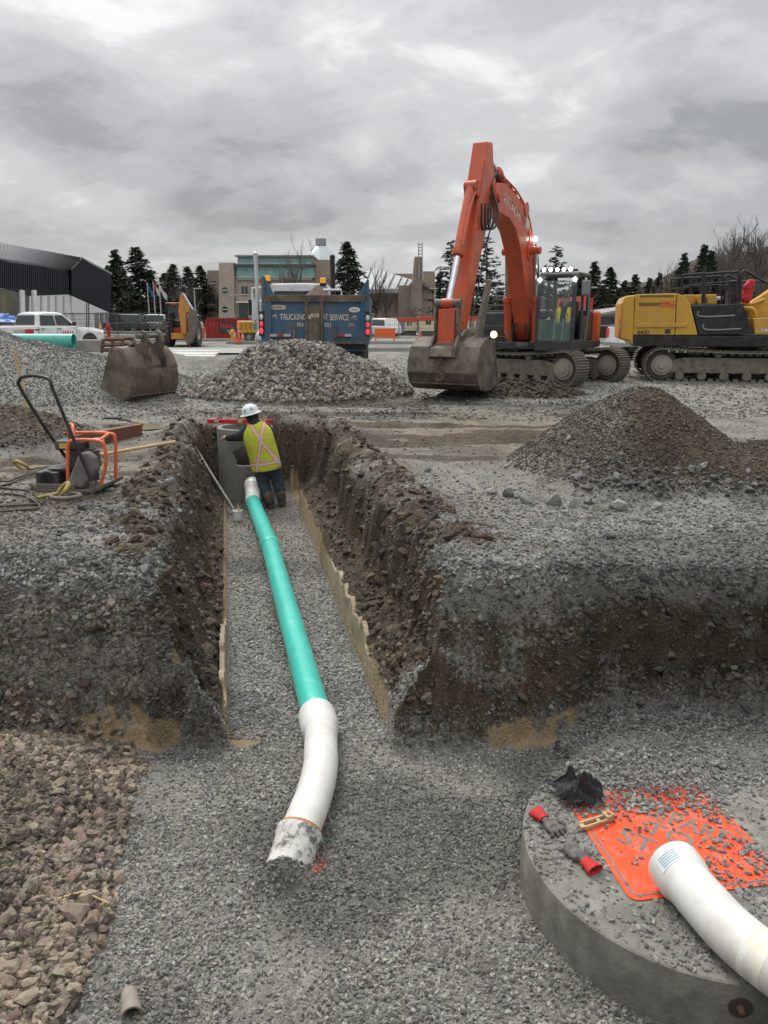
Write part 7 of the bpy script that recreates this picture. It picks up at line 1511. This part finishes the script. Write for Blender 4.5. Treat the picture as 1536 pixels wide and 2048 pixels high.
def bare_mesh(seed, up=.5, n0=5):
    rng = random.Random(seed); T_ = MB(); B_ = MB()
    def grow_(m, p, d, L, r, lev):
        q = p+d*L*.5+Vector((rng.gauss(0, .04), rng.gauss(0, .04), 0))*L; e = q+(d+Vector((rng.gauss(0, .12), rng.gauss(0, .12), .12))).normalized()*L*.5
        m.tube([p, q, e], [r, r*.8, r*.6], 5 if lev < 2 else 3, caps=False)
        if lev >= 5: return
        for k in range(rng.choice((2, 3, 3)) if lev else n0):
            f_ = rng.uniform(.35, 1); s = p.lerp(e, f_); a = rng.uniform(0, 6.283); tilt = rng.uniform(.3, .85); nd_ = (d*math.cos(tilt)+Vector((math.cos(a), math.sin(a), 0))*math.sin(tilt)+Vector((0, 0, up*.5))).normalized()
            grow_(B_, s, nd_, L*rng.uniform(.48, .72), r*.52, lev+1)
    grow_(T_, Vector((0, 0, -.01)), Vector((0, 0, 1)), .42, .016, 0); T_.tube([(0, 0, .4), (.01, .01, .6), (0, .02, .86)], [.009, .006, .001], 4); return mesh_of(T_.v, T_.f, 'trunk'), mesh_of(B_.v, B_.f, 'crown')
BAR = [bare_mesh(s, u_, n0) for s, u_, n0 in ((11, .6, 7), (12, .9, 8), (13, .4, 9))]
def bare(px_, ytop, Y, kind, label, group, z0=0., mt=m_bark2, wide=1.0):
    a = at(px_, ytop, Y); h = (a.z-z0)/.98; t = thing('bare_tree', label, 'tree', (a.x, Y, z0), random.uniform(0, 6.28), group); t.scale = (h*wide, h*wide, h)
    for i, nme in enumerate(('trunk', 'crown')):
        k = ('b', kind, i, mt.name)
        if k not in MC: me = BAR[kind][i].copy(); me.materials.append(mt); MC[k] = me
        o = bpy.data.objects.new(nme, MC[k]); COL.objects.link(o); o.parent = t
G1 = 'conifers beside the black hall'
conifer(229, 498, 108, 1, 'tall slim dark conifer rising behind the black hall gable', G1, wide=1.2); conifer(271, 493, 104, 0, 'tallest broad dark conifer beside the black hall', G1, wide=1.45)
for px_, yt, Y in ((247, 540, 112), (300, 548, 116), (216, 530, 116)): conifer(px_, yt, Y, 3, 'shorter dark conifer filling the row beside the black hall', G1)
for px_, yt, Y in ((345, 527, 118), (374, 532, 116), (400, 530, 114), (328, 545, 120), (424, 548, 130)): conifer(px_, yt, Y, 0, 'olive conifer in the row behind the backhoe', 'conifers behind the backhoe', m_need2, wide=1.25)
for px_, yt in ((285, 592), (318, 588), (262, 596), (338, 592), (240, 598), (300, 600), (355, 596), (376, 594)): conifer(px_, yt, 100, 3, 'low bushy evergreen under the conifers beyond the fence', 'evergreen shrubs beyond the fence', m_need2, wide=1.6)
conifer(694, 482, 92, 0, 'dark dense conifer standing behind the black exhaust stack', 'conifer by the school', wide=1.25)
for px_, yt, k in ((903, 478, 2), (975, 470, 2), (948, 488, 2)): conifer(px_, yt, 84, k, 'tall open pine behind the orange boom', 'pines behind the excavator', wide=1.25)
conifer(1113, 490, 84, 2, 'open pine rising behind the excavator cab lights', 'pines behind the excavator', wide=1.35)
for px_, yt, k in ((1160, 545, 1), (1190, 522, 1), (1222, 533, 0), (1272, 548, 3), (1250, 560, 3), (1086, 560, 3), (880, 545, 3), (1150, 560, 3)): conifer(px_, yt, 110, k, 'dark conifer in the belt of trees beyond the yard', 'conifers beyond the yard', m_need, wide=1.2)
for px_, yt in ((1170, 575), (1205, 570), (1240, 575), (1280, 580), (1310, 575), (900, 570), (930, 575), (1000, 575), (1050, 572), (1100, 575), (1130, 578)): conifer(px_, yt, 102, 3, 'low dense evergreen along the edge of the yard', 'evergreens along the yard edge', m_need2, wide=1.7)
for px_, yt, Y, k in ((598, 463, 100, 1), (560, 492, 104, 0), (440, 520, 125, 2), (360, 522, 125, 0)): bare(px_, yt, Y, k, 'slender bare tree in front of the brick school', 'bare trees by the school')
for px_, yt, k in ((752, 508, 1), (830, 590, 0), (772, 540, 2)): bare(px_, yt, 94, k, 'bare tree standing before the gabled brick building', 'bare trees by the gabled building', mt=m_bark)
for i in range(22):
    px_ = 300+i*6.4+random.uniform(-3, 3); bare(px_, random.uniform(530, 575), random.uniform(108, 124), i % 3, 'bare brown tree among the conifers behind the backhoe', 'bare trees behind the backhoe', mt=m_bark2 if i % 2 else m_bark)
# wooded hillside on the right
hl = MB(); n = 40; k_ = 26; vs = []
for i in range(n):
    for j in range(k_):
        X = 26+i*2.6; Y = 92+j*3.4; hh = 15*float(sst(26, 78, np.array(X)))*float(sst(90, 128, np.array(Y)))+.9*math.sin(X*.5)+.7*math.sin(Y*.4+X*.23); vs.append((X, Y, max(-.5, hh-.8)))
hl.add(vs, [(i*k_+j, (i+1)*k_+j, (i+1)*k_+j+1, i*k_+j+1) for i in range(n-1) for j in range(k_-1)])
o = hl.build('hill', pm('bramble slope', (.045, .033, .026), (.075, .055, .042), .6, .95, bump=1, bsc=2, dirt=(.05, .06, .03), damt=.5, dsc=.2), None, smooth=80); o['kind'] = 'structure'
def hill_z(X, Y): return max(-.5, 15*float(sst(26, 78, np.array(X)))*float(sst(90, 128, np.array(Y)))+.9*math.sin(X*.5)+.7*math.sin(Y*.4+X*.23)-.8)
hr_ = random.Random(4)
for i, (px_, yt) in enumerate(((1470, 432), (1490, 424), (1505, 436), (1518, 428), (1535, 440), (1452, 470), (1560, 430), (1436, 478), (1480, 450), (1526, 452))): 
    Y = 112+i*1.5; X = (px_-768)/1539*Y; bare(px_, yt, Y, i % 3, 'tall bare tree on the wooded slope above the yellow excavator', 'tall bare trees on the slope', hill_z(X, Y)-.3, wide=1.25)
for i in range(46):
    px_ = hr_.uniform(1285, 1580); Y = hr_.uniform(98, 126); X = (px_-768)/1539*Y; yt = np.interp(px_, [1285, 1330, 1380, 1440, 1500, 1580], [555, 528, 502, 480, 468, 462])+hr_.uniform(-6, 45); bare(px_, yt, Y, i % 3, 'bare tree in the thicket on the slope above the yellow excavator', 'bare trees on the wooded slope', hill_z(X, Y)-.3, m_bark2 if i % 2 else m_bark, wide=1.1)
for px_, yt in ((1370, 505), (1410, 488), (1424, 500), (1320, 545), (1300, 555)): 
    Y = 104; X = (px_-768)/1539*Y; conifer(px_, yt, Y, 1, 'dark conifer among the bare trees on the slope', 'conifers on the slope', z0=hill_z(X, Y)-.3)
for i in range(16):
    px_ = 1130+i*12+hr_.uniform(-4, 4); bare(px_, hr_.uniform(535, 575), hr_.uniform(112, 124), i % 3, 'bare tree behind the conifers beyond the yard', 'bare trees beyond the yard')
# brown twigs of the bramble thicket over the slope
vs = []; fs = []; tg = random.Random(21)
for i in range(26000):
    X = tg.uniform(27, 120); Y = tg.uniform(93, 135); z = hill_z(X, Y); hh = tg.uniform(.5, 3.2); a = tg.gauss(0, .35)*hh; b_ = tg.gauss(0, .35)*hh; w_ = tg.uniform(.03, .08); i0 = len(vs)
    vs += [(X-w_, Y, z-.2), (X+w_, Y, z-.2), (X+a, Y+b_, z+hh)]; fs.append((i0, i0+1, i0+2))
o = link('undergrowth', mesh_of(vs, fs, 'undergrowth'), pm('bramble twigs', (.065, .045, .035), (.11, .08, .062), .5, .9)); o['kind'] = 'stuff'; tag(o, 'brown leafless bramble thicket covering the slope', 'undergrowth')
# low scrub closing the far horizon
ft = MB(); sr = random.Random(8)
vs = []; fs = []
for i in range(16000):
    X = sr.uniform(-150, 170); Y = sr.uniform(130, 150); z = min(4.5, abs(sr.gauss(0, 2.4)))+.1; s = sr.uniform(.2, .45); i0 = len(vs)
    for _ in range(3): vs.append((X+sr.gauss(0, s), Y+sr.gauss(0, s), z+sr.gauss(0, s)))
    fs.append((i0, i0+1, i0+2))
o = link('distant_woodland', mesh_of(vs, fs, 'distant_woodland'), m_need2); o['kind'] = 'stuff'; tag(o, 'far belt of woodland closing the horizon', 'woodland')
